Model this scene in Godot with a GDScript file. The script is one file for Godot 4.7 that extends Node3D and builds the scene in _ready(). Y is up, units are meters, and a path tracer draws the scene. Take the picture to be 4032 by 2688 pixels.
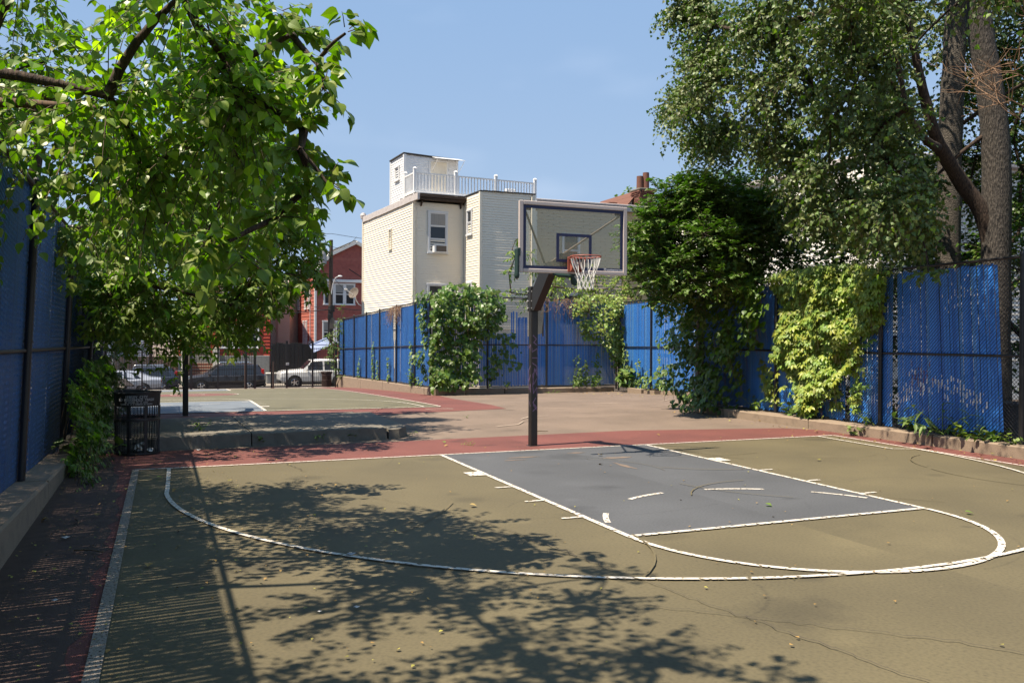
extends Node3D

const SUN := Vector3(0.5, -1.0, -0.055)
const EYE := Vector3(-5.81, 1.856, 12.72)
var taken := {}
var mats := {}
var tex := {}


class MB:
	# collects triangles in world coordinates (less the base of the thing) into one mesh
	var p := PackedVector3Array()
	var n := PackedVector3Array()
	var u := PackedVector2Array()
	var o := Vector3.ZERO
	var b := Basis.IDENTITY

	func _init(base := Vector3.ZERO):
		o = -base

	func tri3(a: Vector3, c: Vector3, d: Vector3, na: Vector3, nc: Vector3, nd: Vector3):
		var g = (c - a).cross(d - a)
		if g.dot(na + nc + nd) > 0.0:
			var t = c; c = d; d = t
			t = nc; nc = nd; nd = t
		p.append(a + o); p.append(c + o); p.append(d + o)
		n.append(na); n.append(nc); n.append(nd)
		u.append(Vector2(a.x, a.z)); u.append(Vector2(c.x, c.z)); u.append(Vector2(d.x, d.z))

	func tri(a: Vector3, c: Vector3, d: Vector3, nn: Vector3):
		tri3(a, c, d, nn, nn, nn)

	# corners run counter-clockwise seen from the front
	func quad(a: Vector3, c: Vector3, d: Vector3, e: Vector3):
		var nn = (c - a).cross(e - a)
		if nn.length_squared() < 1e-16:
			nn = (d - c).cross(e - d)
		nn = nn.normalized()
		tri(a, c, d, nn); tri(a, d, e, nn)

	func fan(pts: Array):
		var nn := Vector3.ZERO
		for i in range(1, pts.size() - 1):
			nn += (pts[i] - pts[0]).cross(pts[i + 1] - pts[0])
		nn = nn.normalized()
		for i in range(1, pts.size() - 1):
			tri(pts[0], pts[i], pts[i + 1], nn)

	func box(c: Vector3, s: Vector3, r := Basis.IDENTITY):
		var h = s * 0.5
		var v := []
		for k in 8:
			v.append(c + r * Vector3(h.x if k & 1 else -h.x, h.y if k & 2 else -h.y, h.z if k & 4 else -h.z))
		quad(v[4], v[5], v[7], v[6]); quad(v[1], v[0], v[2], v[3])
		quad(v[5], v[1], v[3], v[7]); quad(v[0], v[4], v[6], v[2])
		quad(v[6], v[7], v[3], v[2]); quad(v[0], v[1], v[5], v[4])

	# box with its edges chamfered
	func cbox(c: Vector3, s: Vector3, ch: float, r := Basis.IDENTITY):
		var h = s * 0.5
		var f = func(sx, sy, sz, ax):
			var q = Vector3(sx * h.x, sy * h.y, sz * h.z)
			for k in 3:
				if k != ax:
					q[k] -= [sx, sy, sz][k] * ch
			return c + r * q
		for ax in 3:
			var b1 = (ax + 1) % 3
			var b2 = (ax + 2) % 3
			for s0 in [-1, 1]:
				var ring := []
				for w in [[-1, -1], [1, -1], [1, 1], [-1, 1]]:
					var sg = [0, 0, 0]
					sg[ax] = s0; sg[b1] = w[0]; sg[b2] = w[1]
					ring.append(f.call(sg[0], sg[1], sg[2], ax))
				if s0 < 0:
					ring.reverse()
				quad(ring[0], ring[1], ring[2], ring[3])
			# chamfer strips along the edges parallel to ax
			for w in [[-1, -1], [1, -1], [1, 1], [-1, 1]]:
				var e0 = [0, 0, 0]; var e1 = [0, 0, 0]
				e0[ax] = -1; e1[ax] = 1
				e0[b1] = w[0]; e1[b1] = w[0]; e0[b2] = w[1]; e1[b2] = w[1]
				var q0 = f.call(e0[0], e0[1], e0[2], b1); var q1 = f.call(e1[0], e1[1], e1[2], b1)
				var q2 = f.call(e1[0], e1[1], e1[2], b2); var q3 = f.call(e0[0], e0[1], e0[2], b2)
				# the strip between face b1 and face b2
				var nv = [0.0, 0.0, 0.0]
				nv[b1] = w[0]; nv[b2] = w[1]
				var nn = (r * Vector3(nv[0], nv[1], nv[2])).normalized()
				tri(q0, q1, q2, nn); tri(q0, q2, q3, nn)

	func bar(a: Vector3, c: Vector3, w: float, t: float, side := Vector3.UP):
		var d = c - a
		var l = d.length()
		if l < 1e-6:
			return
		d /= l
		var s = side - d * side.dot(d)
		if s.length() < 1e-4:
			s = Vector3.RIGHT - d * d.x
			if s.length() < 1e-4:
				s = Vector3.FORWARD
		s = s.normalized()
		box((a + c) * 0.5, Vector3(w, t, l), Basis(s.cross(d).normalized(), s, d))

	func tube(pts: Array, rad, sides := 8, cap := true, closed := false):
		var m = pts.size()
		var rings := []
		var up := Vector3.UP
		for i in m:
			var d: Vector3
			if closed:
				d = pts[(i + 1) % m] - pts[(i - 1 + m) % m]
			else:
				d = pts[min(i + 1, m - 1)] - pts[max(i - 1, 0)]
			d = d.normalized()
			var x = up.cross(d)
			if x.length() < 0.05:
				x = Vector3.RIGHT.cross(d)
			if i > 0:
				var px: Vector3 = rings[i - 1][1]
				x = px - d * px.dot(d)
			x = x.normalized()
			var y = d.cross(x)
			var r: float = rad[i] if rad is Array or rad is PackedFloat32Array else rad
			var ring := []
			for k in sides:
				var a = TAU * k / sides
				ring.append(x * cos(a) + y * sin(a))
			rings.append([ring, x, r, d])
		for i in (m if closed else m - 1):
			var j = (i + 1) % m
			for k in sides:
				var k2 = (k + 1) % sides
				var na: Vector3 = rings[i][0][k]; var nb: Vector3 = rings[i][0][k2]
				var nc: Vector3 = rings[j][0][k]; var nd: Vector3 = rings[j][0][k2]
				var va = pts[i] + na * rings[i][2]; var vb = pts[i] + nb * rings[i][2]
				var vc = pts[j] + nc * rings[j][2]; var vd = pts[j] + nd * rings[j][2]
				tri3(va, vb, vd, na, nb, nd); tri3(va, vd, vc, na, nd, nc)
		if cap and not closed:
			for e in [0, m - 1]:
				var d2: Vector3 = rings[e][3] * (-1.0 if e == 0 else 1.0)
				for k in sides:
					tri(pts[e], pts[e] + rings[e][0][k] * rings[e][2], pts[e] + rings[e][0][(k + 1) % sides] * rings[e][2], d2)

	# profile of (radius, height) turned about an axis from at
	func lathe(prof: Array, sides: int, at: Vector3, r := Basis.IDENTITY, smooth := true):
		for i in prof.size() - 1:
			var q0: Vector2 = prof[i]; var q1: Vector2 = prof[i + 1]
			var t = (q1 - q0)
			var pn = Vector2(t.y, -t.x).normalized()
			for k in sides:
				var a0 = TAU * k / sides; var a1 = TAU * (k + 1) / sides
				var am = (a0 + a1) / 2
				var c0 = Vector3(cos(a0), 0, sin(a0)); var c1 = Vector3(cos(a1), 0, sin(a1)); var cm = Vector3(cos(am), 0, sin(am))
				var n0 = r * (c0 * pn.x + Vector3.UP * pn.y) if smooth else r * (cm * pn.x + Vector3.UP * pn.y)
				var n1 = r * (c1 * pn.x + Vector3.UP * pn.y) if smooth else n0
				var v00 = at + r * (c0 * q0.x + Vector3.UP * q0.y); var v01 = at + r * (c1 * q0.x + Vector3.UP * q0.y)
				var v10 = at + r * (c0 * q1.x + Vector3.UP * q1.y); var v11 = at + r * (c1 * q1.x + Vector3.UP * q1.y)
				if q0.x > 1e-6:
					tri3(v00, v01, v11, n0, n1, n1)
				if q1.x > 1e-6:
					tri3(v00, v11, v10, n0, n1, n0)

	# a flat shape given in a plane (counter-clockwise seen from the front), with thickness behind it
	func slab(poly: PackedVector2Array, at: Vector3, ex: Vector3, ey: Vector3, thick: float):
		var nn = ex.cross(ey).normalized()
		var idx = Geometry2D.triangulate_polygon(poly)
		var v := []
		for q in poly:
			v.append(at + ex * q.x + ey * q.y)
		for i in range(0, idx.size(), 3):
			tri(v[idx[i]], v[idx[i + 1]], v[idx[i + 2]], nn)
			if thick > 0:
				tri(v[idx[i]] - nn * thick, v[idx[i + 1]] - nn * thick, v[idx[i + 2]] - nn * thick, -nn)
		if thick > 0:
			var cw = Geometry2D.is_polygon_clockwise(poly)
			for i in poly.size():
				var a = v[i]; var c = v[(i + 1) % v.size()]
				var e: Vector3 = (c - a).cross(nn).normalized() * (-1.0 if cw else 1.0)
				tri(a, c, c - nn * thick, e); tri(a, c - nn * thick, a - nn * thick, e)

	func mesh() -> ArrayMesh:
		var m := ArrayMesh.new()
		if p.is_empty():
			return m
		var a := []
		a.resize(Mesh.ARRAY_MAX)
		a[Mesh.ARRAY_VERTEX] = p
		a[Mesh.ARRAY_NORMAL] = n
		a[Mesh.ARRAY_TEX_UV] = u
		m.add_surface_from_arrays(Mesh.PRIMITIVE_TRIANGLES, a)
		return m


func numbered(s: String) -> String:
	taken[s] = taken.get(s, -1) + 1
	return s if taken[s] == 0 else "%s_%03d" % [s, taken[s]]


func tag(o: Node, label := "", category := "", group := "", kind := ""):
	if label: o.set_meta("label", label)
	if category: o.set_meta("category", category)
	if group: o.set_meta("group", group)
	if kind: o.set_meta("kind", kind)


func thing(called: String, label: String, category: String, at := Vector3.ZERO, group := "") -> Node3D:
	var o := Node3D.new()
	o.name = numbered(called)
	add_child(o)
	o.position = at
	tag(o, label, category, group)
	return o


func part(called: String, m, material: Material, parent: Node, kind := "", label := "") -> MeshInstance3D:
	var o := MeshInstance3D.new()
	o.mesh = m.mesh() if m is MB else m
	o.material_override = material
	o.name = called
	parent.add_child(o, true)
	tag(o, label, "", "", kind)
	return o


func single(called: String, m, material: Material, label: String, category: String, group := "", kind := "", at := Vector3.ZERO) -> MeshInstance3D:
	var o := MeshInstance3D.new()
	o.mesh = m.mesh() if m is MB else m
	o.material_override = material
	o.name = numbered(called)
	add_child(o)
	o.position = at
	tag(o, label, category, group, kind)
	return o


func struct(called: String, m, material: Material, label := "") -> MeshInstance3D:
	return single(called, m, material, label, "", "", "structure")


func copy_of(o: Node3D, called: String, at: Vector3, label: String, turn := 0.0) -> Node3D:
	var c: Node3D = o.duplicate()
	c.name = numbered(called)
	add_child(c)
	c.position = at
	c.rotation.y = turn
	c.set_meta("label", label)
	return c


# ---------- materials (colours are linear base colours) ----------
func noise_tex(key: String, freq: float, ramp: Array, type := FastNoiseLite.TYPE_SIMPLEX_SMOOTH, octaves := 5, size := 512, sq := 1.0, sd := 1, normal := false) -> NoiseTexture2D:
	if tex.has(key):
		return tex[key]
	var f := FastNoiseLite.new()
	f.noise_type = type
	f.frequency = freq
	f.fractal_octaves = octaves
	f.seed = sd
	var t := NoiseTexture2D.new()
	t.noise = f
	t.width = size
	t.height = int(size * sq)
	t.seamless = true
	if normal:
		t.as_normal_map = true
		t.bump_strength = 6.0
	elif ramp.size():
		var g := Gradient.new()
		var off := PackedFloat32Array()
		var col := PackedColorArray()
		for r in ramp:
			off.append(r[0])
			col.append(Color(r[1], r[1], r[1]) if not r[1] is Color else r[1])
		g.offsets = off
		g.colors = col
		t.color_ramp = g
	tex[key] = t
	return t


func lin(r: float, g: float, b: float, a := 1.0) -> Color:
	var c = Color(r, g, b).linear_to_srgb()
	c.a = a
	return c


# texture: grain (fine), over: coarse blotches multiplied on top; sizes in metres per repeat
func mat(key: String, c: Color, rough := 0.85, grain := "", grain_m := 1.0, over := "", over_m := 7.0, bump := 0.0) -> StandardMaterial3D:
	if mats.has(key):
		return mats[key]
	var m := StandardMaterial3D.new()
	m.resource_name = key
	m.albedo_color = c
	m.roughness = rough
	if grain:
		m.albedo_texture = tex[grain]
		m.uv1_triplanar = true
		m.uv1_world_triplanar = true
		m.uv1_scale = Vector3.ONE / grain_m
		if bump != 0.0:
			m.heightmap_enabled = true
			m.heightmap_texture = tex[grain]
			m.heightmap_scale = bump
	if over:
		m.detail_enabled = true
		m.detail_albedo = tex[over]
		m.detail_blend_mode = BaseMaterial3D.BLEND_MODE_MUL
		m.detail_uv_layer = BaseMaterial3D.DETAIL_UV_2
		m.uv2_triplanar = true
		m.uv2_world_triplanar = true
		m.uv2_scale = Vector3.ONE / over_m
	mats[key] = m
	return m


func leaf_mat(key: String, c: Color, back: Color, rough := 0.5) -> StandardMaterial3D:
	var m = mat(key, c, rough)
	m.backlight_enabled = true
	m.backlight = back
	m.vertex_color_use_as_albedo = true
	m.cull_mode = BaseMaterial3D.CULL_DISABLED
	return m


# ---------- the lie of the ground ----------
func lie(z: float) -> float:
	var w = maxf(0.0, -(z + 9.0))
	var a = minf(w, 27.0)
	return -(0.027 * a + 0.00045 * a * a) - 0.1 * clampf(w - 27.0, 0.0, 3.5) - 0.04 * clampf(w - 30.5, 0.0, 8.5)


func hz(z: float) -> float:
	var k = floorf(z)
	return lerpf(lie(k), lie(k + 1.0), z - k)


# a sheet on the ground: outline in (x, z), lift above the ground
func sheet(outlines: Array, lift: float) -> MB:
	var m := MB.new()
	for poly in outlines:
		var lo := INF; var hi := -INF
		for q in poly:
			lo = minf(lo, q.y); hi = maxf(hi, q.y)
		var bands := []
		if hi > -9.0:
			bands.append([maxf(-9.0, lo), hi + 1.0])
		var z = floorf(maxf(lo, -49.0))
		while z < minf(hi, -9.0):
			bands.append([z, z + 1.0])
			z += 1.0
		if lo < -49.0:
			bands.append([lo - 1.0, -49.0])
		for bd in bands:
			var strip = PackedVector2Array([Vector2(-400, bd[0]), Vector2(400, bd[0]), Vector2(400, bd[1]), Vector2(-400, bd[1])])
			for piece in Geometry2D.intersect_polygons(PackedVector2Array(poly), strip):
				var idx = Geometry2D.triangulate_polygon(piece)
				for i in range(0, idx.size(), 3):
					var t := []
					for k in 3:
						var q: Vector2 = piece[idx[i + k]]
						t.append(Vector3(q.x, hz(q.y) + lift, q.y))
					var nn = (t[1] - t[0]).cross(t[2] - t[0]).normalized()
					m.tri(t[0], t[1], t[2], nn if nn.y > 0 else -nn)
	return m


# a painted line along points in (x, z)
func stripe(m: MB, pts: Array, w: float, lift: float, closed := false):
	var fine := []
	var cnt = pts.size()
	for i in (cnt if closed else cnt - 1):
		var a: Vector2 = pts[i]; var c: Vector2 = pts[(i + 1) % cnt]
		var k = maxi(1, int(ceil(a.distance_to(c) / 0.5))) if minf(a.y, c.y) < -8.5 else 1
		for j in k:
			fine.append(a.lerp(c, float(j) / k))
	if not closed:
		fine.append(pts[cnt - 1])
	var mm = fine.size()
	var L := []; var R := []
	for i in mm:
		var d: Vector2
		if closed:
			d = fine[(i + 1) % mm] - fine[(i - 1 + mm) % mm]
		else:
			d = fine[mini(i + 1, mm - 1)] - fine[maxi(i - 1, 0)]
		d = d.normalized()
		var s = Vector2(-d.y, d.x) * w * 0.5
		var q1: Vector2 = fine[i] + s; var q2: Vector2 = fine[i] - s
		L.append(Vector3(q1.x, hz(q1.y) + lift, q1.y)); R.append(Vector3(q2.x, hz(q2.y) + lift, q2.y))
	for i in (mm if closed else mm - 1):
		var j = (i + 1) % mm
		m.tri(L[i], R[i], R[j], Vector3.UP); m.tri(L[i], R[j], L[j], Vector3.UP)


func arc(c: Vector2, r: float, a0: float, a1: float, k := 32) -> Array:
	var out := []
	for i in k + 1:
		var a = deg_to_rad(lerpf(a0, a1, float(i) / k))
		out.append(c + Vector2(cos(a), sin(a)) * r)
	return out


func V2(list: Array) -> PackedVector2Array:
	var out := PackedVector2Array()
	for i in range(0, list.size(), 2):
		out.append(Vector2(list[i], list[i + 1]))
	return out


func _ready():
	# ---- camera, sky, sun, exposure ----
	var cam := Camera3D.new()
	cam.name = "camera"
	add_child(cam)
	cam.position = EYE
	cam.rotation_order = EULER_ORDER_YXZ
	cam.rotation_degrees = Vector3(-0.317, -22.138, 0.278)
	cam.fov = 43.53
	cam.near = 0.05
	cam.far = 900.0
	cam.current = true
	var sun := DirectionalLight3D.new()
	sun.name = "sun"
	add_child(sun)
	sun.look_at_from_position(Vector3.ZERO, SUN, Vector3.FORWARD)
	sun.light_energy = 1.55
	sun.light_color = lin(1.0, 0.89, 0.74)
	sun.light_angular_distance = 0.53
	sun.shadow_enabled = true
	var we := WorldEnvironment.new()
	we.name = "world"
	var env := Environment.new()
	env.background_mode = Environment.BG_SKY
	env.tonemap_mode = Environment.TONE_MAPPER_LINEAR
	env.tonemap_exposure = 2.15
	env.sdfgi_enabled = true
	env.ssao_enabled = true
	env.ssil_enabled = true
	var sm := ProceduralSkyMaterial.new()
	sm.sky_top_color = lin(0.118, 0.203, 0.348)
	sm.sky_horizon_color = lin(0.245, 0.312, 0.395)
	sm.sky_curve = 0.19
	sm.ground_bottom_color = lin(0.12, 0.105, 0.085)
	sm.ground_horizon_color = lin(0.24, 0.26, 0.27)
	sm.sun_angle_max = 8.0
	sm.sky_cover = cirrus()
	sm.sky_cover_modulate = Color(1, 1, 1, 1)
	var sky := Sky.new()
	sky.sky_material = sm
	env.sky = sky
	we.environment = env
	add_child(we)

	palette()
	# ---- large structure ----
	grounds()
	near_court()
	far_court()
	platform_and_curbs()
	fences()
	cream_house()
	beige_house()
	chimney_house()
	white_house()
	salmon_house()
	red_house()
	narrow_house()
	blue_house()
	street()
	# ---- trees and plants ----
	trees()
	creepers()
	# ---- objects ----
	hoops()
	litter_bins()
	cars()
	pole_and_wires()
	weeds()
	litter()


# thin wisps of cloud low in the sky, laid over the sky's own colour
func cirrus() -> ImageTexture:
	var w := 1024
	var h := 512
	var f := FastNoiseLite.new()
	f.seed = 5
	f.frequency = 1.3
	f.fractal_octaves = 5
	var im := Image.create(w, h, false, Image.FORMAT_RGBA8)
	for y in h / 2:
		var el = (0.5 - (y + 0.5) / h) * PI
		for x in w:
			var az = (x + 0.5) / w * TAU
			var d = Vector3(cos(az) * cos(el), sin(el) * 3.2, sin(az) * cos(el))
			var v = f.get_noise_3d(d.x * 2.0, d.y * 2.0, d.z * 2.0) + 0.35 * f.get_noise_3d(d.x * 9.0 + 4.0, d.y * 9.0, d.z * 5.0)
			v = clampf((v - 0.16) * 1.5, 0.0, 1.0) * smoothstep(0.02, 0.12, el)
			im.set_pixel(x, y, Color(0.36, 0.34, 0.32, v * 0.40))
	for y in range(h / 2, h):
		for x in w:
			im.set_pixel(x, y, Color(0, 0, 0, 0))
	return ImageTexture.create_from_image(im)


# stains, scuffs and faded places of worn court paint, as a sheet that multiplies the colour
func stain_picture() -> ImageTexture:
	var n := 1024
	var r := RandomNumberGenerator.new()
	r.seed = 404
	var f := FastNoiseLite.new()
	f.seed = 17
	f.frequency = 0.006
	f.fractal_octaves = 5
	var a := PackedFloat32Array()
	a.resize(n * n)
	for y in n:
		for x in n:
			a[y * n + x] = 0.90 + 0.10 * f.get_noise_2d(x, y)
	for i in 150:
		var cx = r.randi_range(0, n - 1); var cy = r.randi_range(0, n - 1)
		var rad = r.randf_range(3, 26) * (1.0 if r.randf() < 0.8 else 2.0)
		var amp = r.randf_range(-0.16, 0.07)
		var sq = r.randf_range(0.5, 1.0)
		for y in range(-int(rad), int(rad) + 1):
			for x in range(-int(rad), int(rad) + 1):
				var d = sqrt(x * x + y * y / (sq * sq)) / rad + 0.35 * f.get_noise_2d((cx + x) * 9.0, (cy + y) * 9.0)
				if d < 1.0:
					var k = ((cy + y + n) % n) * n + (cx + x + n) % n
					a[k] += amp * (1.0 - d * d)
	for i in 90:
		var p = Vector2(r.randf() * n, r.randf() * n)
		var d = Vector2.from_angle(r.randf() * TAU)
		var cv = r.randf_range(-0.02, 0.02)
		var amp = r.randf_range(-0.13, 0.04)
		for k in r.randi_range(20, 130):
			p += d
			d = d.rotated(cv)
			for q in 2:
				a[(int(p.y) + n * 4) % n * n + (int(p.x) + q + n * 4) % n] += amp * r.randf()
	for i in 2600:
		a[r.randi_range(0, n * n - 1)] += r.randf_range(-0.25, 0.2)
	var im := Image.create(n, n, false, Image.FORMAT_RGB8)
	for y in n:
		for x in n:
			var v = clampf(a[y * n + x], 0.0, 1.0)
			im.set_pixel(x, y, Color(v, v * 0.998, v * 0.99))
	return ImageTexture.create_from_image(im)


func palette():
	noise_tex("grain", 0.05, [[0.0, 0.80], [0.35, 0.92], [0.6, 0.96], [1.0, 1.0]], FastNoiseLite.TYPE_SIMPLEX_SMOOTH, 5, 512, 1.0, 3)
	noise_tex("speck", 0.12, [[0.0, 0.45], [0.3, 0.82], [0.55, 0.93], [0.8, 1.0], [1.0, 1.0]], FastNoiseLite.TYPE_SIMPLEX_SMOOTH, 4, 512, 1.0, 11)
	noise_tex("blotch", 0.012, [[0.0, 0.84], [0.35, 0.93], [0.55, 0.97], [1.0, 1.0]], FastNoiseLite.TYPE_SIMPLEX_SMOOTH, 6, 512, 1.0, 21)
	noise_tex("worn", 0.03, [[0.0, Color(0.62, 0.56, 0.50)], [0.25, Color(0.80, 0.76, 0.71)], [0.42, Color(0.95, 0.94, 0.92)], [1.0, Color(1, 1, 1)]], FastNoiseLite.TYPE_SIMPLEX_SMOOTH, 6, 512, 1.0, 8)
	noise_tex("streak", 0.02, [[0.0, 0.84], [0.4, 0.95], [1.0, 1.0]], FastNoiseLite.TYPE_SIMPLEX_SMOOTH, 5, 512, 1.0, 31)
	noise_tex("bark", 0.03, [[0.0, 0.25], [0.4, 0.6], [0.7, 0.9], [1.0, 1.0]], FastNoiseLite.TYPE_SIMPLEX_SMOOTH, 5, 512, 1.0, 41)
	tex["stains"] = stain_picture()
	mat("asphalt", lin(0.240, 0.176, 0.132), 0.92, "speck", 0.8, "stains", 13.0, 0.3)
	mat("apron", lin(0.205, 0.064, 0.050), 0.85, "speck", 0.9, "stains", 11.0, 0.25)
	mat("olive", lin(0.135, 0.110, 0.056), 0.8, "grain", 0.9, "stains", 15.0, 0.04)
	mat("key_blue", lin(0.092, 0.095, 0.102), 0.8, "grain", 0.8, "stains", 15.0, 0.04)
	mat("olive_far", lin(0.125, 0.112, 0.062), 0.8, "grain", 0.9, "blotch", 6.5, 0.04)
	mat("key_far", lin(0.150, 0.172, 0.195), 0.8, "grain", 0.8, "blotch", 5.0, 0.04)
	noise_tex("chip", 0.035, [[0.0, Color(0.8, 0.76, 0.7, 0)], [0.285, Color(0.8, 0.76, 0.7, 0)], [0.30, Color(0.8, 0.76, 0.7, 1)], [0.42, Color(0.93, 0.91, 0.88, 1)], [1.0, Color(1, 1, 1, 1)]], FastNoiseLite.TYPE_SIMPLEX_SMOOTH, 6, 512, 1.0, 71)
	mat("line", lin(0.60, 0.57, 0.52), 0.7, "chip", 1.3)
	var lm: StandardMaterial3D = mats.line
	lm.transparency = BaseMaterial3D.TRANSPARENCY_ALPHA_SCISSOR
	lm.alpha_scissor_threshold = 0.5
	mat("old_line", lin(0.27, 0.235, 0.20), 0.8, "chip", 0.5)
	mats.old_line.transparency = BaseMaterial3D.TRANSPARENCY_ALPHA_SCISSOR
	mats.old_line.alpha_scissor_threshold = 0.5
	mat("dirt", lin(0.095, 0.056, 0.042), 0.95, "speck", 0.5, "blotch", 1.5)
	mat("crack", lin(0.055, 0.044, 0.030), 0.95)
	mat("scuff", lin(0.135, 0.108, 0.052), 0.8, "speck", 0.7)
	mat("concrete", lin(0.33, 0.245, 0.170), 0.9, "speck", 0.7, "streak", 2.6, 0.5)
	mat("old_concrete", lin(0.215, 0.190, 0.150), 0.92, "speck", 0.6, "streak", 2.0, 0.9)
	mat("road", lin(0.115, 0.105, 0.098), 0.9, "speck", 0.8, "blotch", 6.0)
	mat("sidewalk", lin(0.30, 0.26, 0.21), 0.9, "speck", 0.8, "blotch", 4.0)
	mat("soil", lin(0.075, 0.052, 0.033), 0.95, "speck", 0.6, "blotch", 3.0, 1.5)
	mat("slat", lin(0.048, 0.250, 0.780), 0.42, "streak", 1.1, "grain", 0.5)
	mat("slat_b", lin(0.060, 0.280, 0.820), 0.42, "streak", 0.9, "grain", 0.5)
	mat("slat_faded", lin(0.10, 0.31, 0.72), 0.5, "streak", 0.7, "grain", 0.5)
	mat("slat_deep", lin(0.034, 0.19, 0.64), 0.4, "streak", 0.9, "grain", 0.5)
	mat("wire", lin(0.012, 0.012, 0.014), 0.5)
	mat("fence_black", lin(0.016, 0.015, 0.016), 0.42, "speck", 0.5)
	mat("rust_pipe", lin(0.060, 0.042, 0.034), 0.6, "speck", 0.3)
	mat("pole_black", lin(0.020, 0.017, 0.015), 0.42, "speck", 0.6, "streak", 0.8)
	mat("cream", lin(0.84, 0.76, 0.62), 0.55, "grain", 1.4)
	mat("cream_white", lin(0.76, 0.69, 0.56), 0.6, "grain", 1.4)
	mat("white_vinyl", lin(0.80, 0.79, 0.77), 0.5, "grain", 1.4)
	mat("window_trim", lin(0.68, 0.68, 0.68), 0.5, "grain", 0.9)
	mat("dark_glass", lin(0.020, 0.024, 0.030), 0.08)
	mat("curtain", lin(0.30, 0.29, 0.27), 0.9, "streak", 0.4)
	mat("roof_metal", lin(0.50, 0.45, 0.42), 0.6, "blotch", 1.2)
	mat("old_wood", lin(0.085, 0.052, 0.034), 0.85, "bark", 0.6)
	mat("tar", lin(0.045, 0.042, 0.040), 0.9, "blotch", 1.0)
	mat("yellow_siding", lin(0.66, 0.47, 0.22), 0.65, "grain", 1.4)
	mat("beige", lin(0.60, 0.48, 0.34), 0.7, "grain", 1.2)
	mat("white_siding", lin(0.80, 0.76, 0.68), 0.6, "grain", 1.4)
	mat("salmon", lin(0.42, 0.115, 0.085), 0.75, "grain", 1.1, "blotch", 2.4)
	mat("salmon_b", lin(0.47, 0.14, 0.10), 0.75, "grain", 1.1, "blotch", 2.4)
	mat("bright_red", lin(0.480, 0.058, 0.022), 0.6, "grain", 1.3, "blotch", 3.0)
	mat("brick_a", lin(0.190, 0.072, 0.046), 0.9, "speck", 0.3)
	mat("brick_b", lin(0.140, 0.050, 0.036), 0.9, "speck", 0.3)
	mat("brick_c", lin(0.250, 0.110, 0.075), 0.9, "speck", 0.3)
	mat("mortar", lin(0.24, 0.20, 0.165), 0.95, "speck", 0.3)
	mat("terracotta", lin(0.150, 0.062, 0.040), 0.85, "streak", 0.5)
	mat("pale_blue", lin(0.40, 0.50, 0.60), 0.6, "grain", 1.4)
	mat("grey_block", lin(0.28, 0.28, 0.27), 0.85, "speck", 0.6, "blotch", 1.6)
	mat("taupe", lin(0.155, 0.125, 0.100), 0.85, "speck", 0.6)
	mat("bark_brown", lin(0.105, 0.066, 0.042), 0.95, "bark", 0.5, "streak", 1.4, 1.5)
	mat("bark_grey", lin(0.125, 0.105, 0.085), 0.95, "bark", 0.45, "streak", 1.4, 2.5)
	mat("bark_tan", lin(0.20, 0.115, 0.062), 0.9, "bark", 0.4)
	mat("pole_wood", lin(0.135, 0.090, 0.060), 0.9, "bark", 0.7)
	for k in ["bark_brown", "bark_grey", "bark_tan", "pole_wood"]:
		mats[k].uv1_scale = Vector3(2.6, 0.55, 2.6)
	mat("twig", lin(0.090, 0.062, 0.036), 0.9)
	mat("dead_twig", lin(0.24, 0.145, 0.085), 0.9)
	mat("vine_stem", lin(0.14, 0.095, 0.060), 0.9)
	mat("steel", lin(0.36, 0.36, 0.36), 0.45, "grain", 0.5)
	mat("alu", lin(0.56, 0.47, 0.42), 0.42, "grain", 0.6)
	mat("navy", lin(0.012, 0.016, 0.062), 0.5)
	mat("white_print", lin(0.66, 0.66, 0.68), 0.6)
	mat("rim_orange", lin(0.38, 0.105, 0.070), 0.5, "speck", 0.2)
	mat("net_white", lin(0.62, 0.60, 0.56), 0.9)
	mat("pad_green", lin(0.013, 0.042, 0.034), 0.6, "grain", 0.3)
	mat("lilac", lin(0.190, 0.120, 0.235), 0.7, "worn", 0.35)
	mat("black", lin(0.010, 0.010, 0.011), 0.55)
	mat("rubber", lin(0.012, 0.012, 0.012), 0.8)
	mat("chrome", lin(0.62, 0.62, 0.62), 0.22)
	mats["chrome"].metallic = 0.9
	mat("tail_red", lin(0.40, 0.012, 0.012), 0.2)
	mat("lamp_clear", lin(0.55, 0.55, 0.55), 0.15)
	for c in [["paint_white", lin(0.66, 0.65, 0.62), 0.0], ["paint_black", lin(0.022, 0.020, 0.022), 0.3], ["paint_silver", lin(0.42, 0.43, 0.46), 0.5], ["paint_blue", lin(0.028, 0.034, 0.050), 0.3]]:
		var pm = mat(c[0], c[1], 0.35)
		pm.metallic = c[2]
		pm.clearcoat_enabled = true
		pm.clearcoat = 0.8
		pm.clearcoat_roughness = 0.06
	mat("brown_steel", lin(0.048, 0.030, 0.024), 0.5)
	mat("tarp", lin(0.030, 0.022, 0.020), 0.75, "grain", 0.4)
	mat("tarp_pale", lin(0.26, 0.21, 0.17), 0.8, "grain", 0.4)
	mat("paper", lin(0.55, 0.53, 0.50), 0.9)
	mat("bin_grey", lin(0.060, 0.062, 0.066), 0.6, "grain", 0.4)
	mat("bottle_green", lin(0.02, 0.34, 0.15), 0.3)
	mat("solar_cell", lin(0.16, 0.21, 0.36), 0.2)
	mat("rusty_fence", lin(0.060, 0.036, 0.026), 0.7, "speck", 0.4)
	var gp := mat("pane", lin(0.66, 0.60, 0.34, 0.15), 0.12)
	gp.transparency = BaseMaterial3D.TRANSPARENCY_ALPHA
	gp.metallic_specular = 0.25
	gp.cull_mode = BaseMaterial3D.CULL_DISABLED
	var cg := mat("car_glass", lin(0.05, 0.06, 0.06, 0.55), 0.06)
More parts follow.
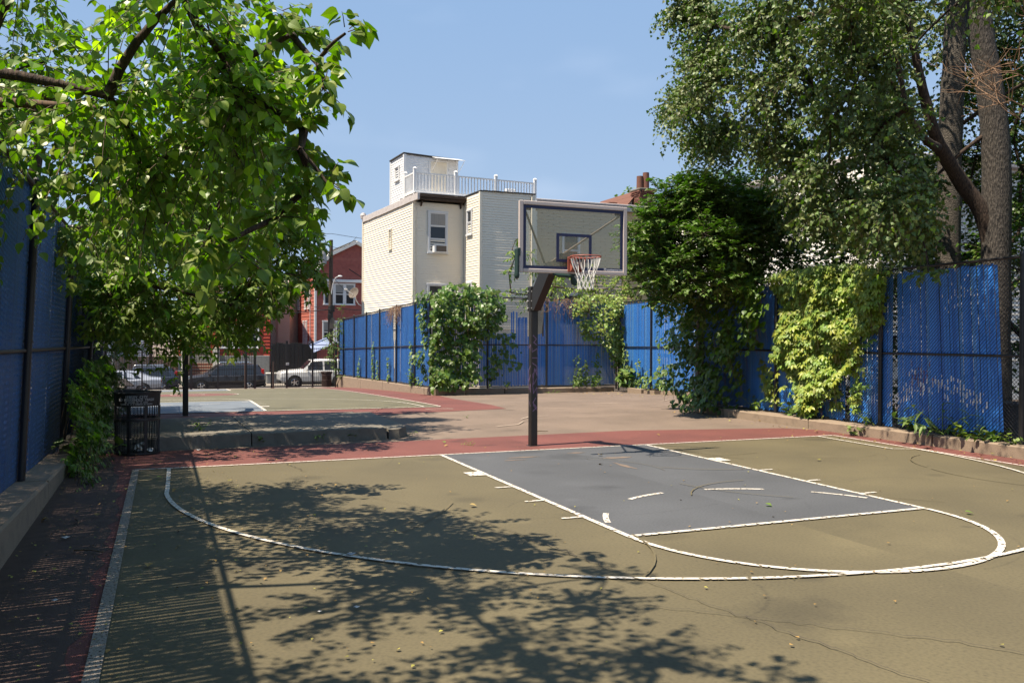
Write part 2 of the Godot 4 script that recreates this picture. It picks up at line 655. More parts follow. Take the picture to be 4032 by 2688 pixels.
	cg.transparency = BaseMaterial3D.TRANSPARENCY_ALPHA


func grounds():
	struct("ground", sheet([V2([-350, -600, 350, -600, 350, 200, -350, 200])], 0.0), mats.asphalt)
	# earth behind the right hand fence and beside the houses
	struct("soil", sheet([V2([6.75, -6.3, 60, -6.3, 60, 40, 6.75, 40]), V2([10.6, -16.4, 60, -16.4, 60, -6.3, 10.6, -6.3]), V2([3.45, -36.0, 60, -36.0, 60, -16.4, 3.0, -16.4]), V2([-60, -12.0, -7.25, -12.0, -7.25, 40, -60, 40]), V2([-60, -36.0, -11.6, -36.0, -11.6, -12.0, -60, -12.0])], 0.004), mats.soil)


func near_court():
	struct("court_apron", sheet([V2([-7.05, -2.0, -2.1, -1.94, 2.7, -2.12, 5.95, -1.45, 6.8, -0.6, 6.8, 26, -7.05, 26])], 0.006), mats.apron)
	struct("court_surface", sheet([V2([-6.18, 0, 5.93, 0, 5.62, 7.2, 5.62, 26, -6.18, 26])], 0.012), mats.olive)
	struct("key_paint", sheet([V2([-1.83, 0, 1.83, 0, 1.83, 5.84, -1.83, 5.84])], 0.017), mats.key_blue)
	var lw := 0.05
	var m := MB.new()
	var t := 0.022
	stripe(m, [Vector2(-6.18, 0.02), Vector2(5.93, 0.02)], lw, t)
	stripe(m, [Vector2(5.92, 0.045), Vector2(5.62, 7.2), Vector2(5.6, 26)], lw, t + 0.003)
	stripe(m, [Vector2(-1.83, 0.045), Vector2(-1.83, 5.865)], 0.062, t)
	stripe(m, [Vector2(1.83, 0.045), Vector2(1.83, 5.865)], 0.062, t)
	stripe(m, [Vector2(-1.799, 5.836), Vector2(1.799, 5.836)], 0.062, t + 0.003)
	# free throw half circle and the three dashes of its far half
	stripe(m, arc(Vector2(0, 5.87), 1.83, 0, 180, 40), 0.06, t + 0.002)
	for a in [[199, 213], [240, 259], [278, 301], [318, 338]]:
		stripe(m, arc(Vector2(0, 5.84), 1.83, a[0], a[1], 8), 0.06, t)
	# three point line
	var tp := [Vector2(-5.75, 0.045)]
	tp.append_array(arc(Vector2(0, 1.83), 5.79, 180, 0, 72))
	tp.append(Vector2(5.53, 0.045))
	tp[-2] = Vector2(5.42, 1.95)
	tp[1] = Vector2(-5.77, 1.6)
	stripe(m, tp, lw, t + 0.0045)
	for s in [-1.0, 1.0]:
		stripe(m, [Vector2(s * 1.861, 1.95), Vector2(s * 2.07, 1.95)], 0.30, t)
		for z in [3.03, 3.96, 4.905]:
			stripe(m, [Vector2(s * 1.861, z), Vector2(s * 2.08, z)], lw, t)
	struct("court_line", m, mats.line)
	var ol := MB.new()
	stripe(ol, [Vector2(-6.17, 0.045), Vector2(-6.17, 26)], 0.085, t + 0.003)
	struct("worn_sideline", ol, mats.old_line)
	var ds := RandomNumberGenerator.new()
	ds.seed = 31
	var edge := PackedVector2Array([Vector2(-7.04, 13.0), Vector2(-7.04, -1.7)])
	for i in 60:
		var f = i / 59.0
		edge.append(Vector2(lerpf(-6.5, -6.24, clampf(f * 4.0, 0, 1)) + ds.randf_range(-0.10, 0.015), lerpf(-1.6, 13.0, f)))
	struct("dirty_strip", sheet([edge], 0.0085), mats.dirt)
	# cracks and scuffs
	var r := RandomNumberGenerator.new()
	r.seed = 77
	var ck := MB.new()
	for path in [[-3.9, 2.5, -2.9, 4.6, -2.5, 6.9, -2.0, 9.5], [-0.2, 0.3, 0.4, 1.4, 0.9, 2.6], [-4.2, 0.1, -4.0, 1.2], [-2.7, 7.7, -1.4, 8.9, -0.2, 10.6], [3.3, 6.6, 4.3, 7.5, 5.5, 8.3], [-2.6, -1.98, 0.4, -0.95, 3.2, -0.55], [-4.6, 5.2, -3.6, 6.6, -2.6, 6.9]]:
		var pts := []
		for i in range(0, path.size() - 2, 2):
			var a = Vector2(path[i], path[i + 1]); var c = Vector2(path[i + 2], path[i + 3])
			var k = int(a.distance_to(c) / 0.07)
			for j in k:
				pts.append(a.lerp(c, float(j) / k) + Vector2(r.randf_range(-1, 1), r.randf_range(-1, 1)) * 0.025)
		var j := 0
		while j < pts.size() - 4:
			var l = r.randi_range(4, 14)
			stripe(ck, pts.slice(j, min(j + l, pts.size())), r.randf_range(0.003, 0.009), 0.029)
			j += l - 1 if r.randf() < 0.75 else l + 2
	struct("court_crack", ck, mats.crack)
	var sc := MB.new()
	for i in 14:
		var c = Vector2(r.randf_range(-3.5, 5), r.randf_range(0.8, 9.0))
		var a = r.randf() * TAU
		var cv = r.randf_range(-0.5, 0.5)
		var pts := []
		for k in 9:
			var q = (k / 8.0 - 0.5) * r.randf_range(0.95, 1.0) * 1.5
			pts.append(c + Vector2(cos(a + cv * q), sin(a + cv * q)) * q)
		stripe(sc, pts, r.randf_range(0.006, 0.02), 0.030)
	struct("tyre_scuff", sc, mats.scuff)
	# patches where the paint has gone
	var wp := MB.new()
	for q in [[-0.75, 0.72, 0.34, 0.05], [0.25, 0.55, 0.16, 0.05], [0.3, 2.0, 0.05, 0.36], [-1.0, 0.95, 0.22, 0.03], [3.8, 7.6, 0.1, 0.07], [-0.6, 9.4, 0.18, 0.1], [0.6, 1.25, 0.25, 0.08]]:
		var ring := PackedVector2Array()
		for k in 18:
			var a = TAU * k / 18
			ring.append(Vector2(q[0] + cos(a) * q[2] * r.randf_range(0.5, 1.2), q[1] + sin(a) * q[3] * r.randf_range(0.5, 1.2)))
		var idx = Geometry2D.triangulate_polygon(ring)
		for k in range(0, idx.size(), 3):
			wp.tri(Vector3(ring[idx[k]].x, 0.0205, ring[idx[k]].y), Vector3(ring[idx[k + 1]].x, 0.0205, ring[idx[k + 1]].y), Vector3(ring[idx[k + 2]].x, 0.0205, ring[idx[k + 2]].y), Vector3.UP)
	struct("bare_patch", wp, mats.asphalt)


# the second court lies askew by a little, and falls towards the street
func fc(x: float, d: float) -> Vector2:
	return Vector2(-5.35, -8.9) + Vector2(1, 0.032) * x + Vector2(0.027, -1.0) * d


func far_court():
	struct("far_court_apron", sheet([PackedVector2Array([Vector2(-11.9, -7.3), Vector2(-7.3, -7.15), Vector2(-1.28, -7.06), Vector2(2.35, -7.72), Vector2(2.62, -12.9), Vector2(2.95, -15.4), Vector2(3.45, -36.2), Vector2(-11.9, -36.2)])], 0.006), mats.apron)
	var q := PackedVector2Array([fc(-6.2, 0), fc(6.25, 0), fc(6.25, 25.6), fc(-6.2, 25.6)])
	struct("far_court_surface", sheet([q], 0.012), mats.olive_far)
	var kp := []
	for e in [0.0, 25.6]:
		var g = 1.0 if e == 0.0 else -1.0
		kp.append(PackedVector2Array([fc(-1.83, e), fc(1.83, e), fc(1.83, e + g * 5.8), fc(-1.83, e + g * 5.8)]))
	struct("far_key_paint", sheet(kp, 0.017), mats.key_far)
	var circ := PackedVector2Array()
	for i in 40:
		circ.append(fc(cos(TAU * i / 40) * 1.83, 12.8 + sin(TAU * i / 40) * 1.83))
	struct("centre_circle_paint", sheet([circ], 0.017), mats.apron)
	var m := MB.new()
	var t := 0.023
	var ln = func(pts: Array, w: float, lift: float, closed := false):
		var o := []
		for v in pts:
			o.append(fc(v.x, v.y))
		stripe(m, o, w, lift, closed)
	ln.call([Vector2(-6.2, 0), Vector2(6.25, 0)], 0.05, t)
	ln.call([Vector2(-6.2, 25.6), Vector2(6.25, 25.6)], 0.05, t)
	ln.call([Vector2(-6.2, 0.03), Vector2(-6.2, 25.57)], 0.05, t + 0.002)
	ln.call([Vector2(6.25, 0.03), Vector2(6.25, 25.57)], 0.05, t + 0.002)
	ln.call([Vector2(-6.17, 12.8), Vector2(6.22, 12.8)], 0.05, t)
	ln.call(arc(Vector2(0, 12.8), 1.83, 0, 360, 40), 0.05, t + 0.003)
	ln.call(arc(Vector2(0, 12.8), 0.6, 0, 360, 20), 0.05, t + 0.003)
	for e in [0.0, 25.6]:
		var g = 1.0 if e == 0.0 else -1.0
		for s in [-1.0, 1.0]:
			ln.call([Vector2(s * 1.83, e + g * 0.03), Vector2(s * 1.83, e + g * 5.8)], 0.075, t)
			ln.call([Vector2(s * 1.87, e + g * 1.95), Vector2(s * 2.08, e + g * 1.95)], 0.30 if e == 0.0 else 0.2, t)
			for z in [3.03, 3.96, 4.9]:
				ln.call([Vector2(s * 1.87, e + g * z), Vector2(s * 2.08, e + g * z)], 0.05, t)
		ln.call([Vector2(-1.79, e + g * 5.8), Vector2(1.79, e + g * 5.8)], 0.06, t + 0.002)
		ln.call(arc(Vector2(0, e + g * 5.83), 1.83, 0, g * 180, 30), 0.055, t + 0.001)
		for a in [[199, 213], [240, 259], [281, 300], [327, 341]]:
			ln.call(arc(Vector2(0, e + g * 5.8), 1.83, g * a[0], g * a[1], 8), 0.06, t)
		var tp := [Vector2(-5.8, e + g * 0.03)]
		tp.append_array(arc(Vector2(0, e + g * 1.6), 5.8, 180 * g, 0, 60))
		tp.append(Vector2(5.8, e + g * 0.03))
		ln.call(tp, 0.05, t + 0.004)
	struct("far_court_line", m, mats.line)
	var ck := MB.new()
	var r := RandomNumberGenerator.new()
	r.seed = 9
	for path in [[-1.25, -7.6, -0.3, -9.3], [-0.3, -9.3, 1.3, -12.0, 2.5, -14.6], [2.4, -8.4, 5.0, -9.2, 8.6, -9.4], [-1.0, -3.6, 2.0, -4.5, 5.8, -5.0]]:
		for i in range(0, path.size() - 2, 2):
			var pts := []
			for k in 24:
				pts.append(Vector2(path[i], path[i + 1]).lerp(Vector2(path[i + 2], path[i + 3]), k / 23.0) + Vector2(r.randf_range(-1, 1), r.randf_range(-1, 1)) * 0.03)
			stripe(ck, pts, 0.016, 0.029)
	struct("far_court_crack", ck, mats.crack)
	# chalk marks left on the tarmac
	var ch := MB.new()
	for path in [[0.3, -8.1, 0.9, -8.25, 1.0, -7.95, 0.4, -7.85, 0.3, -8.1], [3.2, -9.8, 3.9, -9.9], [5.2, -8.3, 6.1, -8.4], [4.9, -9.3, 6.4, -9.7], [7.6, -8.6, 8.3, -9.2], [0.5, -3.6, 1.1, -3.9, 1.5, -4.5], [1.6, -4.9, 2.0, -5.4, 2.6, -5.5], [6.2, -7.0, 6.9, -7.1]]:
		var pts := []
		for i in range(0, path.size() - 2, 2):
			for k in 8:
				pts.append(Vector2(path[i], path[i + 1]).lerp(Vector2(path[i + 2], path[i + 3]), k / 8.0) + Vector2(r.randf_range(-1, 1), r.randf_range(-1, 1)) * 0.01)
		stripe(ch, pts, 0.035, 0.0085 if path[1] < -8.6 else 0.0185)
	struct("chalk_mark", ch, mat("chalk", lin(0.40, 0.33, 0.27), 0.95, "worn", 0.3))


func hexa(m: MB, lo: Array, hi: Array):
	# lo and hi: four corners each, counter-clockwise seen from above
	m.quad(hi[0], hi[1], hi[2], hi[3])
	for i in 4:
		var j = (i + 1) % 4
		m.quad(lo[i], lo[j], hi[j], hi[i])


func platform_and_curbs():
	var r := RandomNumberGenerator.new()
	r.seed = 4
	var pf := thing("concrete_platform", "raised slab of old concrete between the two courts with weeds along its broken front edge", "", Vector3(-4.4, 0, -4.5))
	pf.set_meta("kind", "structure")
	var front = func(x): return -2.0 - 0.082 * (x + 7.15) - (0.16 if x > -1.75 else 0.0)
	var back = func(x): return -6.55 - 0.09 * (x + 7.15)
	for s in [[-7.3, -6.74], [-6.72, -4.46], [-4.44, -2.09], [-2.05, -1.66]]:
		var m := MB.new(pf.position)
		var edge: bool = s[1] > -2.0
		var k = maxi(2, int((s[1] - s[0]) / 0.18))
		var ft := []; var fb := []; var bt := []
		for i in k + 1:
			var x = lerpf(s[0], s[1], float(i) / k)
			var zf = front.call(x)
			if edge and i == k:
				zf -= 0.10
			ft.append(Vector3(x, 0.205 + r.randf_range(-0.012, 0.006) - (0.03 if edge else 0.0), zf + r.randf_range(-0.012, 0.012)))
			fb.append(Vector3(x + (0.03 if edge and i == k else 0.0), -0.01, zf + 0.02 + r.randf_range(0, 0.02)))
			bt.append(Vector3(x + (0.36 if edge else (0.33 if s[1] > -2.2 and i == k else 0.0)), 0.06 if edge else 0.10, back.call(x) - (0.25 if edge else 0.0)))
		for i in k:
			m.quad(fb[i], fb[i + 1], ft[i + 1], ft[i])
			var a = ft[i]; var c = ft[i + 1]
			var al = a + Vector3(0, 0.012, -0.03); var cl = c + Vector3(0, 0.012, -0.03)
			m.quad(a, c, cl, al)
			for j in 8:
				var f0 = j / 8.0; var f1 = (j + 1) / 8.0
				m.quad(al.lerp(bt[i], f0), cl.lerp(bt[i + 1], f0), cl.lerp(bt[i + 1], f1), al.lerp(bt[i], f1))
			m.quad(bt[i + 1] - Vector3(0, 0.2, 0), bt[i] - Vector3(0, 0.2, 0), bt[i], bt[i + 1])
		var e0 = ft[k]; var e1 = bt[k]
		m.quad(fb[k], Vector3(e1.x + 0.02, -0.05, e1.z), e1, e0 + Vector3(0, 0.012, -0.03))
		m.quad(Vector3(bt[0].x, -0.05, bt[0].z), fb[0], ft[0] + Vector3(0, 0.012, -0.03), bt[0])
		part("edging" if edge else "slab", m, mats.old_concrete, pf)

	# low retaining walls, cast in lengths
	var wall = func(called: String, label: String, runs: Array, material: Material):
		var w := thing(called, label, "low wall", Vector3(runs[0][0], 0, runs[0][1]))
		for q in runs:
			# x0 z0 x1 z1 width (to the right of the way along) top0 top1
			var a := Vector3(q[0], 0, q[1]); var c := Vector3(q[2], 0, q[3])
			var d = (c - a).normalized()
			var s = d.cross(Vector3.UP) * q[4]
			var gap = d * 0.008
			a += gap; c -= gap
			var m := MB.new(w.position)
			var k = maxi(1, int(a.distance_to(c) / 0.5))
			for i in k:
				var f0 = float(i) / k; var f1 = float(i + 1) / k
				var p0 = a.lerp(c, f0); var p1 = a.lerp(c, f1)
				var t0 = lerpf(q[5], q[6], f0) + sin(p0.z * 3.0 + p0.x * 3.0) * 0.003; var t1 = lerpf(q[5], q[6], f1) + sin(p1.z * 3.0 + p1.x * 3.0) * 0.003
				var g0 = hz(p0.z) - 0.1; var g1 = hz(p1.z) - 0.1
				var ch = 0.022
				var ins = s.normalized() * ch
				# front face, chamfer, top, back
				m.quad(p1 + Vector3(0, g1, 0), p0 + Vector3(0, g0, 0), p0 + Vector3(0, t0 - ch, 0), p1 + Vector3(0, t1 - ch, 0))
				m.quad(p1 + Vector3(0, t1 - ch, 0), p0 + Vector3(0, t0 - ch, 0), p0 + ins + Vector3(0, t0, 0), p1 + ins + Vector3(0, t1, 0))
				m.quad(p1 + ins + Vector3(0, t1, 0), p0 + ins + Vector3(0, t0, 0), p0 + s + Vector3(0, t0, 0), p1 + s + Vector3(0, t1, 0))
				m.quad(p0 + s + Vector3(0, g0, 0), p1 + s + Vector3(0, g1, 0), p1 + s + Vector3(0, t1, 0), p0 + s + Vector3(0, t0, 0))
			var ta = Vector3(0, q[5], 0); var tc = Vector3(0, q[6], 0)
			m.quad(a + Vector3(0, hz(a.z) - 0.1, 0), a + s + Vector3(0, hz(a.z) - 0.1, 0), a + s + ta, a + ta)
			m.quad(c + s + Vector3(0, hz(c.z) - 0.1, 0), c + Vector3(0, hz(c.z) - 0.1, 0), c + tc, c + s + tc)
			part("wall_section", m, material, w)
	wall.call("right_kerb_wall", "low tan concrete kerb along the right side of the near court under the vines", [[6.38, 6.6, 6.40, 4.85, 0.46, 0.22, 0.22], [6.40, 4.85, 6.44, 1.84, 0.42, 0.215, 0.20], [6.44, 1.83, 6.42, -1.2, 0.42, 0.20, 0.19], [6.42, -1.2, 6.44, -4.1, 0.45, 0.19, 0.18], [6.45, -4.14, 6.5, -5.0, 0.42, 0.17, 0.17], [6.5, -5.03, 6.6, -5.5, 0.4, 0.16, 0.15], [6.62, -5.53, 6.78, -6.05, 0.4, 0.15, 0.13]], mats.concrete)
	wall.call("left_kerb_wall", "shaded concrete kerb wall below the dark fence on the left", [[-7.0, -1.0, -7.0, 2.0, 0.34, 0.15, 0.235], [-7.0, 2.0, -7.0, 5.2, 0.34, 0.235, 0.33], [-7.0, 5.2, -7.0, 9.0, 0.34, 0.33, 0.42], [-7.0, 9.0, -7.0, 13.5, 0.34, 0.42, 0.5]], mats.concrete)
	wall.call("back_kerb_wall", "concrete kerb under the dark side of the blue fence behind the hoop", [[4.05, -15.85, 2.86, -15.62, 0.5, 0.0, 0.035], [5.55, -15.9, 4.07, -15.85, 0.5, -0.01, 0.0], [8.4, -15.95, 5.57, -15.9, 0.45, -0.03, -0.01], [10.1, -16.0, 8.42, -15.95, 0.4, -0.05, -0.04]], mats.concrete)
	wall.call("far_court_retaining_wall", "pale stained concrete wall that grows taller towards the street along the far court", [[2.84, -15.66, 2.92, -19.0, 0.4, 0.04, -0.03], [2.92, -19.02, 3.02, -24.0, 0.4, -0.03, -0.12], [3.02, -24.02, 3.12, -29.0, 0.4, -0.12, -0.24], [3.12, -29.02, 3.24, -35.4, 0.4, -0.24, -0.39], [3.24, -35.4, 3.27, -36.4, 0.4, -0.39, -0.95]], mats.concrete)
	wall.call("rubble_kerb", "broken low kerb stones under the sunlit blue fence at the back right", [[10.05, -14.5, 10.1, -13.6, 0.25, 0.02, 0.0], [10.15, -13.5, 10.1, -12.7, 0.25, -0.02, 0.03], [10.1, -12.4, 10.18, -11.6, 0.22, 0.05, 0.04], [10.15, -11.3, 10.2, -10.2, 0.22, 0.06, 0.08]], mats.concrete)


func wire_to(m: MB, a: Vector3, c: Vector3, r: float, nrm: Vector3):
	var d = (c - a).normalized()
	var s = d.cross(nrm).normalized()
	var q := [nrm * r, (-nrm * 0.5 + s * 0.87) * r, (-nrm * 0.5 - s * 0.87) * r]
	for i in 3:
		var j = (i + 1) % 3
		var nn = (q[i] + q[j]).normalized()
		m.tri(a + q[i], a + q[j], c + q[j], nn); m.tri(a + q[i], c + q[j], c + q[i], nn)


# f: label, p0, p1 (x, z), y0, y1 (foot), tall, posts (metres along), mid, lean, slats (from, to), single (from, to), cut (Callable s -> [low, high, tilt])
func chain_fence(called: String, f: Dictionary) -> Node3D:
	var a := Vector3(f.p0.x, f.y0, f.p0.y); var c := Vector3(f.p1.x, f.y1, f.p1.y)
	var L = Vector2(c.x - a.x, c.z - a.z).length()
	var o := thing(called, f.label, "fence", a)
	var ex = Vector3(c.x - a.x, 0, c.z - a.z).normalized()
	var nz = ex.cross(Vector3.UP).normalized()
	var ey = (Vector3.UP + nz * f.get("lean", 0.0)).normalized()
	o.basis = Basis(ex, ey, ex.cross(ey).normalized())
	var H: float = f.tall
	var rise = (c.y - a.y) / L
	var r := RandomNumberGenerator.new()
	r.seed = hash(called)
	var pr: float = f.get("post_r", 0.034)
	var top_m: Material = f.get("rail_mat", mats.fence_black)
	for s in f.posts:
		var m := MB.new()
		m.tube([Vector3(s, rise * s - 0.12, pr + 0.012), Vector3(s, rise * s + H + 0.03, pr + 0.012)], pr, 10)
		m.lathe([Vector2(pr * 1.15, 0), Vector2(pr * 1.1, 0.03), Vector2(pr * 0.6, 0.06), Vector2(0, 0.07)], 10, Vector3(s, rise * s + H + 0.03, pr + 0.012))
		for h in [0.25, 0.5, 0.75]:
			m.tube([Vector3(s, rise * s + H * h - 0.012, pr + 0.012), Vector3(s, rise * s + H * h + 0.012, pr + 0.012)], pr + 0.006, 10)
		part("post", m, mats.fence_black, o)
	for h in [[H, 0.024], [H * f.get("mid", 0.47), 0.021], [0.02, 0.014]]:
		var m := MB.new()
		m.tube([Vector3(0, h[0], 0.03), Vector3(L, rise * L + h[0], 0.03)], h[1], 8)
		part("rail", m, top_m, o)
	# woven wire: one run of diagonals in front of the slats, one behind
	var pitch: float = f.get("pitch", 0.066)
	var wr: float = f.get("wire_r", 0.0030)
	var wm := MB.new()
	var k = int((L + H) / pitch)
	for i in k:
		var q = -H + (i + 0.5) * pitch
		var s0 = maxf(0.0, q); var s1 = minf(L, q + H)
		if s1 - s0 > 0.02:
			wire_to(wm, Vector3(s0, s0 - q + rise * s0, 0.008), Vector3(s1, s1 - q + rise * s1, 0.008), wr, Vector3.BACK)
			wire_to(wm, Vector3(s0, H - (s0 - q) + rise * s0, -0.008), Vector3(s1, H - (s1 - q) + rise * s1, -0.008), wr, Vector3.BACK)
	part("chain_link_wire", wm, mats.wire, o, "stuff")
	# slats, each a flat strip pushed down through the links
	var unit := {}
	var joined := MB.new()
	var faded := MB.new()
	var ks = int((f.slats[1] - f.slats[0]) / pitch)
	for i in ks:
		var s = f.slats[0] + (i + 0.5) * pitch
		var lo := 0.05; var hi := H - 0.05; var tilt := 0.0
		if f.has("cut"):
			var t = f.cut.call(s, r)
			if t == null:
				continue
			lo = t[0]; hi = minf(t[1], H - 0.05); tilt = t[2]
		lo += r.randf_range(-0.02, 0.02); hi += r.randf_range(-0.03, 0.012)
		var w = pitch * 0.83
		var bs = Basis(Vector3.BACK, tilt + r.randf_range(-0.004, 0.004)) * Basis(Vector3.UP, r.randf_range(-0.05, 0.05))
		if s >= f.single[0] and s <= f.single[1]:
			var key = snappedf(hi - lo, 0.1)
			if not unit.has(key):
				var um := MB.new()
				um.slab(PackedVector2Array([Vector2(-w / 2, 0), Vector2(w / 2, 0), Vector2(w / 2, key), Vector2(-w / 2, key)]), Vector3(0, 0, 0.003), Vector3.RIGHT, Vector3.UP, 0.006)
				unit[key] = um.mesh()
			var sl = part("slat", unit[key], [mats.slat, mats.slat_b, mats.slat, mats.slat_deep, mats.slat_b, mats.slat, mats.slat_faded][r.randi() % 7], o)
			sl.transform = Transform3D(bs, Vector3(s, rise * s + lo, 0))
		else:
			(joined if r.randf() < 0.6 else faded).box(Vector3(s, rise * s + (lo + hi) / 2, 0), Vector3(w, hi - lo, 0.006), bs)
	if joined.p.size():
		part("slats", joined, mats.slat, o, "stuff")
		part("slats", faded, mats.slat_b, o, "stuff")
	return o


func fences():
	chain_fence("left_fence", {"label": "tall shaded chain link fence with navy slats along the left edge", "p0": Vector2(-7.33, 12.0), "p1": Vector2(-7.36, -12.1), "y0": 0.13, "y1": -0.08, "tall": 3.48,
		"posts": [1.3, 5.7, 10.1, 14.3, 19.0, 24.05], "mid": 0.47, "lean": 0.045, "slats": [0.05, 24.0], "single": [7.6, 24.1], "post_r": 0.043, "rail_mat": mats.rust_pipe,
		"cut": func(s, r): return null if r.randf() < 0.015 else [0.05, 3.42, 0.0]})
	var rf = chain_fence("right_fence", {"label": "chain link fence with bright blue slats and creeper at the right", "p0": Vector2(7.1, -6.0), "p1": Vector2(6.55, 6.4), "y0": 0.15, "y1": 0.19, "tall": 2.97,
		"posts": [0.1, 3.2, 6.36, 9.35, 12.35], "mid": 0.475, "slats": [0.15, 9.0], "single": [0.0, 9.2], "post_r": 0.04, "wire_r": 0.0048,
		"cut": func(s, r):
			if s > 6.62 and s < 6.78:
				return null
			if s > 6.78:
				return [0.1 + maxf(0.0, s - 8.9) * 1.5, 2.9, 0.052 * clampf((s - 6.6) / 1.2, 0.3, 1.0)]
			if s > 3.9 and s < 4.0 or s > 5.35 and s < 5.5:
				return null
			return [0.06, 2.9, 0.0]})
	# flaking white and pinkish paint on the lower part of the shaded panel
	var pm := MB.new()
	var pk := MB.new()
	var r := RandomNumberGenerator.new()
	r.seed = 61
	for i in 210:
		var f = r.randf()
		var s = lerpf(6.5, 8.7, f)
		var h = 0.42 + 0.55 * sin(f * 3.0) * 0.75 + r.randfn() * 0.09
		if i > 150:
			s = 7.25 + r.randfn() * 0.13; h = 0.98 + r.randfn() * 0.12
		s = 6.80 + (floorf((s - 6.80) / 0.066) + 0.5) * 0.066 + r.randf_range(-0.012, 0.012)
		(pk if i > 165 else pm).box(Vector3(s, maxf(0.2, h) + 0.04 * (s - 6), 0.0075), Vector3(r.randf_range(0.008, 0.026), r.randf_range(0.025, 0.10), 0.002))
	for i in 26:
		var s = 6.80 + (r.randi_range(14, 24) + 0.5) * 0.066
		pm.box(Vector3(s, 2.45 + r.randfn() * 0.16, 0.0075), Vector3(0.015, r.randf_range(0.02, 0.06), 0.002))
	part("flaking_paint", pm, mats.white_print, rf, "stuff")
	part("pink_paint", pk, mats.lilac, rf, "stuff")
	chain_fence("back_fence", {"label": "dark blue slatted fence straight behind the hoop with see-through gaps at its top", "p0": Vector2(2.9, -16.2), "p1": Vector2(10.4, -16.3), "y0": 0.03, "y1": 0.0, "tall": 3.25,
		"posts": [0.05, 2.1, 4.46, 7.42], "mid": 0.475, "slats": [0.06, 7.4], "single": [0.0, 7.5],
		"cut": func(s, r):
			if s > 2.2 and s < 4.42:
				if s > 3.0 and s < 3.9 and r.randf() < 0.75:
					return [0.05, 2.75 if s < 3.3 else 2.55, 0.0]
				return [0.05, 1.93, 0.0] if r.randf() < 0.75 else [0.05, 3.2, 0.0]
			return [0.05, 3.2, 0.0]})
	chain_fence("back_right_fence", {"label": "sunlit blue slatted fence at the back right with ivy at its left end", "p0": Vector2(10.42, -16.25), "p1": Vector2(10.5, -6.1), "y0": -0.06, "y1": 0.05, "tall": 3.25,
		"posts": [0.1, 2.4, 5.2, 7.9, 10.1], "mid": 0.475, "slats": [0.06, 10.1], "single": [0.0, 10.2]})
	chain_fence("return_fence", {"label": "short blue slatted fence behind the maple joining the two right hand fences", "p0": Vector2(7.2, -6.1), "p1": Vector2(10.45, -6.05), "y0": 0.1, "y1": 0.05, "tall": 3.1,
		"posts": [1.6], "mid": 0.475, "slats": [0.06, 3.2], "single": [0.0, 0.0]})
	chain_fence("far_court_fence", {"label": "sunlit blue slatted fence along the far court in front of the cream house", "p0": Vector2(3.42, -36.0), "p1": Vector2(2.93, -16.25), "y0": -0.36, "y1": 0.06, "tall": 3.12,
		"posts": [0.05, 1.5, 4.8, 8.05, 11.1, 14.4, 17.45, 19.7], "mid": 0.475, "slats": [0.05, 19.7], "single": [0.0, 19.8],
		"cut": func(s, r):
			if s > 13.65 and s < 14.15:
				return [0.05, 1.75, 0.0] if r.randf() < 0.3 else null
			return null if r.randf() < 0.02 else [0.05, 3.05, 0.0]})
	street_fence()


func street_fence():
	var z := -36.2
	var g := hz(z)
	var o := thing("street_fence", "black iron picket fence with gates between the far court and the street", "fence", Vector3(-4.0, g, z))
	var pk := MB.new()
	pk.box(Vector3(0, 1.12, 0), Vector3(0.018, 2.16, 0.018))
	var pm = pk.mesh()
	var x := -14.0
	while x < 3.2:
		if x < -1.2 or x > -0.25:
			var q = part("picket", pm, mats.fence_black, o)
			q.position = Vector3(x + 4.0, 0.06, 0)
		x += 0.118
	for s in [[-14.0, -1.2, 2.2], [-14.0, -1.2, 2.0], [-14.0, -1.2, 1.08], [-14.0, -1.2, 0.12], [-0.3, 3.25, 2.42], [-0.3, 3.25, 2.2], [-0.3, 3.25, 1.25], [-0.3, 3.25, 0.12]]:
		var m := MB.new()
		m.box(Vector3((s[0] + s[1]) / 2 + 4.0, s[2], 0.03), Vector3(s[1] - s[0], 0.035, 0.03))
		part("rail", m, mats.fence_black, o)
	for s in [[-13.9, 2.3, 0.04], [-11.3, 2.3, 0.04], [-8.62, 2.35, 0.05], [-6.9, 2.3, 0.04], [-4.48, 2.4, 0.06], [-3.12, 2.3, 0.04], [-1.66, 2.7, 0.05], [-1.19, 2.5, 0.055], [-0.3, 2.35, 0.045], [0.52, 2.6, 0.05], [1.94, 2.6, 0.05], [3.25, 2.55, 0.055]]:
		var m := MB.new()
		m.box(Vector3(s[0] + 4.0, s[1] / 2, 0.0), Vector3(s[2] * 2, s[1], s[2] * 2))
		m.box(Vector3(s[0] + 4.0, s[1] + 0.02, 0.0), Vector3(s[2] * 2.4, 0.04, s[2] * 2.4))
		part("post", m, mats.fence_black, o)
	for s in [[-1.72, 1.35], [-0.22, 1.5]]:
		var m := MB.new()
		m.tube([Vector3(s[0] + 4.0, 0, 0.16), Vector3(s[0] + 4.0, s[1], 0.16)], 0.045, 8)
		part("bollard_post", m, mats.rusty_fence, o)
	var lk := MB.new()
	lk.cbox(Vector3(4.55, 1.35, 0.08), Vector3(0.16, 0.14, 0.06), 0.01)
	part("gate_lock", lk, mats.steel, o)


var board_mesh := {}


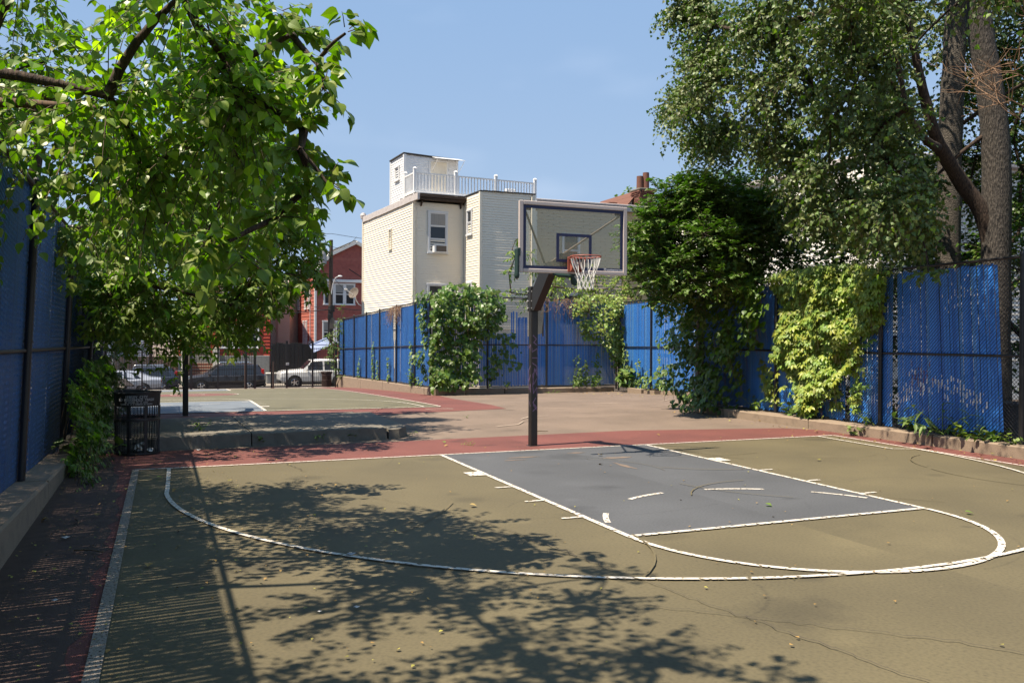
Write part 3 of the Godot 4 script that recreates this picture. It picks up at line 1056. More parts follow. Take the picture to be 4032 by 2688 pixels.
# clapboards on a wall: at = lower left corner seen from outside, ex along the wall; width may be a Callable of height -> [from, to]
func siding(parent: Node3D, at: Vector3, ex: Vector3, width, y1: float, pitch: float, material: Material, other: Material = null, lip := 0.02, called := "siding_board"):
	var key = "%.3f %.3f" % [pitch, lip]
	if not board_mesh.has(key):
		var m := MB.new()
		var p := pitch
		m.quad(Vector3(0, 0, lip), Vector3(1, 0, lip), Vector3(1, p, 0.003), Vector3(0, p, 0.003))
		m.quad(Vector3(0, 0, -0.01), Vector3(1, 0, -0.01), Vector3(1, 0, lip), Vector3(0, 0, lip))
		m.quad(Vector3(0, 0, -0.01), Vector3(0, 0, lip), Vector3(0, p, 0.003), Vector3(0, p, -0.01))
		m.quad(Vector3(1, 0, lip), Vector3(1, 0, -0.01), Vector3(1, p, -0.01), Vector3(1, p, 0.003))
		board_mesh[key] = m.mesh()
	var r := RandomNumberGenerator.new()
	r.seed = hash(key) + int(at.x * 10)
	var ez = ex.cross(Vector3.UP).normalized()
	var y := 0.0
	while y < y1 - 0.02:
		var w := [0.0, width] if width is float else width.call(at.y + y)
		if w[1] - w[0] > 0.05:
			var q = part(called, board_mesh[key], other if other and r.randf() < 0.3 else material, parent)
			q.transform = Transform3D(Basis(ex * (w[1] - w[0]), Vector3.UP, ez), at + ex * w[0] + Vector3.UP * y + ez * r.randf_range(-0.002, 0.002))
		y += pitch


# a sash window: centre on the wall, ex along, w and h of the whole with trim; dark panes behind
func window(parent: Node3D, c: Vector3, ex: Vector3, w: float, h: float, sashes := 2, trim: Material = null, called := "window", curtain := 0.0, frame := 0.09):
	var ez = ex.cross(Vector3.UP).normalized()
	var bs := Basis(ex, Vector3.UP, ez)
	var tm: Material = trim if trim else mats.window_trim
	var m := MB.new()
	var f = frame
	for s in [-1.0, 1.0]:
		m.cbox(c + bs * Vector3(s * (w - f) / 2, 0, 0.035), Vector3(f, h, 0.07), 0.006, bs)
	m.cbox(c + bs * Vector3(0, (h - f) / 2, 0.038), Vector3(w + 0.04, f, 0.08), 0.006, bs)
	m.cbox(c + bs * Vector3(0, -(h - f) / 2, 0.045), Vector3(w + 0.06, f, 0.10), 0.006, bs)
	var o = part(called, m, tm, parent)
	var iw = w - 2 * f; var ih = h - 2 * f
	var sash := MB.new()
	var t := 0.04
	var hh = ih / sashes
	for i in sashes:
		var cy = -ih / 2 + hh * (i + 0.5)
		var zz = 0.02 + 0.012 * i
		for s in [-1.0, 1.0]:
			sash.box(c + bs * Vector3(s * (iw - t) / 2, cy, zz), Vector3(t, hh, 0.022), bs)
			sash.box(c + bs * Vector3(0, cy + s * (hh - t) / 2, zz + 0.001), Vector3(iw, t, 0.022), bs)
	part("sash", sash, tm, o)
	for i in sashes:
		var pn := MB.new()
		var cy = -ih / 2 + hh * (i + 0.5)
		pn.box(c + bs * Vector3(0, cy, 0.008 + 0.012 * i), Vector3(iw - t, hh - t, 0.006), bs)
		part("pane", pn, mats.dark_glass, o)
	if curtain > 0.0:
		var cu := MB.new()
		var k := 14
		for i in k:
			var x0 = lerpf(-iw / 2 + 0.03, iw / 2 - 0.03, float(i) / k); var x1 = lerpf(-iw / 2 + 0.03, iw / 2 - 0.03, float(i + 1) / k)
			var z0 = 0.047 if i % 2 else 0.054; var z1 = 0.054 if i % 2 else 0.047
			var yb = ih / 2 - 0.03 - ih * curtain
			cu.quad(c + bs * Vector3(x0, yb, z0), c + bs * Vector3(x1, yb, z1), c + bs * Vector3(x1, ih / 2 - 0.045, z1), c + bs * Vector3(x0, ih / 2 - 0.045, z0))
		part("curtain", cu, mats.curtain, o)
	return o


func corner_post(parent: Node3D, x: float, z: float, y0: float, y1: float, w: float, material: Material):
	var m := MB.new()
	m.cbox(Vector3(x, (y0 + y1) / 2, z), Vector3(w, y1 - y0, w), 0.008)
	part("corner_trim", m, material, parent)


func cream_house():
	var h := thing("cream_house", "cream clapboard house with a white balustraded roof deck beside the far court", "house", Vector3(4.68, 0, -25.1))
	h.rotation.y = deg_to_rad(3.5)
	var c := MB.new()
	c.box(Vector3(3.2, 3.3, -4.12), Vector3(6.36, 9.4, 8.2))
	c.box(Vector3(3.86, 3.4, 0.92), Vector3(2.68, 9.9, 1.9))
	part("wall", c, mats.cream, h)
	var X := Vector3.RIGHT; var Z := Vector3.BACK
	siding(h, Vector3(0.0, 2.2, -8.2), Z, 8.15, 5.75, 0.115, mats.cream, null, 0.027)
	siding(h, Vector3(0.06, 2.2, 0.0), X, 2.42, 5.75, 0.115, mats.cream, null, 0.02)
	siding(h, Vector3(2.5, 2.2, 0.0), Z, 1.84, 6.05, 0.115, mats.cream, null, 0.02)
	siding(h, Vector3(2.56, 2.2, 1.89), X, 2.6, 6.12, 0.115, mats.cream, null, 0.022)
	corner_post(h, 0.03, 0.0, 1.0, 8.0, 0.14, mats.cream_white)
	corner_post(h, 2.53, 1.88, 1.0, 8.35, 0.13, mats.cream_white)
	corner_post(h, 5.2, 1.88, 1.0, 8.4, 0.14, mats.cream)
	corner_post(h, -0.01, -8.2, 1.0, 8.3, 0.12, mats.cream_white)
	# recess windows and the narrow ones
	var w1 = window(h, Vector3(1.19, 6.64, 0.0), X, 0.98, 1.98, 3, null, "window", 0.30)
	var ac := MB.new()
	ac.cbox(Vector3(1.24, 5.885, 0.14), Vector3(0.64, 0.36, 0.30), 0.012)
	var aco = part("air_conditioner", ac, mats.white_vinyl, w1)
	for o in [aco]:
		var gr := MB.new()
		gr.box(Vector3(1.27, 5.885, 0.293), Vector3(0.50, 0.27, 0.006))
		part("grille", gr, mats.taupe, w1)
	window(h, Vector3(1.17, 3.55, 0.0), X, 1.0, 1.5, 2)
	window(h, Vector3(0.0, 6.6, -3.31), Z, 0.44, 1.05, 2, mats.cream_white, "narrow_window", 0.0, 0.06)
	window(h, Vector3(2.5, 7.1, 0.76), Z, 0.62, 1.22, 2, mats.window_trim, "narrow_window", 0.0, 0.08)
	window(h, Vector3(2.5, 3.9, 0.79), Z, 0.6, 0.95, 2, mats.window_trim, "narrow_window", 0.0, 0.08)
	# eaves, parapet, roofs
	var e := MB.new()
	e.cbox(Vector3(1.32, 8.13, 0.14), Vector3(2.5, 0.10, 0.36), 0.01)
	e.cbox(Vector3(1.34, 8.24, 0.16), Vector3(2.56, 0.10, 0.44), 0.01)
	var eo = part("eave", e, mats.old_wood, h)
	for x in [0.34, 2.28]:
		var b := MB.new()
		b.slab(PackedVector2Array([Vector2(0, 0), Vector2(0.0, -0.28), Vector2(0.08, -0.24), Vector2(0.24, -0.06), Vector2(0.24, 0)]), Vector3(x, 8.08, 0.01), Z, Vector3.UP, 0.05)
		part("bracket", b, mats.old_wood, eo)
	var r := RandomNumberGenerator.new()
	r.seed = 12
	var z := -8.2
	while z < 0.2:
		var m := MB.new()
		var l = 0.9
		m.cbox(Vector3(-0.02, 8.14 + r.randf_range(-0.008, 0.008), z + l / 2), Vector3(0.12, 0.30, l - 0.01), 0.01, Basis(Vector3.RIGHT, r.randf_range(-0.006, 0.006)))
		part("parapet_flashing", m, mats.roof_metal, h)
		z += l
	var cap := MB.new()
	cap.lathe([Vector2(0.0, 0.0), Vector2(0.14, 0.0), Vector2(0.17, 0.18), Vector2(0.12, 0.30), Vector2(0, 0.34)], 12, Vector3(-0.02, 8.2, -8.2))
	part("finial", cap, mats.roof_metal, h)
	var rf := MB.new()
	rf.box(Vector3(3.2, 8.28, -4.1), Vector3(6.3, 0.08, 8.1))
	part("roof", rf, mats.tar, h)
	var r2 := MB.new()
	for i in 14:
		var x0 = 2.48 + i * 0.2
		r2.cbox(Vector3(x0 + 0.1, 8.40 + 0.012 * i * 0.25 + r.randf_range(-0.008, 0.008), 0.94), Vector3(0.202, 0.05, 2.06 + r.randf_range(-0.04, 0.03)), 0.006, Basis(Vector3.BACK, r.randf_range(-0.03, 0.03)))
	part("bay_roof", r2, mats.tar, h)
	# roof deck: posts, rails, balusters
	var bal := MB.new()
	bal.box(Vector3(0, 0.42, 0), Vector3(0.045, 0.78, 0.045))
	var bm = bal.mesh()
	var d = part("roof_deck", deck_floor(), mats.white_vinyl, h)
	var posts = [[0.1, -0.1], [2.12, -0.1], [4.18, -0.1], [6.28, -0.1], [0.1, -1.42]]
	for p in posts:
		var m := MB.new()
		m.cbox(Vector3(p[0], 8.92, p[1]), Vector3(0.13, 1.16, 0.13), 0.008)
		m.lathe([Vector2(0.0, 0), Vector2(0.105, 0), Vector2(0.105, 0.03), Vector2(0.06, 0.09), Vector2(0, 0.11)], 4, Vector3(p[0], 9.5, p[1]), Basis(Vector3.UP, PI / 4), false)
		part("deck_post", m, mats.white_vinyl, d)
	for s in [[0, 1], [1, 2], [2, 3], [0, 4]]:
		var a = Vector3(posts[s[0]][0], 8.5, posts[s[0]][1]); var b = Vector3(posts[s[1]][0], 8.5, posts[s[1]][1])
		var m := MB.new()
		m.bar(a + Vector3(0, 0.84, 0), b + Vector3(0, 0.84, 0), 0.08, 0.06); m.bar(a + Vector3(0, 0.02, 0), b + Vector3(0, 0.02, 0), 0.06, 0.06)
		part("rail", m, mats.white_vinyl, d)
		var k = int(a.distance_to(b) / 0.15)
		for i in range(1, k):
			var q = part("baluster", bm, mats.white_vinyl, d)
			q.position = a.lerp(b, float(i) / k)
	var ch := MB.new()
	for i in 5:
		ch.cbox(Vector3(5.1 + i * 0.11, 8.9, -0.9), Vector3(0.095, 0.42, 0.3), 0.015)
	part("roof_unit", ch, mats.white_vinyl, h)
	# stair head on the roof
	var p := MB.new()
	p.slab(PackedVector2Array([Vector2(0.08, 8.3), Vector2(2.76, 8.3), Vector2(2.76, 10.36), Vector2(0.08, 10.44)]), Vector3(0, 0, -1.51), X, Vector3.UP, 2.05)
	var ph = part("stair_head", p, mats.white_vinyl, h)
	siding(ph, Vector3(0.07, 8.3, -3.56), Z, 2.0, 2.1, 0.115, mats.white_vinyl)
	siding(ph, Vector3(0.12, 8.3, -1.5), X, 2.6, 2.05, 0.115, mats.white_vinyl)
	var tr := MB.new()
	tr.cbox(Vector3(0.08, 9.37, -1.5), Vector3(0.13, 2.16, 0.13), 0.006)
	tr.cbox(Vector3(2.74, 9.33, -1.5), Vector3(0.1, 2.06, 0.1), 0.006)
	tr.cbox(Vector3(0.08, 9.37, -3.56), Vector3(0.12, 2.16, 0.12), 0.006)
	part("corner_trim", tr, mats.white_vinyl, ph)
	var rt := MB.new()
	rt.cbox(Vector3(1.42, 10.45, -2.52), Vector3(2.86, 0.06, 2.2), 0.008, Basis(Vector3.BACK, -0.03))
	part("roof", rt, mats.tar, ph)
	var dr := MB.new()
	dr.cbox(Vector3(1.78, 9.27, -1.48), Vector3(0.98, 2.04, 0.06), 0.006)
	part("door_frame", dr, mats.white_vinyl, ph)
	var dl := MB.new()
	dl.cbox(Vector3(1.78, 9.25, -1.445), Vector3(0.82, 1.92, 0.03), 0.006)
	part("door", dl, mats.cream_white, ph)
	var wn = window(ph, Vector3(0.07, 9.68, -2.5), Z, 0.66, 0.74, 1, mats.white_vinyl, "window", 0.0, 0.07)
	# ribbed awning over the door, with two stays
	for i in 6:
		var m := MB.new()
		var t0 = i * 0.12
		m.cbox(Vector3(2.15, 10.42 - t0 * 0.27, -1.46 + t0 + 0.06), Vector3(1.42, 0.025, 0.13), 0.004, Basis(Vector3.RIGHT, 0.26))
		part("awning_slat", m, mats.white_vinyl, ph)
	for x in [1.47, 2.82]:
		var m := MB.new()
		m.tube([Vector3(x, 9.8, -1.46), Vector3(x, 10.2, -0.78)], 0.014, 6)
		part("awning_stay", m, mats.white_vinyl, ph)
	var dp := MB.new()
	dp.tube([Vector3(5.08, 8.3, 1.96), Vector3(5.08, 1.0, 1.96)], 0.04, 8)
	dp.tube([Vector3(0.12, 8.0, 0.06), Vector3(0.12, 5.0, 0.05), Vector3(0.16, 2.0, 0.05)], 0.012, 5)
	part("downpipe", dp, mats.cream_white, h)
	# dish on the far corner, over the street
	var dish := thing("satellite_dish", "grey satellite dish on an arm at the far corner of the cream house", "satellite dish", Vector3(3.98, 4.0, -33.5))
	var dm := MB.new()
	var fwd = Basis(Vector3.UP, -0.9) * Basis(Vector3.RIGHT, 1.15)
	dm.lathe([Vector2(0.0, 0.0), Vector2(0.15, 0.02), Vector2(0.22, 0.05), Vector2(0.31, 0.10), Vector2(0.32, 0.11), Vector2(0.30, 0.11), Vector2(0.21, 0.065), Vector2(0.14, 0.035), Vector2(0.0, 0.02)], 24, Vector3(-0.28, 0.14, 0.25), fwd)
	part("reflector", dm, mats.taupe, dish)
	var am := MB.new()
	am.tube([Vector3(0.12, -0.5, 0.1), Vector3(-0.05, -0.42, 0.15), Vector3(-0.2, -0.2, 0.22), Vector3(-0.27, 0.1, 0.25)], 0.025, 8)
	am.tube([Vector3(-0.25, 0.0, 0.25), Vector3(-0.75, 0.32, 0.42)], 0.018, 6)
	am.cbox(Vector3(-0.80, 0.36, 0.44), Vector3(0.16, 0.08, 0.08), 0.01)
	part("arm", am, mats.window_trim, dish)


func deck_floor() -> MB:
	var m := MB.new()
	m.cbox(Vector3(3.2, 8.42, -1.0), Vector3(6.36, 0.05, 2.2), 0.008)
	return m


func core(parent: Node3D, boxes: Array, material: Material):
	var m := MB.new()
	for b in boxes:
		m.box(b[0], b[1])
	part("wall", m, material, parent)


func beige_house():
	var h := thing("beige_house", "flat roofed beige house seen through the clear backboard", "house", Vector3(14.3, 0, -26.0))
	core(h, [[Vector3(0, 3.8, -2.5), Vector3(6.5, 9.4, 5.0)]], mats.beige)
	siding(h, Vector3(-3.25, 1.6, 0.01), Vector3.RIGHT, 4.95, 6.7, 0.16, mats.beige)
	siding(h, Vector3(1.75, 1.6, 0.01), Vector3.RIGHT, 1.5, 6.7, 0.16, mats.yellow_siding)
	siding(h, Vector3(-3.26, 1.6, -5.0), Vector3.BACK, 5.0, 6.7, 0.16, mats.beige)
	var c := MB.new()
	c.cbox(Vector3(0.0, 8.45, 0.06), Vector3(6.7, 0.28, 0.28), 0.02)
	c.cbox(Vector3(0.0, 8.62, 0.02), Vector3(6.6, 0.10, 0.42), 0.02)
	part("cornice", c, mats.roof_metal, h)
	window(h, Vector3(-1.2, 6.2, 0.02), Vector3.RIGHT, 1.0, 1.7, 2)
	window(h, Vector3(2.25, 6.1, 0.02), Vector3.RIGHT, 0.9, 1.7, 2)
	window(h, Vector3(-1.2, 3.2, 0.02), Vector3.RIGHT, 1.0, 1.7, 2)
	var v := MB.new()
	v.cbox(Vector3(1.4, 8.75, -0.7), Vector3(0.9, 0.10, 0.5), 0.02)
	v.cbox(Vector3(1.5, 8.83, -0.7), Vector3(0.5, 0.10, 0.4), 0.02)
	part("roof_vent", v, mats.terracotta, h)


func chimney_house():
	var h := thing("gabled_house", "house with a brown gable roof and brick chimney above the maple", "house", Vector3(20.8, 0, -33.0))
	core(h, [[Vector3(0, 3.6, -1.6), Vector3(4.6, 8.6, 4.6)]], mats.white_siding)
	siding(h, Vector3(-2.31, 2.0, -3.9), Vector3.BACK, 4.6, 5.9, 0.16, mats.white_siding)
	var m := MB.new()
	m.slab(PackedVector2Array([Vector2(-2.5, 7.9), Vector2(2.5, 7.9), Vector2(0.0, 10.7)]), Vector3(0, 0, 0.7), Vector3.RIGHT, Vector3.UP, 4.4)
	part("gable", m, mats.white_siding, h)
	for s in [-1.0, 1.0]:
		for i in 9:
			var t := MB.new()
			var f0 = i / 9.0
			var x = s * lerpf(2.75, 0.16, f0 + 0.05); var y = lerpf(7.75, 10.72, f0 + 0.05)
			t.box(Vector3(x, y, -1.5), Vector3(0.48, 0.03, 5.0), Basis(Vector3.BACK, -s * 0.84))
			part("shingle_row", t, mats.terracotta, h)
	var ch := thing("brick_chimney", "brick chimney with two clay pots beside the brown gable roof", "chimney", Vector3(20.75, 8.7, -31.8))
	var bk := MB.new()
	bk.cbox(Vector3.ZERO, Vector3(0.235, 0.085, 0.11), 0.008)
	var bm = bk.mesh()
	var co := MB.new()
	co.box(Vector3(0, 0.95, 0), Vector3(0.98, 1.9, 0.98))
	part("mortar", co, mats.mortar, ch)
	var r := RandomNumberGenerator.new()
	r.seed = 3
	for row in 18:
		var out = 0.0 if row < 15 else (row - 14) * 0.035
		for side in 2:
			for i in 4:
				var q = part("brick", bm, [mats.brick_a, mats.brick_b, mats.brick_c][r.randi() % 3], ch)
				var u = -0.375 + i * 0.25 + (0.06 if row % 2 else -0.06)
				if side == 0:
					q.position = Vector3(u, 0.06 + row * 0.103, 0.455 + out + r.randf_range(-0.004, 0.004))
				else:
					q.transform = Transform3D(Basis(Vector3.UP, PI / 2), Vector3(-0.455 - out, 0.06 + row * 0.103, u))
	var cp := MB.new()
	cp.cbox(Vector3(0, 1.94, 0), Vector3(1.22, 0.12, 1.22), 0.03)
	part("cap", cp, mats.old_concrete, ch)
	for x in [[-0.24, 0.78, 0.0], [0.12, 1.0, 0.1]]:
		var p := MB.new()
		p.lathe([Vector2(0.20, 0), Vector2(0.19, x[1]), Vector2(0.16, x[1]), Vector2(0.15, 0.2)], 14, Vector3(x[0], 2.0, x[2]))
		part("chimney_pot", p, mats.terracotta, ch)


func white_house():
	var h := thing("white_house", "white clapboard house in full sun glimpsed behind the maple and fence", "house", Vector3(12.9, 0, -11.5))
	core(h, [[Vector3(3.0, 3.2, 0), Vector3(5.9, 7.6, 11.5)]], mats.white_siding)
	siding(h, Vector3(0.0, 1.2, -5.75), Vector3.BACK, 11.5, 5.9, 0.14, mats.white_siding)
	siding(h, Vector3(0.05, 1.2, 5.76), Vector3.RIGHT, 5.9, 5.9, 0.14, mats.white_siding)
	var m := MB.new()
	m.cbox(Vector3(3.0, 7.12, 0), Vector3(6.3, 0.16, 11.9), 0.03)
	part("roof", m, mats.roof_metal, h)
	window(h, Vector3(0.0, 5.6, -2.9), Vector3.BACK, 0.9, 1.6, 2)
	window(h, Vector3(0.0, 5.6, 2.5), Vector3.BACK, 0.9, 1.6, 2)


func salmon_house():
	var h := thing("salmon_house", "salmon shingled house with a white edged gambrel roof across the street", "house", Vector3(7.65, 0, -52))
	h.rotation.y = deg_to_rad(2.0)
	var y0 := -1.7
	core(h, [[Vector3(0, 2.0, -6.0), Vector3(6.1, 8.0, 11.9)]], mats.salmon)
	var g := PackedVector2Array([Vector2(-3.0, 5.9), Vector2(3.0, 5.9), Vector2(2.9, 6.7), Vector2(1.95, 7.9), Vector2(0.0, 8.9), Vector2(-1.95, 7.9), Vector2(-2.9, 6.7)])
	var m := MB.new()
	m.slab(g, Vector3(0, 0, -0.06), Vector3.RIGHT, Vector3.UP, 10)
	part("gable", m, mats.salmon, h)
	siding(h, Vector3(-3.06, y0 + 1.0, 0.0), Vector3.RIGHT, 6.1, 6.7, 0.27, mats.salmon, mats.salmon_b, 0.028)
	siding(h, Vector3(-3.06, 6.15, 0.0), Vector3.RIGHT, func(y): var e = (2.95 if y < 6.5 else (lerpf(2.85, 1.95, clampf((y - 6.5) / 1.3, 0, 1)) if y < 7.75 else maxf(0.0, lerpf(1.85, 0.0, (y - 7.75) / 1.0)))); return [3.06 - e, 3.06 + e], 2.6, 0.2, mats.salmon, mats.salmon_b, 0.02)
	siding(h, Vector3(-3.06, y0 + 1.0, -11.8), Vector3.BACK, 11.75, 6.9, 0.27, mats.salmon_b, mats.salmon, 0.028)
	# roof edge boards
	var pts = [Vector3(-3.2, 6.45, 0.14), Vector3(-2.95, 6.75, 0.14), Vector3(-2.0, 7.98, 0.14), Vector3(0, 9.02, 0.14), Vector3(2.0, 7.98, 0.14), Vector3(3.0, 6.7, 0.14)]
	for i in pts.size() - 1:
		var b := MB.new()
		b.bar(pts[i] - Vector3(0, 0.06, 0.1), pts[i + 1] - Vector3(0, 0.06, 0.1), 0.5, 0.24)
		part("roof_edge", b, mats.white_siding, h)
	for i in pts.size() - 1:
		var b := MB.new()
		b.bar((pts[i] + Vector3(0, 0.1, -5.4)), (pts[i + 1] + Vector3(0, 0.1, -5.4)), 10.3, 0.08)
		part("roof", b, mats.tar, h)
	var bd := MB.new()
	bd.cbox(Vector3(0, 6.0, 0.10), Vector3(6.3, 0.22, 0.22), 0.02)
	part("belt_moulding", bd, mats.white_vinyl, h)
	# dormer on the left slope
	var dm := MB.new()
	dm.box(Vector3(-2.45, 6.85, -3.0), Vector3(1.5, 1.7, 2.4))
	part("dormer", dm, mats.salmon_b, h)
	var dt := MB.new()
	dt.cbox(Vector3(-2.45, 7.74, -3.0), Vector3(1.7, 0.10, 2.6), 0.01)
	part("dormer_roof", dt, mats.white_siding, h)
	# windows: a triple above, a pair below
	for x in [-2.05, -1.25, -0.45]:
		window(h, Vector3(x, 5.0, 0.02), Vector3.RIGHT, 0.80, 1.66, 2, mats.white_vinyl, "window", 0.4)
	window(h, Vector3(-2.05, 2.15, 0.02), Vector3.RIGHT, 0.95, 1.72, 2, mats.white_vinyl, "window", 0.4)
	window(h, Vector3(-1.05, 2.15, 0.02), Vector3.RIGHT, 0.95, 1.72, 2, mats.white_vinyl, "window", 0.4)
	window(h, Vector3(1.6, 2.15, 0.02), Vector3.RIGHT, 0.95, 1.72, 2, mats.white_vinyl, "window", 0.4)
	window(h, Vector3(-0.75, -0.75, 0.03), Vector3.RIGHT, 2.9, 0.7, 1, mats.grey_block, "cellar_window")
	for z in [-2.2, -3.6, -6.5]:
		window(h, Vector3(-3.07, 4.7, z), Vector3.BACK, 0.7, 1.6, 2, mats.white_vinyl)
	for z in [-3.2, -4.3]:
		window(h, Vector3(-3.07, 2.1, z), Vector3.BACK, 0.6, 1.9, 2, mats.white_vinyl)
	corner_post(h, -3.04, 0.0, y0, 6.2, 0.16, mats.white_vinyl)
	var mb := MB.new()
	mb.cbox(Vector3(-3.15, 1.2, -1.6), Vector3(0.16, 0.5, 0.34), 0.02)
	mb.tube([Vector3(-3.12, -1, -1.6), Vector3(-3.12, 5.5, -1.6)], 0.03, 6)
	part("meter_box", mb, mats.window_trim, h)
	var ft := MB.new()
	ft.cbox(Vector3(0, -1.2, 0.04), Vector3(6.16, 1.2, 0.1), 0.02)
	part("foundation", ft, mats.grey_block, h)


func red_house():
	var h := thing("red_house", "bright red sided house with white windows and brick steps behind the left trees", "house", Vector3(-1.8, 0, -52))
	h.rotation.y = deg_to_rad(-7.0)
	core(h, [[Vector3(0, 2.7, -5.0), Vector3(6.2, 9.2, 9.9)]], mats.bright_red)
	siding(h, Vector3(-3.12, 0.4, 0.0), Vector3.RIGHT, 6.25, 5.2, 0.25, mats.bright_red, null, 0.05)
	siding(h, Vector3(-3.12, 6.15, 0.0), Vector3.RIGHT, 6.25, 1.0, 0.25, mats.bright_red, null, 0.05)
	siding(h, Vector3(-3.12, 0.4, -9.9), Vector3.BACK, 9.9, 6.9, 0.25, mats.bright_red, null, 0.05)
	var c := MB.new()
	c.cbox(Vector3(0, 5.85, 0.12), Vector3(6.5, 0.34, 0.3), 0.03)
	c.cbox(Vector3(0, 7.3, 0.14), Vector3(6.5, 0.28, 0.4), 0.03)
	part("cornice", c, mats.white_vinyl, h)
	var rf := MB.new()
	rf.cbox(Vector3(0, 7.5, -4.9), Vector3(6.5, 0.16, 10.2), 0.03)
	part("roof", rf, mats.tar, h)
	var ft := MB.new()
	ft.cbox(Vector3(0, -0.65, 0.05), Vector3(6.24, 2.1, 0.14), 0.02)
	part("foundation", ft, mats.grey_block, h)
	for x in [0.15, 1.05, 1.95]:
		window(h, Vector3(x, 4.5, 0.04), Vector3.RIGHT, 0.88, 1.85, 2, mats.white_vinyl, "window", 0.35)
	for x in [0.15, 1.05, 1.95]:
		window(h, Vector3(x, 1.75, 0.04), Vector3.RIGHT, 0.88, 1.7, 2, mats.white_vinyl, "window", 0.35)
	var st := MB.new()
	for i in 7:
		st.cbox(Vector3(-1.5, -1.5 + i * 0.21, 1.9 - i * 0.27), Vector3(1.7, 0.20, 0.29 + 0.02 * i), 0.01)
	var sp = part("steps", st, mats.brick_a, h)
	var tr := MB.new()
	for i in 7:
		tr.cbox(Vector3(-1.5, -1.385 + i * 0.21, 1.92 - i * 0.27), Vector3(1.74, 0.045, 0.30), 0.008)
	part("treads", tr, mats.sidewalk, sp)
	for x in [-2.55, -0.5]:
		var p := MB.new()
		p.cbox(Vector3(x, -0.3, 1.0), Vector3(0.34, 2.6, 2.2), 0.03)
		part("stair_wall", p, mats.cream_white, h)
	var d := MB.new()
	d.cbox(Vector3(-1.5, 1.1, 0.06), Vector3(1.1, 2.2, 0.1), 0.02)
	part("door", d, mats.taupe, h)
	# blue scrawl and a small notice on the grey foundation
	var bl := MB.new()
	for p in [[[0.7, -0.35], [0.8, -0.75], [1.05, -0.5], [1.2, -0.85], [1.45, -0.4]], [[0.75, -0.95], [1.35, -0.62]]]:
		var q := []
		for v in p:
			q.append(Vector3(v[0] - 0.3, v[1] + 0.35, 0.13))
		bl.tube(q, 0.045, 4)
	part("painted_scrawl", bl, mats.slat, h)
	var nt := MB.new()
	nt.box(Vector3(0.8, -0.75, 0.14), Vector3(0.28, 0.36, 0.02))
	part("notice", nt, mats.paper, h)


func narrow_house():
	var h := thing("narrow_cream_house", "narrow cream house set back between the red and the salmon houses", "house", Vector3(2.2, 0, -58.5))
	h.rotation.y = deg_to_rad(-28.0)
	core(h, [[Vector3(0.2, 2.4, -3), Vector3(2.9, 8.2, 6)]], mats.cream)
	siding(h, Vector3(-1.25, -0.6, 0.01), Vector3.RIGHT, 1.9, 6.9, 0.16, mats.cream)
	siding(h, Vector3(0.7, -0.6, 0.5), Vector3.RIGHT, 1.0, 6.9, 0.16, mats.cream_white)
	var m := MB.new()
	m.box(Vector3(1.2, 2.6, 0.24), Vector3(1.0, 8.0, 0.5))
	part("bay", m, mats.cream_white, h)
	var r := MB.new()
	r.cbox(Vector3(0.2, 6.5, -2.8), Vector3(3.2, 0.14, 6.6), 0.02)
	part("roof", r, mats.tar, h)
	corner_post(h, -1.2, 0.03, -1, 6.4, 0.14, mats.white_vinyl)


func blue_house():
	var h := thing("pale_blue_house", "low pale blue sided house at the far left across the street", "house", Vector3(-11.2, 0, -57))
	core(h, [[Vector3(0, 0.6, -3), Vector3(9.0, 5.0, 6.0)]], mats.pale_blue)
	siding(h, Vector3(-4.5, -0.4, 0.01), Vector3.RIGHT, 9.0, 3.4, 0.16, mats.pale_blue)
	var r := MB.new()
	r.slab(PackedVector2Array([Vector2(-4.8, 3.0), Vector2(4.8, 3.0), Vector2(3.6, 4.6), Vector2(-3.6, 4.6)]), Vector3(0, 0, 0.4), Vector3.RIGHT, Vector3(0, 0.75, -0.66), 0.1)
	part("roof", r, mats.taupe, h)
	window(h, Vector3(-1.0, 1.4, 0.02), Vector3.RIGHT, 1.4, 1.3, 2, mats.white_vinyl)
	window(h, Vector3(2.4, 1.4, 0.02), Vector3.RIGHT, 1.0, 1.3, 2, mats.white_vinyl)
	var y := thing("yellow_house", "tall yellow house showing in bits between the leaves at the far left", "house", Vector3(-15.5, 0, -66))
	core(y, [[Vector3(0, 3.0, -3), Vector3(7.0, 9.5, 6.0)]], mats.yellow_siding)
	siding(y, Vector3(-3.5, 0.0, 0.01), Vector3.RIGHT, 7.0, 7.6, 0.2, mats.yellow_siding)
	window(y, Vector3(1.2, 4.6, 0.02), Vector3.RIGHT, 1.1, 1.8, 2, mats.white_vinyl)


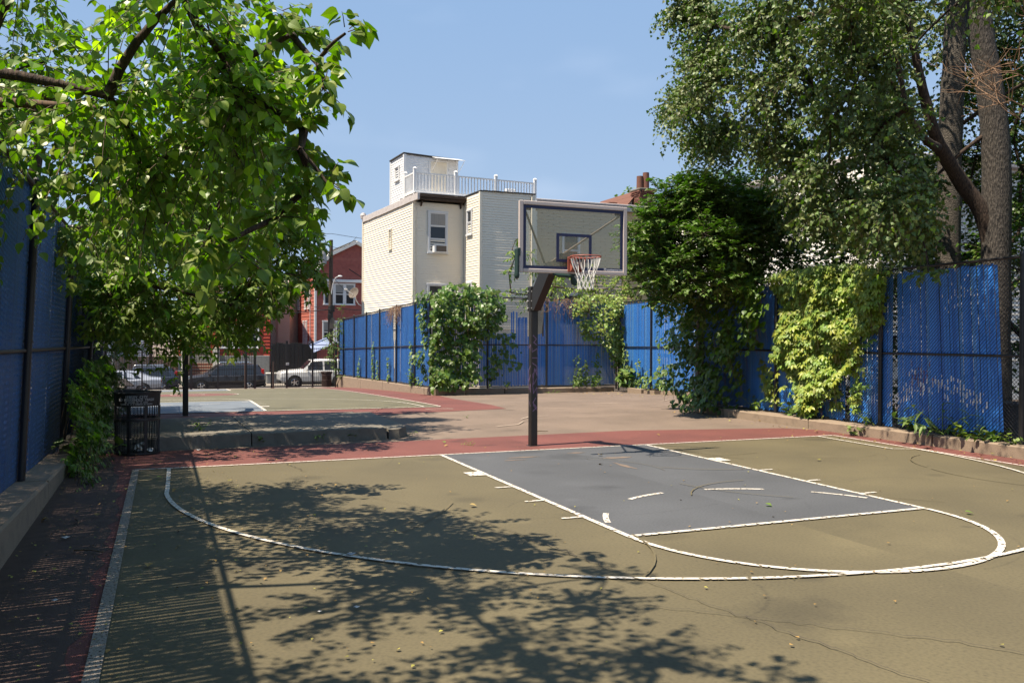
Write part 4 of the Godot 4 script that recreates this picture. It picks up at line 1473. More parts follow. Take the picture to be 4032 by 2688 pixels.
func street():
	var m := MB.new()
	struct("road", sheet([V2([-120, -48.4, 120, -48.4, 120, -38.2, -120, -38.2])], 0.005), mats.road)
	for s in [[-36.35, -38.2, 1.0], [-48.4, -51.9, -1.0]]:
		var w := MB.new()
		var zc = s[1] if s[2] > 0 else s[0]
		var y = hz(s[1] if s[2] > 0 else s[0]) + 0.12
		var y2 = hz(s[0]) + 0.02 if s[2] > 0 else y + 0.05
		var k := 20
		for i in k:
			var x0 = -24.0 + i * 3.0
			if s[2] > 0:
				w.quad(Vector3(x0 + 0.01, y, s[1]), Vector3(x0 + 2.99, y, s[1]), Vector3(x0 + 2.99, y2, s[0]), Vector3(x0 + 0.01, y2, s[0]))
				w.quad(Vector3(x0 + 2.99, y - 0.2, s[1]), Vector3(x0, y - 0.2, s[1]), Vector3(x0, y, s[1]), Vector3(x0 + 2.99, y, s[1]))
			else:
				w.quad(Vector3(x0, y - 0.25, s[0]), Vector3(x0 + 2.99, y - 0.25, s[0]), Vector3(x0 + 2.99, y, s[0]), Vector3(x0, y, s[0]))
				w.quad(Vector3(x0 + 0.01, y, s[0]), Vector3(x0 + 2.99, y, s[0]), Vector3(x0 + 2.99, y2, s[1]), Vector3(x0 + 0.01, y2, s[1]))
		struct("pavement" if s[2] > 0 else "far_pavement", w, mats.sidewalk)
	# low wall with a pale cap and two clipped bushes before the blue house
	var lw := thing("garden_wall", "low garden wall with a pale cap across the street at the left", "low wall", Vector3(-9, -1.6, -52.0))
	var a := MB.new()
	a.cbox(Vector3(0, 0.45, 0), Vector3(9.5, 0.9, 0.3), 0.02)
	part("wall", a, mats.taupe, lw)
	var b := MB.new()
	b.cbox(Vector3(0, 0.96, 0), Vector3(9.6, 0.12, 0.4), 0.02)
	part("cap", b, mats.white_siding, lw)
	var fw := thing("timber_fence", "taupe board fence behind the garden wall at the far left", "fence", Vector3(-9, -1.5, -54.5))
	var pl := MB.new()
	pl.cbox(Vector3(0, 0.9, 0), Vector3(0.19, 1.8, 0.03), 0.004)
	var pm = pl.mesh()
	for i in 46:
		var q = part("board", pm, mats.taupe, fw)
		q.position = Vector3(-4.6 + i * 0.2, 0, 0.01 * (i % 2))
	var gw := thing("front_wall", "low stone garden wall in front of the red house foundation", "low wall", Vector3(2.2, -1.6, -50.9))
	var c := MB.new()
	c.cbox(Vector3(0, 0.35, 0), Vector3(2.4, 0.7, 0.3), 0.03)
	part("wall", c, mats.grey_block, gw)
	var c2 := MB.new()
	c2.cbox(Vector3(0, 0.74, 0), Vector3(2.5, 0.1, 0.4), 0.02)
	part("cap", c2, mats.white_siding, gw)
	# black corrugated gate between the houses
	var bg := thing("black_gate", "black corrugated metal gate between the red and salmon houses", "gate", Vector3(3.0, -1.6, -51.0))
	for i in 12:
		var q := MB.new()
		q.cbox(Vector3(-1.5 + i * 0.27, 1.45 + 0.05 * sin(i * 1.3), 0.0), Vector3(0.262, 2.9, 0.04 + 0.02 * (i % 2)), 0.006)
		part("panel", q, mats.pole_black, bg)


func letters(parent: Node3D, called: String, text: String, at: Vector3, bs: Basis, tall: float, material: Material, depth := 0.002, bold := true, narrow := 1.0):
	var t := TextMesh.new()
	var f := SystemFont.new()
	f.font_names = PackedStringArray(["Droid Sans"])
	f.font_weight = 700 if bold else 400
	t.font = f
	t.text = text
	t.font_size = 32
	t.pixel_size = tall / 32.0 * 1.37
	t.depth = depth
	t.curve_step = 2.0
	t.horizontal_alignment = HORIZONTAL_ALIGNMENT_CENTER
	var o := part(called, t, material, parent)
	o.transform = Transform3D(bs * Basis.from_scale(Vector3(narrow, 1, 1)), at)
	return o


func hoops():
	var h := thing("basketball_hoop", "near hoop on a black square post with clear backboard and white net", "basketball hoop", Vector3(0, 0, -0.60))
	# own axes: x along the board, z towards the court
	var m := MB.new()
	m.cbox(Vector3(0, 1.15, 0), Vector3(0.125, 2.34, 0.125), 0.012)
	var pole = part("post", m, mats.pole_black, h)
	var ba := MB.new()
	ba.cbox(Vector3(0, 0.006, 0), Vector3(0.17, 0.012, 0.17), 0.004)
	part("base_plate", ba, mats.pole_black, pole)
	var sl := MB.new()
	sl.cbox(Vector3(-0.0, 2.50, -0.012), Vector3(0.155, 0.42, 0.15), 0.012)
	part("sleeve", sl, mats.pole_black, h)
	var bo := MB.new()
	for y in [2.34, 2.46, 2.62]:
		for s in [-1.0, 1.0]:
			bo.lathe([Vector2(0.0, 0.018), Vector2(0.014, 0.014), Vector2(0.016, 0.0)], 8, Vector3(0.078 * s, y, -0.05), Basis(Vector3.BACK, -s * PI / 2))
			bo.lathe([Vector2(0.0, 0.018), Vector2(0.014, 0.014), Vector2(0.016, 0.0)], 8, Vector3(0.055 * s, y, 0.064), Basis(Vector3.RIGHT, PI / 2))
	part("bolts", bo, mats.steel, h)
	var am := MB.new()
	am.slab(PackedVector2Array([Vector2(-0.02, 2.30), Vector2(0.16, 2.30), Vector2(0.72, 2.84), Vector2(1.42, 2.96), Vector2(1.42, 3.10), Vector2(0.62, 3.08), Vector2(0.38, 2.92), Vector2(-0.02, 2.55)]), Vector3(0.07, 0, 0), Vector3(0, 0, 1), Vector3.UP, -0.14)
	# the slab's thickness runs the other way, so close it by hand
	var am2 := MB.new()
	var pr := [Vector2(0.02, 2.30), Vector2(0.16, 2.30), Vector2(0.74, 2.86), Vector2(1.44, 2.94), Vector2(1.44, 3.08), Vector2(0.62, 3.06), Vector2(0.38, 2.92), Vector2(0.02, 2.58)]
	am2.slab(PackedVector2Array(pr), Vector3(-0.065, 0, 0), Vector3(0, 0, 1), Vector3.UP, 0.0)
	var pv := []
	for q in pr:
		pv.append(q)
	var idx = Geometry2D.triangulate_polygon(PackedVector2Array(pr))
	for i in range(0, idx.size(), 3):
		var t := []
		for k in 3:
			t.append(Vector3(0.065, pr[idx[i + k]].y, pr[idx[i + k]].x))
		am2.tri(t[0], t[1], t[2], Vector3.RIGHT)
	for i in pr.size():
		var a: Vector2 = pr[i]; var c: Vector2 = pr[(i + 1) % pr.size()]
		var d = (c - a).normalized()
		var nn = Vector3(0, -d.x, d.y)
		var v0 = Vector3(-0.065, a.y, a.x); var v1 = Vector3(0.065, a.y, a.x); var v2 = Vector3(0.065, c.y, c.x); var v3 = Vector3(-0.065, c.y, c.x)
		am2.tri(v0, v1, v2, nn); am2.tri(v0, v2, v3, nn)
	part("arm", am2, mats.pole_black, h)
	# backboard
	var bz := 1.56
	var b0 := 2.822
	var bh := 1.07
	var bw := 1.835
	var fr := MB.new()
	for s in [-1.0, 1.0]:
		fr.cbox(Vector3(s * (bw - 0.066) / 2, b0 + bh / 2, bz - 0.018), Vector3(0.066, bh, 0.05), 0.007)
		fr.cbox(Vector3(0, b0 + bh / 2 + s * (bh - 0.058) / 2, bz - 0.0175), Vector3(bw - 0.132, 0.058, 0.05), 0.007)
	var bb = part("backboard_frame", fr, mats.alu, h)
	var pn := MB.new()
	pn.box(Vector3(0, b0 + bh / 2, bz - 0.022), Vector3(bw - 0.132, bh - 0.116, 0.012))
	part("pane", pn, mats.pane, bb)
	var nv := MB.new()
	var iw := bw - 0.134; var ih := bh - 0.118
	for s in [-1.0, 1.0]:
		nv.box(Vector3(s * (iw - 0.048) / 2, b0 + bh / 2, bz - 0.0135), Vector3(0.048, ih, 0.004))
		nv.box(Vector3(0, b0 + bh / 2 + s * (ih - 0.046) / 2, bz - 0.013), Vector3(iw - 0.096, 0.046, 0.0035))
	part("painted_border", nv, mats.navy, bb)
	var sq := MB.new()
	for s in [-1.0, 1.0]:
		sq.box(Vector3(s * 0.277, b0 + 0.393, bz - 0.0135), Vector3(0.046, 0.437, 0.004))
		sq.box(Vector3(0, b0 + 0.393 + s * 0.1965, bz - 0.013), Vector3(0.508, 0.044, 0.0035))
	part("painted_square", sq, mats.navy, bb)
	# rows of little studs in the clear sheet
	var st := MB.new()
	for i in 12:
		for j in 20:
			var x = -0.74 + i * 0.053 if i < 6 else 0.16 + (i - 6) * 0.095
			if i < 6:
				x = -0.73 + i * 0.095
			var y = b0 + 0.13 + j * 0.043
			if (i + j) % 2 == 0:
				st.box(Vector3(x + 0.012 * (j % 2), y, bz - 0.0135), Vector3(0.009, 0.008, 0.006), Basis(Vector3.BACK, 0.7))
	part("studs", st, mats.taupe, bb, "stuff")
	# stays behind the board, from its upper corners to the arm
	for s in [-1.0, 1.0]:
		var q := MB.new()
		q.tube([Vector3(s * 0.80, b0 + 0.93, bz - 0.05), Vector3(s * 0.05, 3.07, 0.55)], 0.017, 8)
		q.cbox(Vector3(s * 0.79, b0 + 0.955, bz - 0.05), Vector3(0.15, 0.035, 0.05), 0.004)
		part("stay", q, mats.taupe, h)
	var mt := MB.new()
	mt.cbox(Vector3(0, 3.02, bz - 0.09), Vector3(0.42, 0.24, 0.07), 0.01)
	part("board_mount", mt, mats.pole_black, h)
	# rim, its bracket and the net
	var rc := Vector3(0, 3.055, bz + 0.15 + 0.2286)
	var rm := MB.new()
	var ring := []
	for i in 36:
		ring.append(rc + Vector3(cos(TAU * i / 36), 0, sin(TAU * i / 36)) * 0.2286)
	rm.tube(ring, 0.0095, 8, false, true)
	for i in 12:
		var a = TAU * (i + 0.5) / 12
		rm.tube([rc + Vector3(cos(a) * 0.228, -0.006, sin(a) * 0.228), rc + Vector3(cos(a) * 0.226, -0.028, sin(a) * 0.226), rc + Vector3(cos(a + 0.08) * 0.226, -0.03, sin(a + 0.08) * 0.226)], 0.003, 4)
	var rim = part("rim", rm, mats.rim_orange, h)
	var bk := MB.new()
	bk.cbox(Vector3(0, 2.965, bz + 0.012), Vector3(0.24, 0.235, 0.02), 0.004)
	bk.cbox(Vector3(0, 3.045, bz + 0.09), Vector3(0.20, 0.014, 0.17), 0.003)
	for s in [-1.0, 1.0]:
		bk.slab(PackedVector2Array([Vector2(0, 2.86), Vector2(0.05, 2.87), Vector2(0.17, 3.01), Vector2(0.17, 3.045), Vector2(0, 3.045)]), Vector3(s * 0.085, 0, bz + 0.02), Vector3.BACK, Vector3.UP, 0.012)
		bk.tube([Vector3(s * 0.11, 3.05, bz + 0.03), Vector3(s * 0.2, 3.05, bz + 0.27)], 0.008, 6)
	bk.cbox(Vector3(0, 2.95, bz + 0.075), Vector3(0.15, 0.13, 0.10), 0.02)
	part("rim_bracket", bk, mats.rim_orange, h)
	var nt := MB.new()
	var loops := 12
	var lv := [[0.0, 0.222], [-0.10, 0.196], [-0.20, 0.158], [-0.255, 0.137], [-0.30, 0.124], [-0.345, 0.117], [-0.39, 0.115], [-0.435, 0.118], [-0.465, 0.122]]
	for fam in [-1.0, 1.0]:
		for i in loops:
			var pts := []
			for k in lv.size():
				var turn = 0.0
				if k >= 2:
					turn = (k - 2) * 0.5
				elif k == 0:
					turn = -0.16 * 1.0
				else:
					turn = -0.10
				var a = TAU * (i + 0.5 + fam * (turn * 0.5 + (0.0 if k >= 2 else -0.18))) / loops
				pts.append(rc + Vector3(cos(a) * lv[k][1], -0.028 + lv[k][0], sin(a) * lv[k][1]))
			nt.tube(pts, 0.0052, 5, false)
	for i in loops:
		var a = TAU * (i + 0.5) / loops
		var pts := []
		for k in 9:
			var u = (k / 8.0 - 0.5) * TAU / loops
			var w = cos(k / 8.0 * PI * 2.0) * 0.5 + 0.5
			pts.append(rc + Vector3(cos(a + u) * 0.224, -0.02 - 0.055 * w, sin(a + u) * 0.224))
	part("net", nt, mats.net_white, h)
	# what is left of the padding along the lower edge
	var pd := MB.new()
	pd.cbox(Vector3(-0.945, b0 + 0.15, bz - 0.02), Vector3(0.055, 0.42, 0.085), 0.02)
	pd.cbox(Vector3(-0.925, b0 + 0.30, bz + 0.012), Vector3(0.05, 0.12, 0.02), 0.008)
	pd.lathe([Vector2(0, -0.05), Vector2(0.03, -0.03), Vector2(0.04, 0.0), Vector2(0.04, 0.04)], 10, Vector3(-0.945, b0 - 0.06, bz - 0.02))
	part("edge_pad", pd, mats.pad_green, bb)
	var pd2 := MB.new()
	pd2.tube([Vector3(-0.36, b0 - 0.012, bz - 0.01), Vector3(-0.25, b0 - 0.03, bz), Vector3(-0.1, b0 - 0.035, bz), Vector3(0.02, b0 - 0.015, bz - 0.01)], [0.012, 0.03, 0.032, 0.012], 8)
	pd2.tube([Vector3(-0.02, b0 - 0.03, bz - 0.05), Vector3(0.03, b0 - 0.13, bz - 0.07), Vector3(0.06, b0 - 0.17, bz - 0.07)], [0.03, 0.05, 0.02], 8)
	part("hanging_pad", pd2, mats.pad_green, bb)
	var pd3 := MB.new()
	pd3.cbox(Vector3(0.926, b0 + 0.25, bz - 0.02), Vector3(0.012, 0.09, 0.06), 0.004)
	part("edge_pad", pd3, mats.pad_green, bb)
	letters(bb, "lettering", "TrueBounce.com", Vector3(0.705, b0 + 0.0795, bz - 0.0105), Basis(Vector3.BACK, 0).rotated(Vector3.UP, 0) * Basis(Vector3(1, 0, 0), Vector3(0.18, 1, 0), Vector3(0, 0, 1)), 0.030, mats.white_print, 0.002)
	var lg := MB.new()
	lg.tube([Vector3(0.515, b0 + 0.10, bz - 0.009), Vector3(0.53, b0 + 0.075, bz - 0.009), Vector3(0.552, b0 + 0.068, bz - 0.009)], 0.006, 4)
	lg.tube([Vector3(0.548, b0 + 0.102, bz - 0.009), Vector3(0.53, b0 + 0.092, bz - 0.009), Vector3(0.556, b0 + 0.088, bz - 0.009)], 0.004, 4)
	part("logo_mark", lg, mats.white_print, bb)
	var far: Node3D = h.duplicate()
	# faded lilac spray marks on the near post only
	var gp := MB.new()
	var rr := RandomNumberGenerator.new()
	rr.seed = 6
	for f in 2:
		for p in [[[-0.03, 1.88], [0.03, 1.82], [-0.02, 1.76], [0.04, 1.72]], [[-0.05, 1.66], [-0.05, 1.60], [0.05, 1.66], [0.05, 1.56]], [[-0.05, 1.5], [0.05, 1.5], [0.05, 1.42]], [[-0.055, 1.42], [0.04, 1.36], [0.045, 1.2], [0.0, 1.32], [-0.03, 1.15]], [[0.03, 1.30], [-0.04, 1.22], [-0.02, 1.05], [0.04, 1.15]], [[-0.04, 1.08], [-0.02, 0.9], [0.04, 1.0], [0.045, 0.86]], [[0.02, 0.82], [-0.03, 0.74], [0.04, 0.66], [-0.03, 0.6]], [[-0.02, 0.7], [0.04, 0.62]]]:
			if f == 1 and rr.randf() < 0.35:
				continue
			var pts := []
			for i in p.size() - 1:
				for k in 4:
					var v = Vector2(p[i][0], p[i][1]).lerp(Vector2(p[i + 1][0], p[i + 1][1]), k / 4.0)
					pts.append(v)
			pts.append(Vector2(p[-1][0], p[-1][1]))
			var w = rr.randf_range(0.006, 0.014)
			for i in pts.size() - 1:
				var d = (pts[i + 1] - pts[i]).normalized() * w * 0.5
				var s = Vector2(-d.y, d.x)
				var q := [pts[i] - d - s, pts[i + 1] + d - s, pts[i + 1] + d + s, pts[i] - d + s]
				var v := []
				for e in q:
					v.append(Vector3(clampf(e.x, -0.05, 0.05), e.y, 0.0645 + 0.0002 * i) if f == 0 else Vector3(-0.0645 - 0.0002 * i, e.y + 0.06, clampf(e.x, -0.05, 0.05)))
				var nn = Vector3.BACK if f == 0 else Vector3.LEFT
				gp.tri(v[0], v[1], v[2], nn); gp.tri(v[0], v[2], v[3], nn)
	part("spray_marks", gp, mats.lilac, pole)
	far.name = numbered("basketball_hoop")
	add_child(far)
	far.position = Vector3(-5.36, 0.0, -8.32)
	far.rotation.y = PI - 0.03
	far.set_meta("label", "far hoop on a black post, its board hidden in the leaves behind the platform")
	h.set_meta("group", "basketball hoops")
	far.set_meta("group", "basketball hoops")


func litter_bins():
	var at := Vector3(-6.2, 0, -1.84)
	var b := thing("litter_bin", "black expanded metal litter bin with a lettered band, standing before the platform", "trash can", at)
	var R := 0.325
	var H := 0.97
	var rr := func(y): return R * (0.97 + 0.06 * y / H)
	var bars := MB.new()
	for i in 8:
		var a = TAU * (i + 0.5) / 8
		var d = Vector3(cos(a), 0, sin(a))
		bars.bar(d * R * 0.97 + Vector3(0, 0.02, 0), d * R * 1.03 + Vector3(0, H - 0.02, 0), 0.04, 0.008, d)
	part("upright_bars", bars, mats.black, b)
	for q in [[0.03, 0.03], [0.55, 0.045], [H - 0.015, 0.03]]:
		var m := MB.new()
		var r0: float = rr.call(q[0])
		m.lathe([Vector2(r0, q[0] - q[1] / 2), Vector2(r0 + 0.008, q[0] - q[1] / 2), Vector2(r0 + 0.010, q[0]), Vector2(r0 + 0.008, q[0] + q[1] / 2), Vector2(r0 - 0.004, q[0] + q[1] / 2), Vector2(r0 - 0.004, q[0] - q[1] / 2)], 32, Vector3.ZERO)
		part("hoop_band", m, mats.black, b)
	var lip := MB.new()
	var ring := []
	for i in 32:
		ring.append(Vector3(cos(TAU * i / 32) * R * 1.045, H + 0.012 * sin(TAU * i / 32 * 2.0), sin(TAU * i / 32) * R * 1.045))
	lip.tube(ring, 0.014, 8, false, true)
	part("lip", lip, mats.black, b)
	var hd := MB.new()
	hd.tube([Vector3(-0.24, H, 0.22), Vector3(-0.245, H + 0.05, 0.22), Vector3(-0.205, H + 0.05, 0.235), Vector3(-0.20, H, 0.24)], 0.008, 6)
	part("handle", hd, mats.black, b)
	var bd := MB.new()
	bd.lathe([Vector2(R * 1.005, 0.76), Vector2(R * 1.032, H - 0.03)], 40, Vector3.ZERO)
	bd.lathe([Vector2(R * 1.022, H - 0.03), Vector2(R * 0.995, 0.76)], 40, Vector3.ZERO)
	part("lettered_band", bd, mats.black, b)
	# diamond mesh
	var ms := MB.new()
	var n := 44
	var rows := 26
	for i in n:
		for fam in [-1.0, 1.0]:
			for j in rows:
				var y0 = 0.05 + 0.71 * j / rows; var y1 = 0.05 + 0.71 * (j + 1) / rows
				var a0 = TAU * (i + fam * 0.25 * (1 if j % 2 else -1)) / n; var a1 = TAU * (i - fam * 0.25 * (1 if j % 2 else -1)) / n
				var r0: float = rr.call(y0); var r1: float = rr.call(y1)
				var am = (a0 + a1) / 2
				wire_to(ms, Vector3(cos(a0) * r0, y0, sin(a0) * r0), Vector3(cos(a1) * r1, y1, sin(a1) * r1), 0.0042, Vector3(cos(am), 0, sin(am)))
	part("expanded_mesh", ms, mats.black, b, "stuff")
	var fl := MB.new()
	fl.lathe([Vector2(0.0, 0.04), Vector2(R * 0.96, 0.04), Vector2(R * 0.96, 0.02), Vector2(0, 0.02)], 24, Vector3.ZERO)
	part("floor", fl, mats.black, b)
	# lettering bent round the band, facing the court
	var g := mat("grey_print", lin(0.30, 0.30, 0.29), 0.7)
	for q in [["JERSEY CITY", 0.905, 0.040, 0.098], ["NO HOUSEHOLD TRASH", 0.862, 0.040, 0.098], ["NO BASURA DE LA CASA", 0.824, 0.022, 0.098], ["CIUDAD DE LA A CONDADO DE HUDSON", 0.796, 0.020, 0.098]]:
		var s: String = q[0]
		var step: float = q[2] * 0.72
		for i in s.length():
			if s[i] == " ":
				continue
			# the line is centred on the side that faces the camera
			var a = PI / 2 + 0.02 - (i - (s.length() - 1) / 2.0) * step / R
			if a < 0.25 or a > PI - 0.3:
				continue
			var d = Vector3(cos(a), 0, sin(a))
			var bs = Basis(Vector3.UP.cross(d), Vector3.UP, d)
			letters(b, "letter", s[i], d * (R * (0.97 + 0.06 * q[1] / H) + 0.007) + Vector3(0, q[1], 0), bs, q[2], g, 0.002)
	# litter inside
	var r := RandomNumberGenerator.new()
	r.seed = 15
	for i in 9:
		var m := MB.new()
		var c = Vector3(r.randf_range(-0.2, 0.2), 0.06 + r.randf() * 0.10, r.randf_range(-0.05, 0.24))
		var k := 7
		var base := []
		for j in k:
			base.append(c + Vector3(cos(TAU * j / k), 0, sin(TAU * j / k)) * r.randf_range(0.03, 0.07) + Vector3(0, r.randf_range(-0.02, 0.04), 0))
		var tip = c + Vector3(r.randf_range(-0.02, 0.02), r.randf_range(0.02, 0.07), 0)
		for j in k:
			var nn = (base[j] - tip).cross(base[(j + 1) % k] - tip).normalized()
			m.tri(tip, base[j], base[(j + 1) % k], nn if nn.y > 0 else -nn)
		part("rubbish", m, mats.paper if i % 2 == 0 else mats.taupe, b)
	# brown slatted bin by the street fence
	var s := thing("slatted_bin", "brown slatted steel litter bin at the street fence beside the blue fence end", "trash can", Vector3(2.62, hz(-35.6), -35.6))
	for i in 26:
		var a = TAU * i / 26
		var m := MB.new()
		var d = Vector3(cos(a), 0, sin(a))
		m.tube([d * 0.25 + Vector3(0, 0.04, 0), d * 0.255 + Vector3(0, 0.72, 0), d * 0.30 + Vector3(0, 0.86, 0)], 0.020, 5)
		part("slat", m, mats.brown_steel, s)
	for y in [0.06, 0.42, 0.70]:
		var m := MB.new()
		m.lathe([Vector2(0.265, y - 0.02), Vector2(0.275, y - 0.02), Vector2(0.275, y + 0.02), Vector2(0.265, y + 0.02)], 24, Vector3.ZERO)
		part("band", m, mats.brown_steel, s)
	var ln := MB.new()
	ln.lathe([Vector2(0, 0.05), Vector2(0.21, 0.05), Vector2(0.22, 0.7)], 16, Vector3.ZERO)
	ln.lathe([Vector2(0.31, 0.87), Vector2(0.30, 0.90), Vector2(0.20, 0.90), Vector2(0.20, 0.86)], 24, Vector3.ZERO)
	part("liner", ln, mats.brown_steel, s)
	# grey tub behind the right fence, with a green capped bottle standing out of it
	var t := thing("grey_tub", "grey plastic dustbin standing behind the wire at the right edge", "trash can", Vector3(7.95, 0, 2.25))
	var tb := MB.new()
	tb.lathe([Vector2(0, 0.0), Vector2(0.21, 0.0), Vector2(0.255, 0.70), Vector2(0.285, 0.71), Vector2(0.285, 0.75), Vector2(0.26, 0.76), Vector2(0.20, 0.1), Vector2(0, 0.1)], 28, Vector3.ZERO)
	part("tub", tb, mats.bin_grey, t)
	for sgn in [-1.0, 1.0]:
		var hm := MB.new()
		hm.tube([Vector3(-0.07, 0.66, sgn * 0.25), Vector3(-0.06, 0.64, sgn * 0.31), Vector3(0.06, 0.64, sgn * 0.31), Vector3(0.07, 0.66, sgn * 0.25)], 0.014, 6)
		part("handle", hm, mats.bin_grey, t)
	var bt := thing("bottle", "clear bottle with a green cap sticking out of the grey dustbin", "bottle", Vector3(7.8, 0.70, 2.05))
	var tilt := Basis(Vector3.BACK, 0.25)
	var bm := MB.new()
	bm.lathe([Vector2(0.0, 0.0), Vector2(0.03, 0.0), Vector2(0.03, 0.10), Vector2(0.014, 0.17), Vector2(0.012, 0.19)], 12, Vector3.ZERO, tilt)
	part("body", bm, mats.paper, bt)
	var bc := MB.new()
	bc.lathe([Vector2(0.034, 0.17), Vector2(0.036, 0.24), Vector2(0.0, 0.245)], 12, Vector3.ZERO, tilt)
	part("cap", bc, mats.bottle_green, bt)


# a car from side stations: x along its length (nose at +), lower edge, belt, roof; l long, w wide
func car(called: String, label: String, at: Vector3, turn: float, paint: Material, d: Dictionary) -> Node3D:
	var o := thing(called, label, d.kind, at, "cars parked along the street")
	o.rotation.y = turn
	var st: Array = d.st   # [x, bottom, belt, top, half width at belt, half width at top]
	var sec := func(q):
		var wb: float = q[4]; var wt: float = q[5]
		var y0: float = q[1]; var yb: float = q[2]; var yt: float = q[3]
		return [Vector3(q[0], y0, wb * 0.0), Vector3(q[0], y0, wb * 0.82), Vector3(q[0], y0 + 0.12, wb * 0.97), Vector3(q[0], lerpf(y0, yb, 0.55), wb), Vector3(q[0], yb - 0.05, wb * 0.985), Vector3(q[0], yb, wb * 0.95), Vector3(q[0], lerpf(yb, yt, 0.88), lerpf(wb * 0.95, wt, 0.9)), Vector3(q[0], yt - 0.01 * (yt - yb), wt * 0.86), Vector3(q[0], yt, 0)]
	var m := MB.new()
	var grid := []
	for q in st:
		grid.append(sec.call(q))
	for i in grid.size() - 1:
		for k in 8:
			for s in [1.0, -1.0]:
				var f := Vector3(1, 1, s)
				var a = grid[i][k] * f; var b = grid[i + 1][k] * f; var c = grid[i + 1][k + 1] * f; var e = grid[i][k + 1] * f
				var nn = (b - a).cross(e - a) + (c - b).cross(e - b)
				if nn.length() < 1e-7:
					continue
				nn = nn.normalized()
				var out = Vector3(0, (a.y + c.y) / 2 - 0.8, (a.z + c.z) / 2 * 2.0)
				if nn.dot(out) < 0 and k > 0:
					nn = -nn
				if k == 0:
					nn = Vector3.DOWN
				m.tri(a, b, c, nn); m.tri(a, c, e, nn)
	for e in [0, grid.size() - 1]:
		var g: Array = grid[e]
		for s in [1.0, -1.0]:
			for k in 7:
				m.tri(g[0] * Vector3(1, 1, s), g[k + 1] * Vector3(1, 1, s), g[k + 2 if k + 2 < 9 else 8] * Vector3(1, 1, s), Vector3(-1 if e == 0 else 1, 0, 0))
	var body = part("body", m, paint, o)
	# side glass, set a little proud of the body
	for s in [1.0, -1.0]:
		for gq in d.glass:
			var gm := MB.new()
			var poly := PackedVector2Array()
			for v in gq:
				poly.append(Vector2(v[0], v[1]))
			var idx = Geometry2D.triangulate_polygon(poly)
			var side = func(v: Vector2):
				# half width of the car at this place and height
				for i in st.size() - 1:
					if v.x <= st[i + 1][0] or i == st.size() - 2:
						var f = clampf((v.x - st[i][0]) / (st[i + 1][0] - st[i][0]), 0, 1)
						var q := []
						for k in 6:
							q.append(lerpf(st[i][k], st[i + 1][k], f))
						var h = clampf((v.y - q[2]) / maxf(0.05, (q[3] - q[2]) * 0.88), 0, 1.0)
						return lerpf(q[4] * 0.95, lerpf(q[4] * 0.95, q[5], 0.9), h) + 0.012
				return 0.8
			for i in range(0, idx.size(), 3):
				var t := []
				for k in 3:
					var v: Vector2 = poly[idx[i + k]]
					t.append(Vector3(v.x, v.y, side.call(v) * s))
				m = gm
				gm.tri(t[0], t[1], t[2], Vector3(0, 0.3, s).normalized())
			part("side_window", gm, mats.dark_glass, o)
	for gq in d.screens:
		var gm := MB.new()
		gm.quad(Vector3(gq[0], gq[1], gq[4]), Vector3(gq[0], gq[1], -gq[4]), Vector3(gq[2], gq[3], -gq[5]), Vector3(gq[2], gq[3], gq[5]))
		part("windscreen" if gq[0] > 0 else "rear_window", gm, mats.dark_glass, o)
	# wheels in dark arches
	for x in d.wheels:
		for s in [1.0, -1.0]:
			var wr: float = d.wr
			var c := Vector3(x, wr, s * (d.hw - 0.11))
			var bs := Basis(Vector3.RIGHT, PI / 2 * s)
			var ar := MB.new()
			ar.lathe([Vector2(0, 0.0), Vector2(wr + 0.07, 0.0), Vector2(wr + 0.07, 0.012), Vector2(0, 0.012)], 24, Vector3(x, wr + 0.02, s * (d.hw - 0.008)), bs)
			part("wheel_arch", ar, mats.rubber, o)
			var w := MB.new()
			w.lathe([Vector2(wr * 0.62, -0.10), Vector2(wr * 0.95, -0.10), Vector2(wr, -0.07), Vector2(wr, 0.09), Vector2(wr * 0.95, 0.125), Vector2(wr * 0.66, 0.135), Vector2(wr * 0.62, 0.11)], 28, c, bs)
			var wo = part("wheel", w, mats.rubber, o)
			var rm := MB.new()
			rm.lathe([Vector2(wr * 0.63, 0.132), Vector2(wr * 0.60, 0.137), Vector2(wr * 0.57, 0.10), Vector2(wr * 0.57, 0.02)], 24, c, bs)
			rm.lathe([Vector2(wr * 0.14, 0.09), Vector2(wr * 0.13, 0.135), Vector2(0, 0.14)], 12, c, bs)
			for k in 5:
				var a = TAU * k / 5 + x
				var dd = bs * Vector3(cos(a), 0, sin(a))
				var ax = bs * Vector3.UP
				rm.bar(c + dd * wr * 0.1 + ax * 0.122, c + dd * wr * 0.6 + ax * 0.118, wr * 0.2, 0.03, ax)
			part("rim", rm, mats.chrome, wo)
	for s in [1.0, -1.0]:
		var tl := MB.new()
		tl.cbox(Vector3(d.tail[0], d.tail[1], s * d.tail[2]), Vector3(d.tail[3], d.tail[4], d.tail[5]), 0.02)
		part("tail_light", tl, mats.tail_red, o)
		var hl := MB.new()
		hl.cbox(Vector3(d.head[0], d.head[1], s * d.head[2]), Vector3(d.head[3], d.head[4], d.head[5]), 0.03)
		part("headlight", hl, mats.lamp_clear, o)
		var mr := MB.new()
		mr.cbox(Vector3(d.mirror[0], d.mirror[1], s * (d.hw + 0.07)), Vector3(0.12, 0.14, 0.2), 0.03)
		part("mirror", mr, paint, o)
		for hx in d.handles:
			var hm := MB.new()
			hm.cbox(Vector3(hx, d.handle_y, s * (d.hw + 0.008)), Vector3(0.2, 0.035, 0.03), 0.008)
			part("door_handle", hm, paint, o)
		var sk := MB.new()
		sk.cbox(Vector3(0, 0.30, s * (d.hw - 0.02)), Vector3(d.sill, 0.14, 0.06), 0.02)
		part("sill", sk, mats.rubber, o)
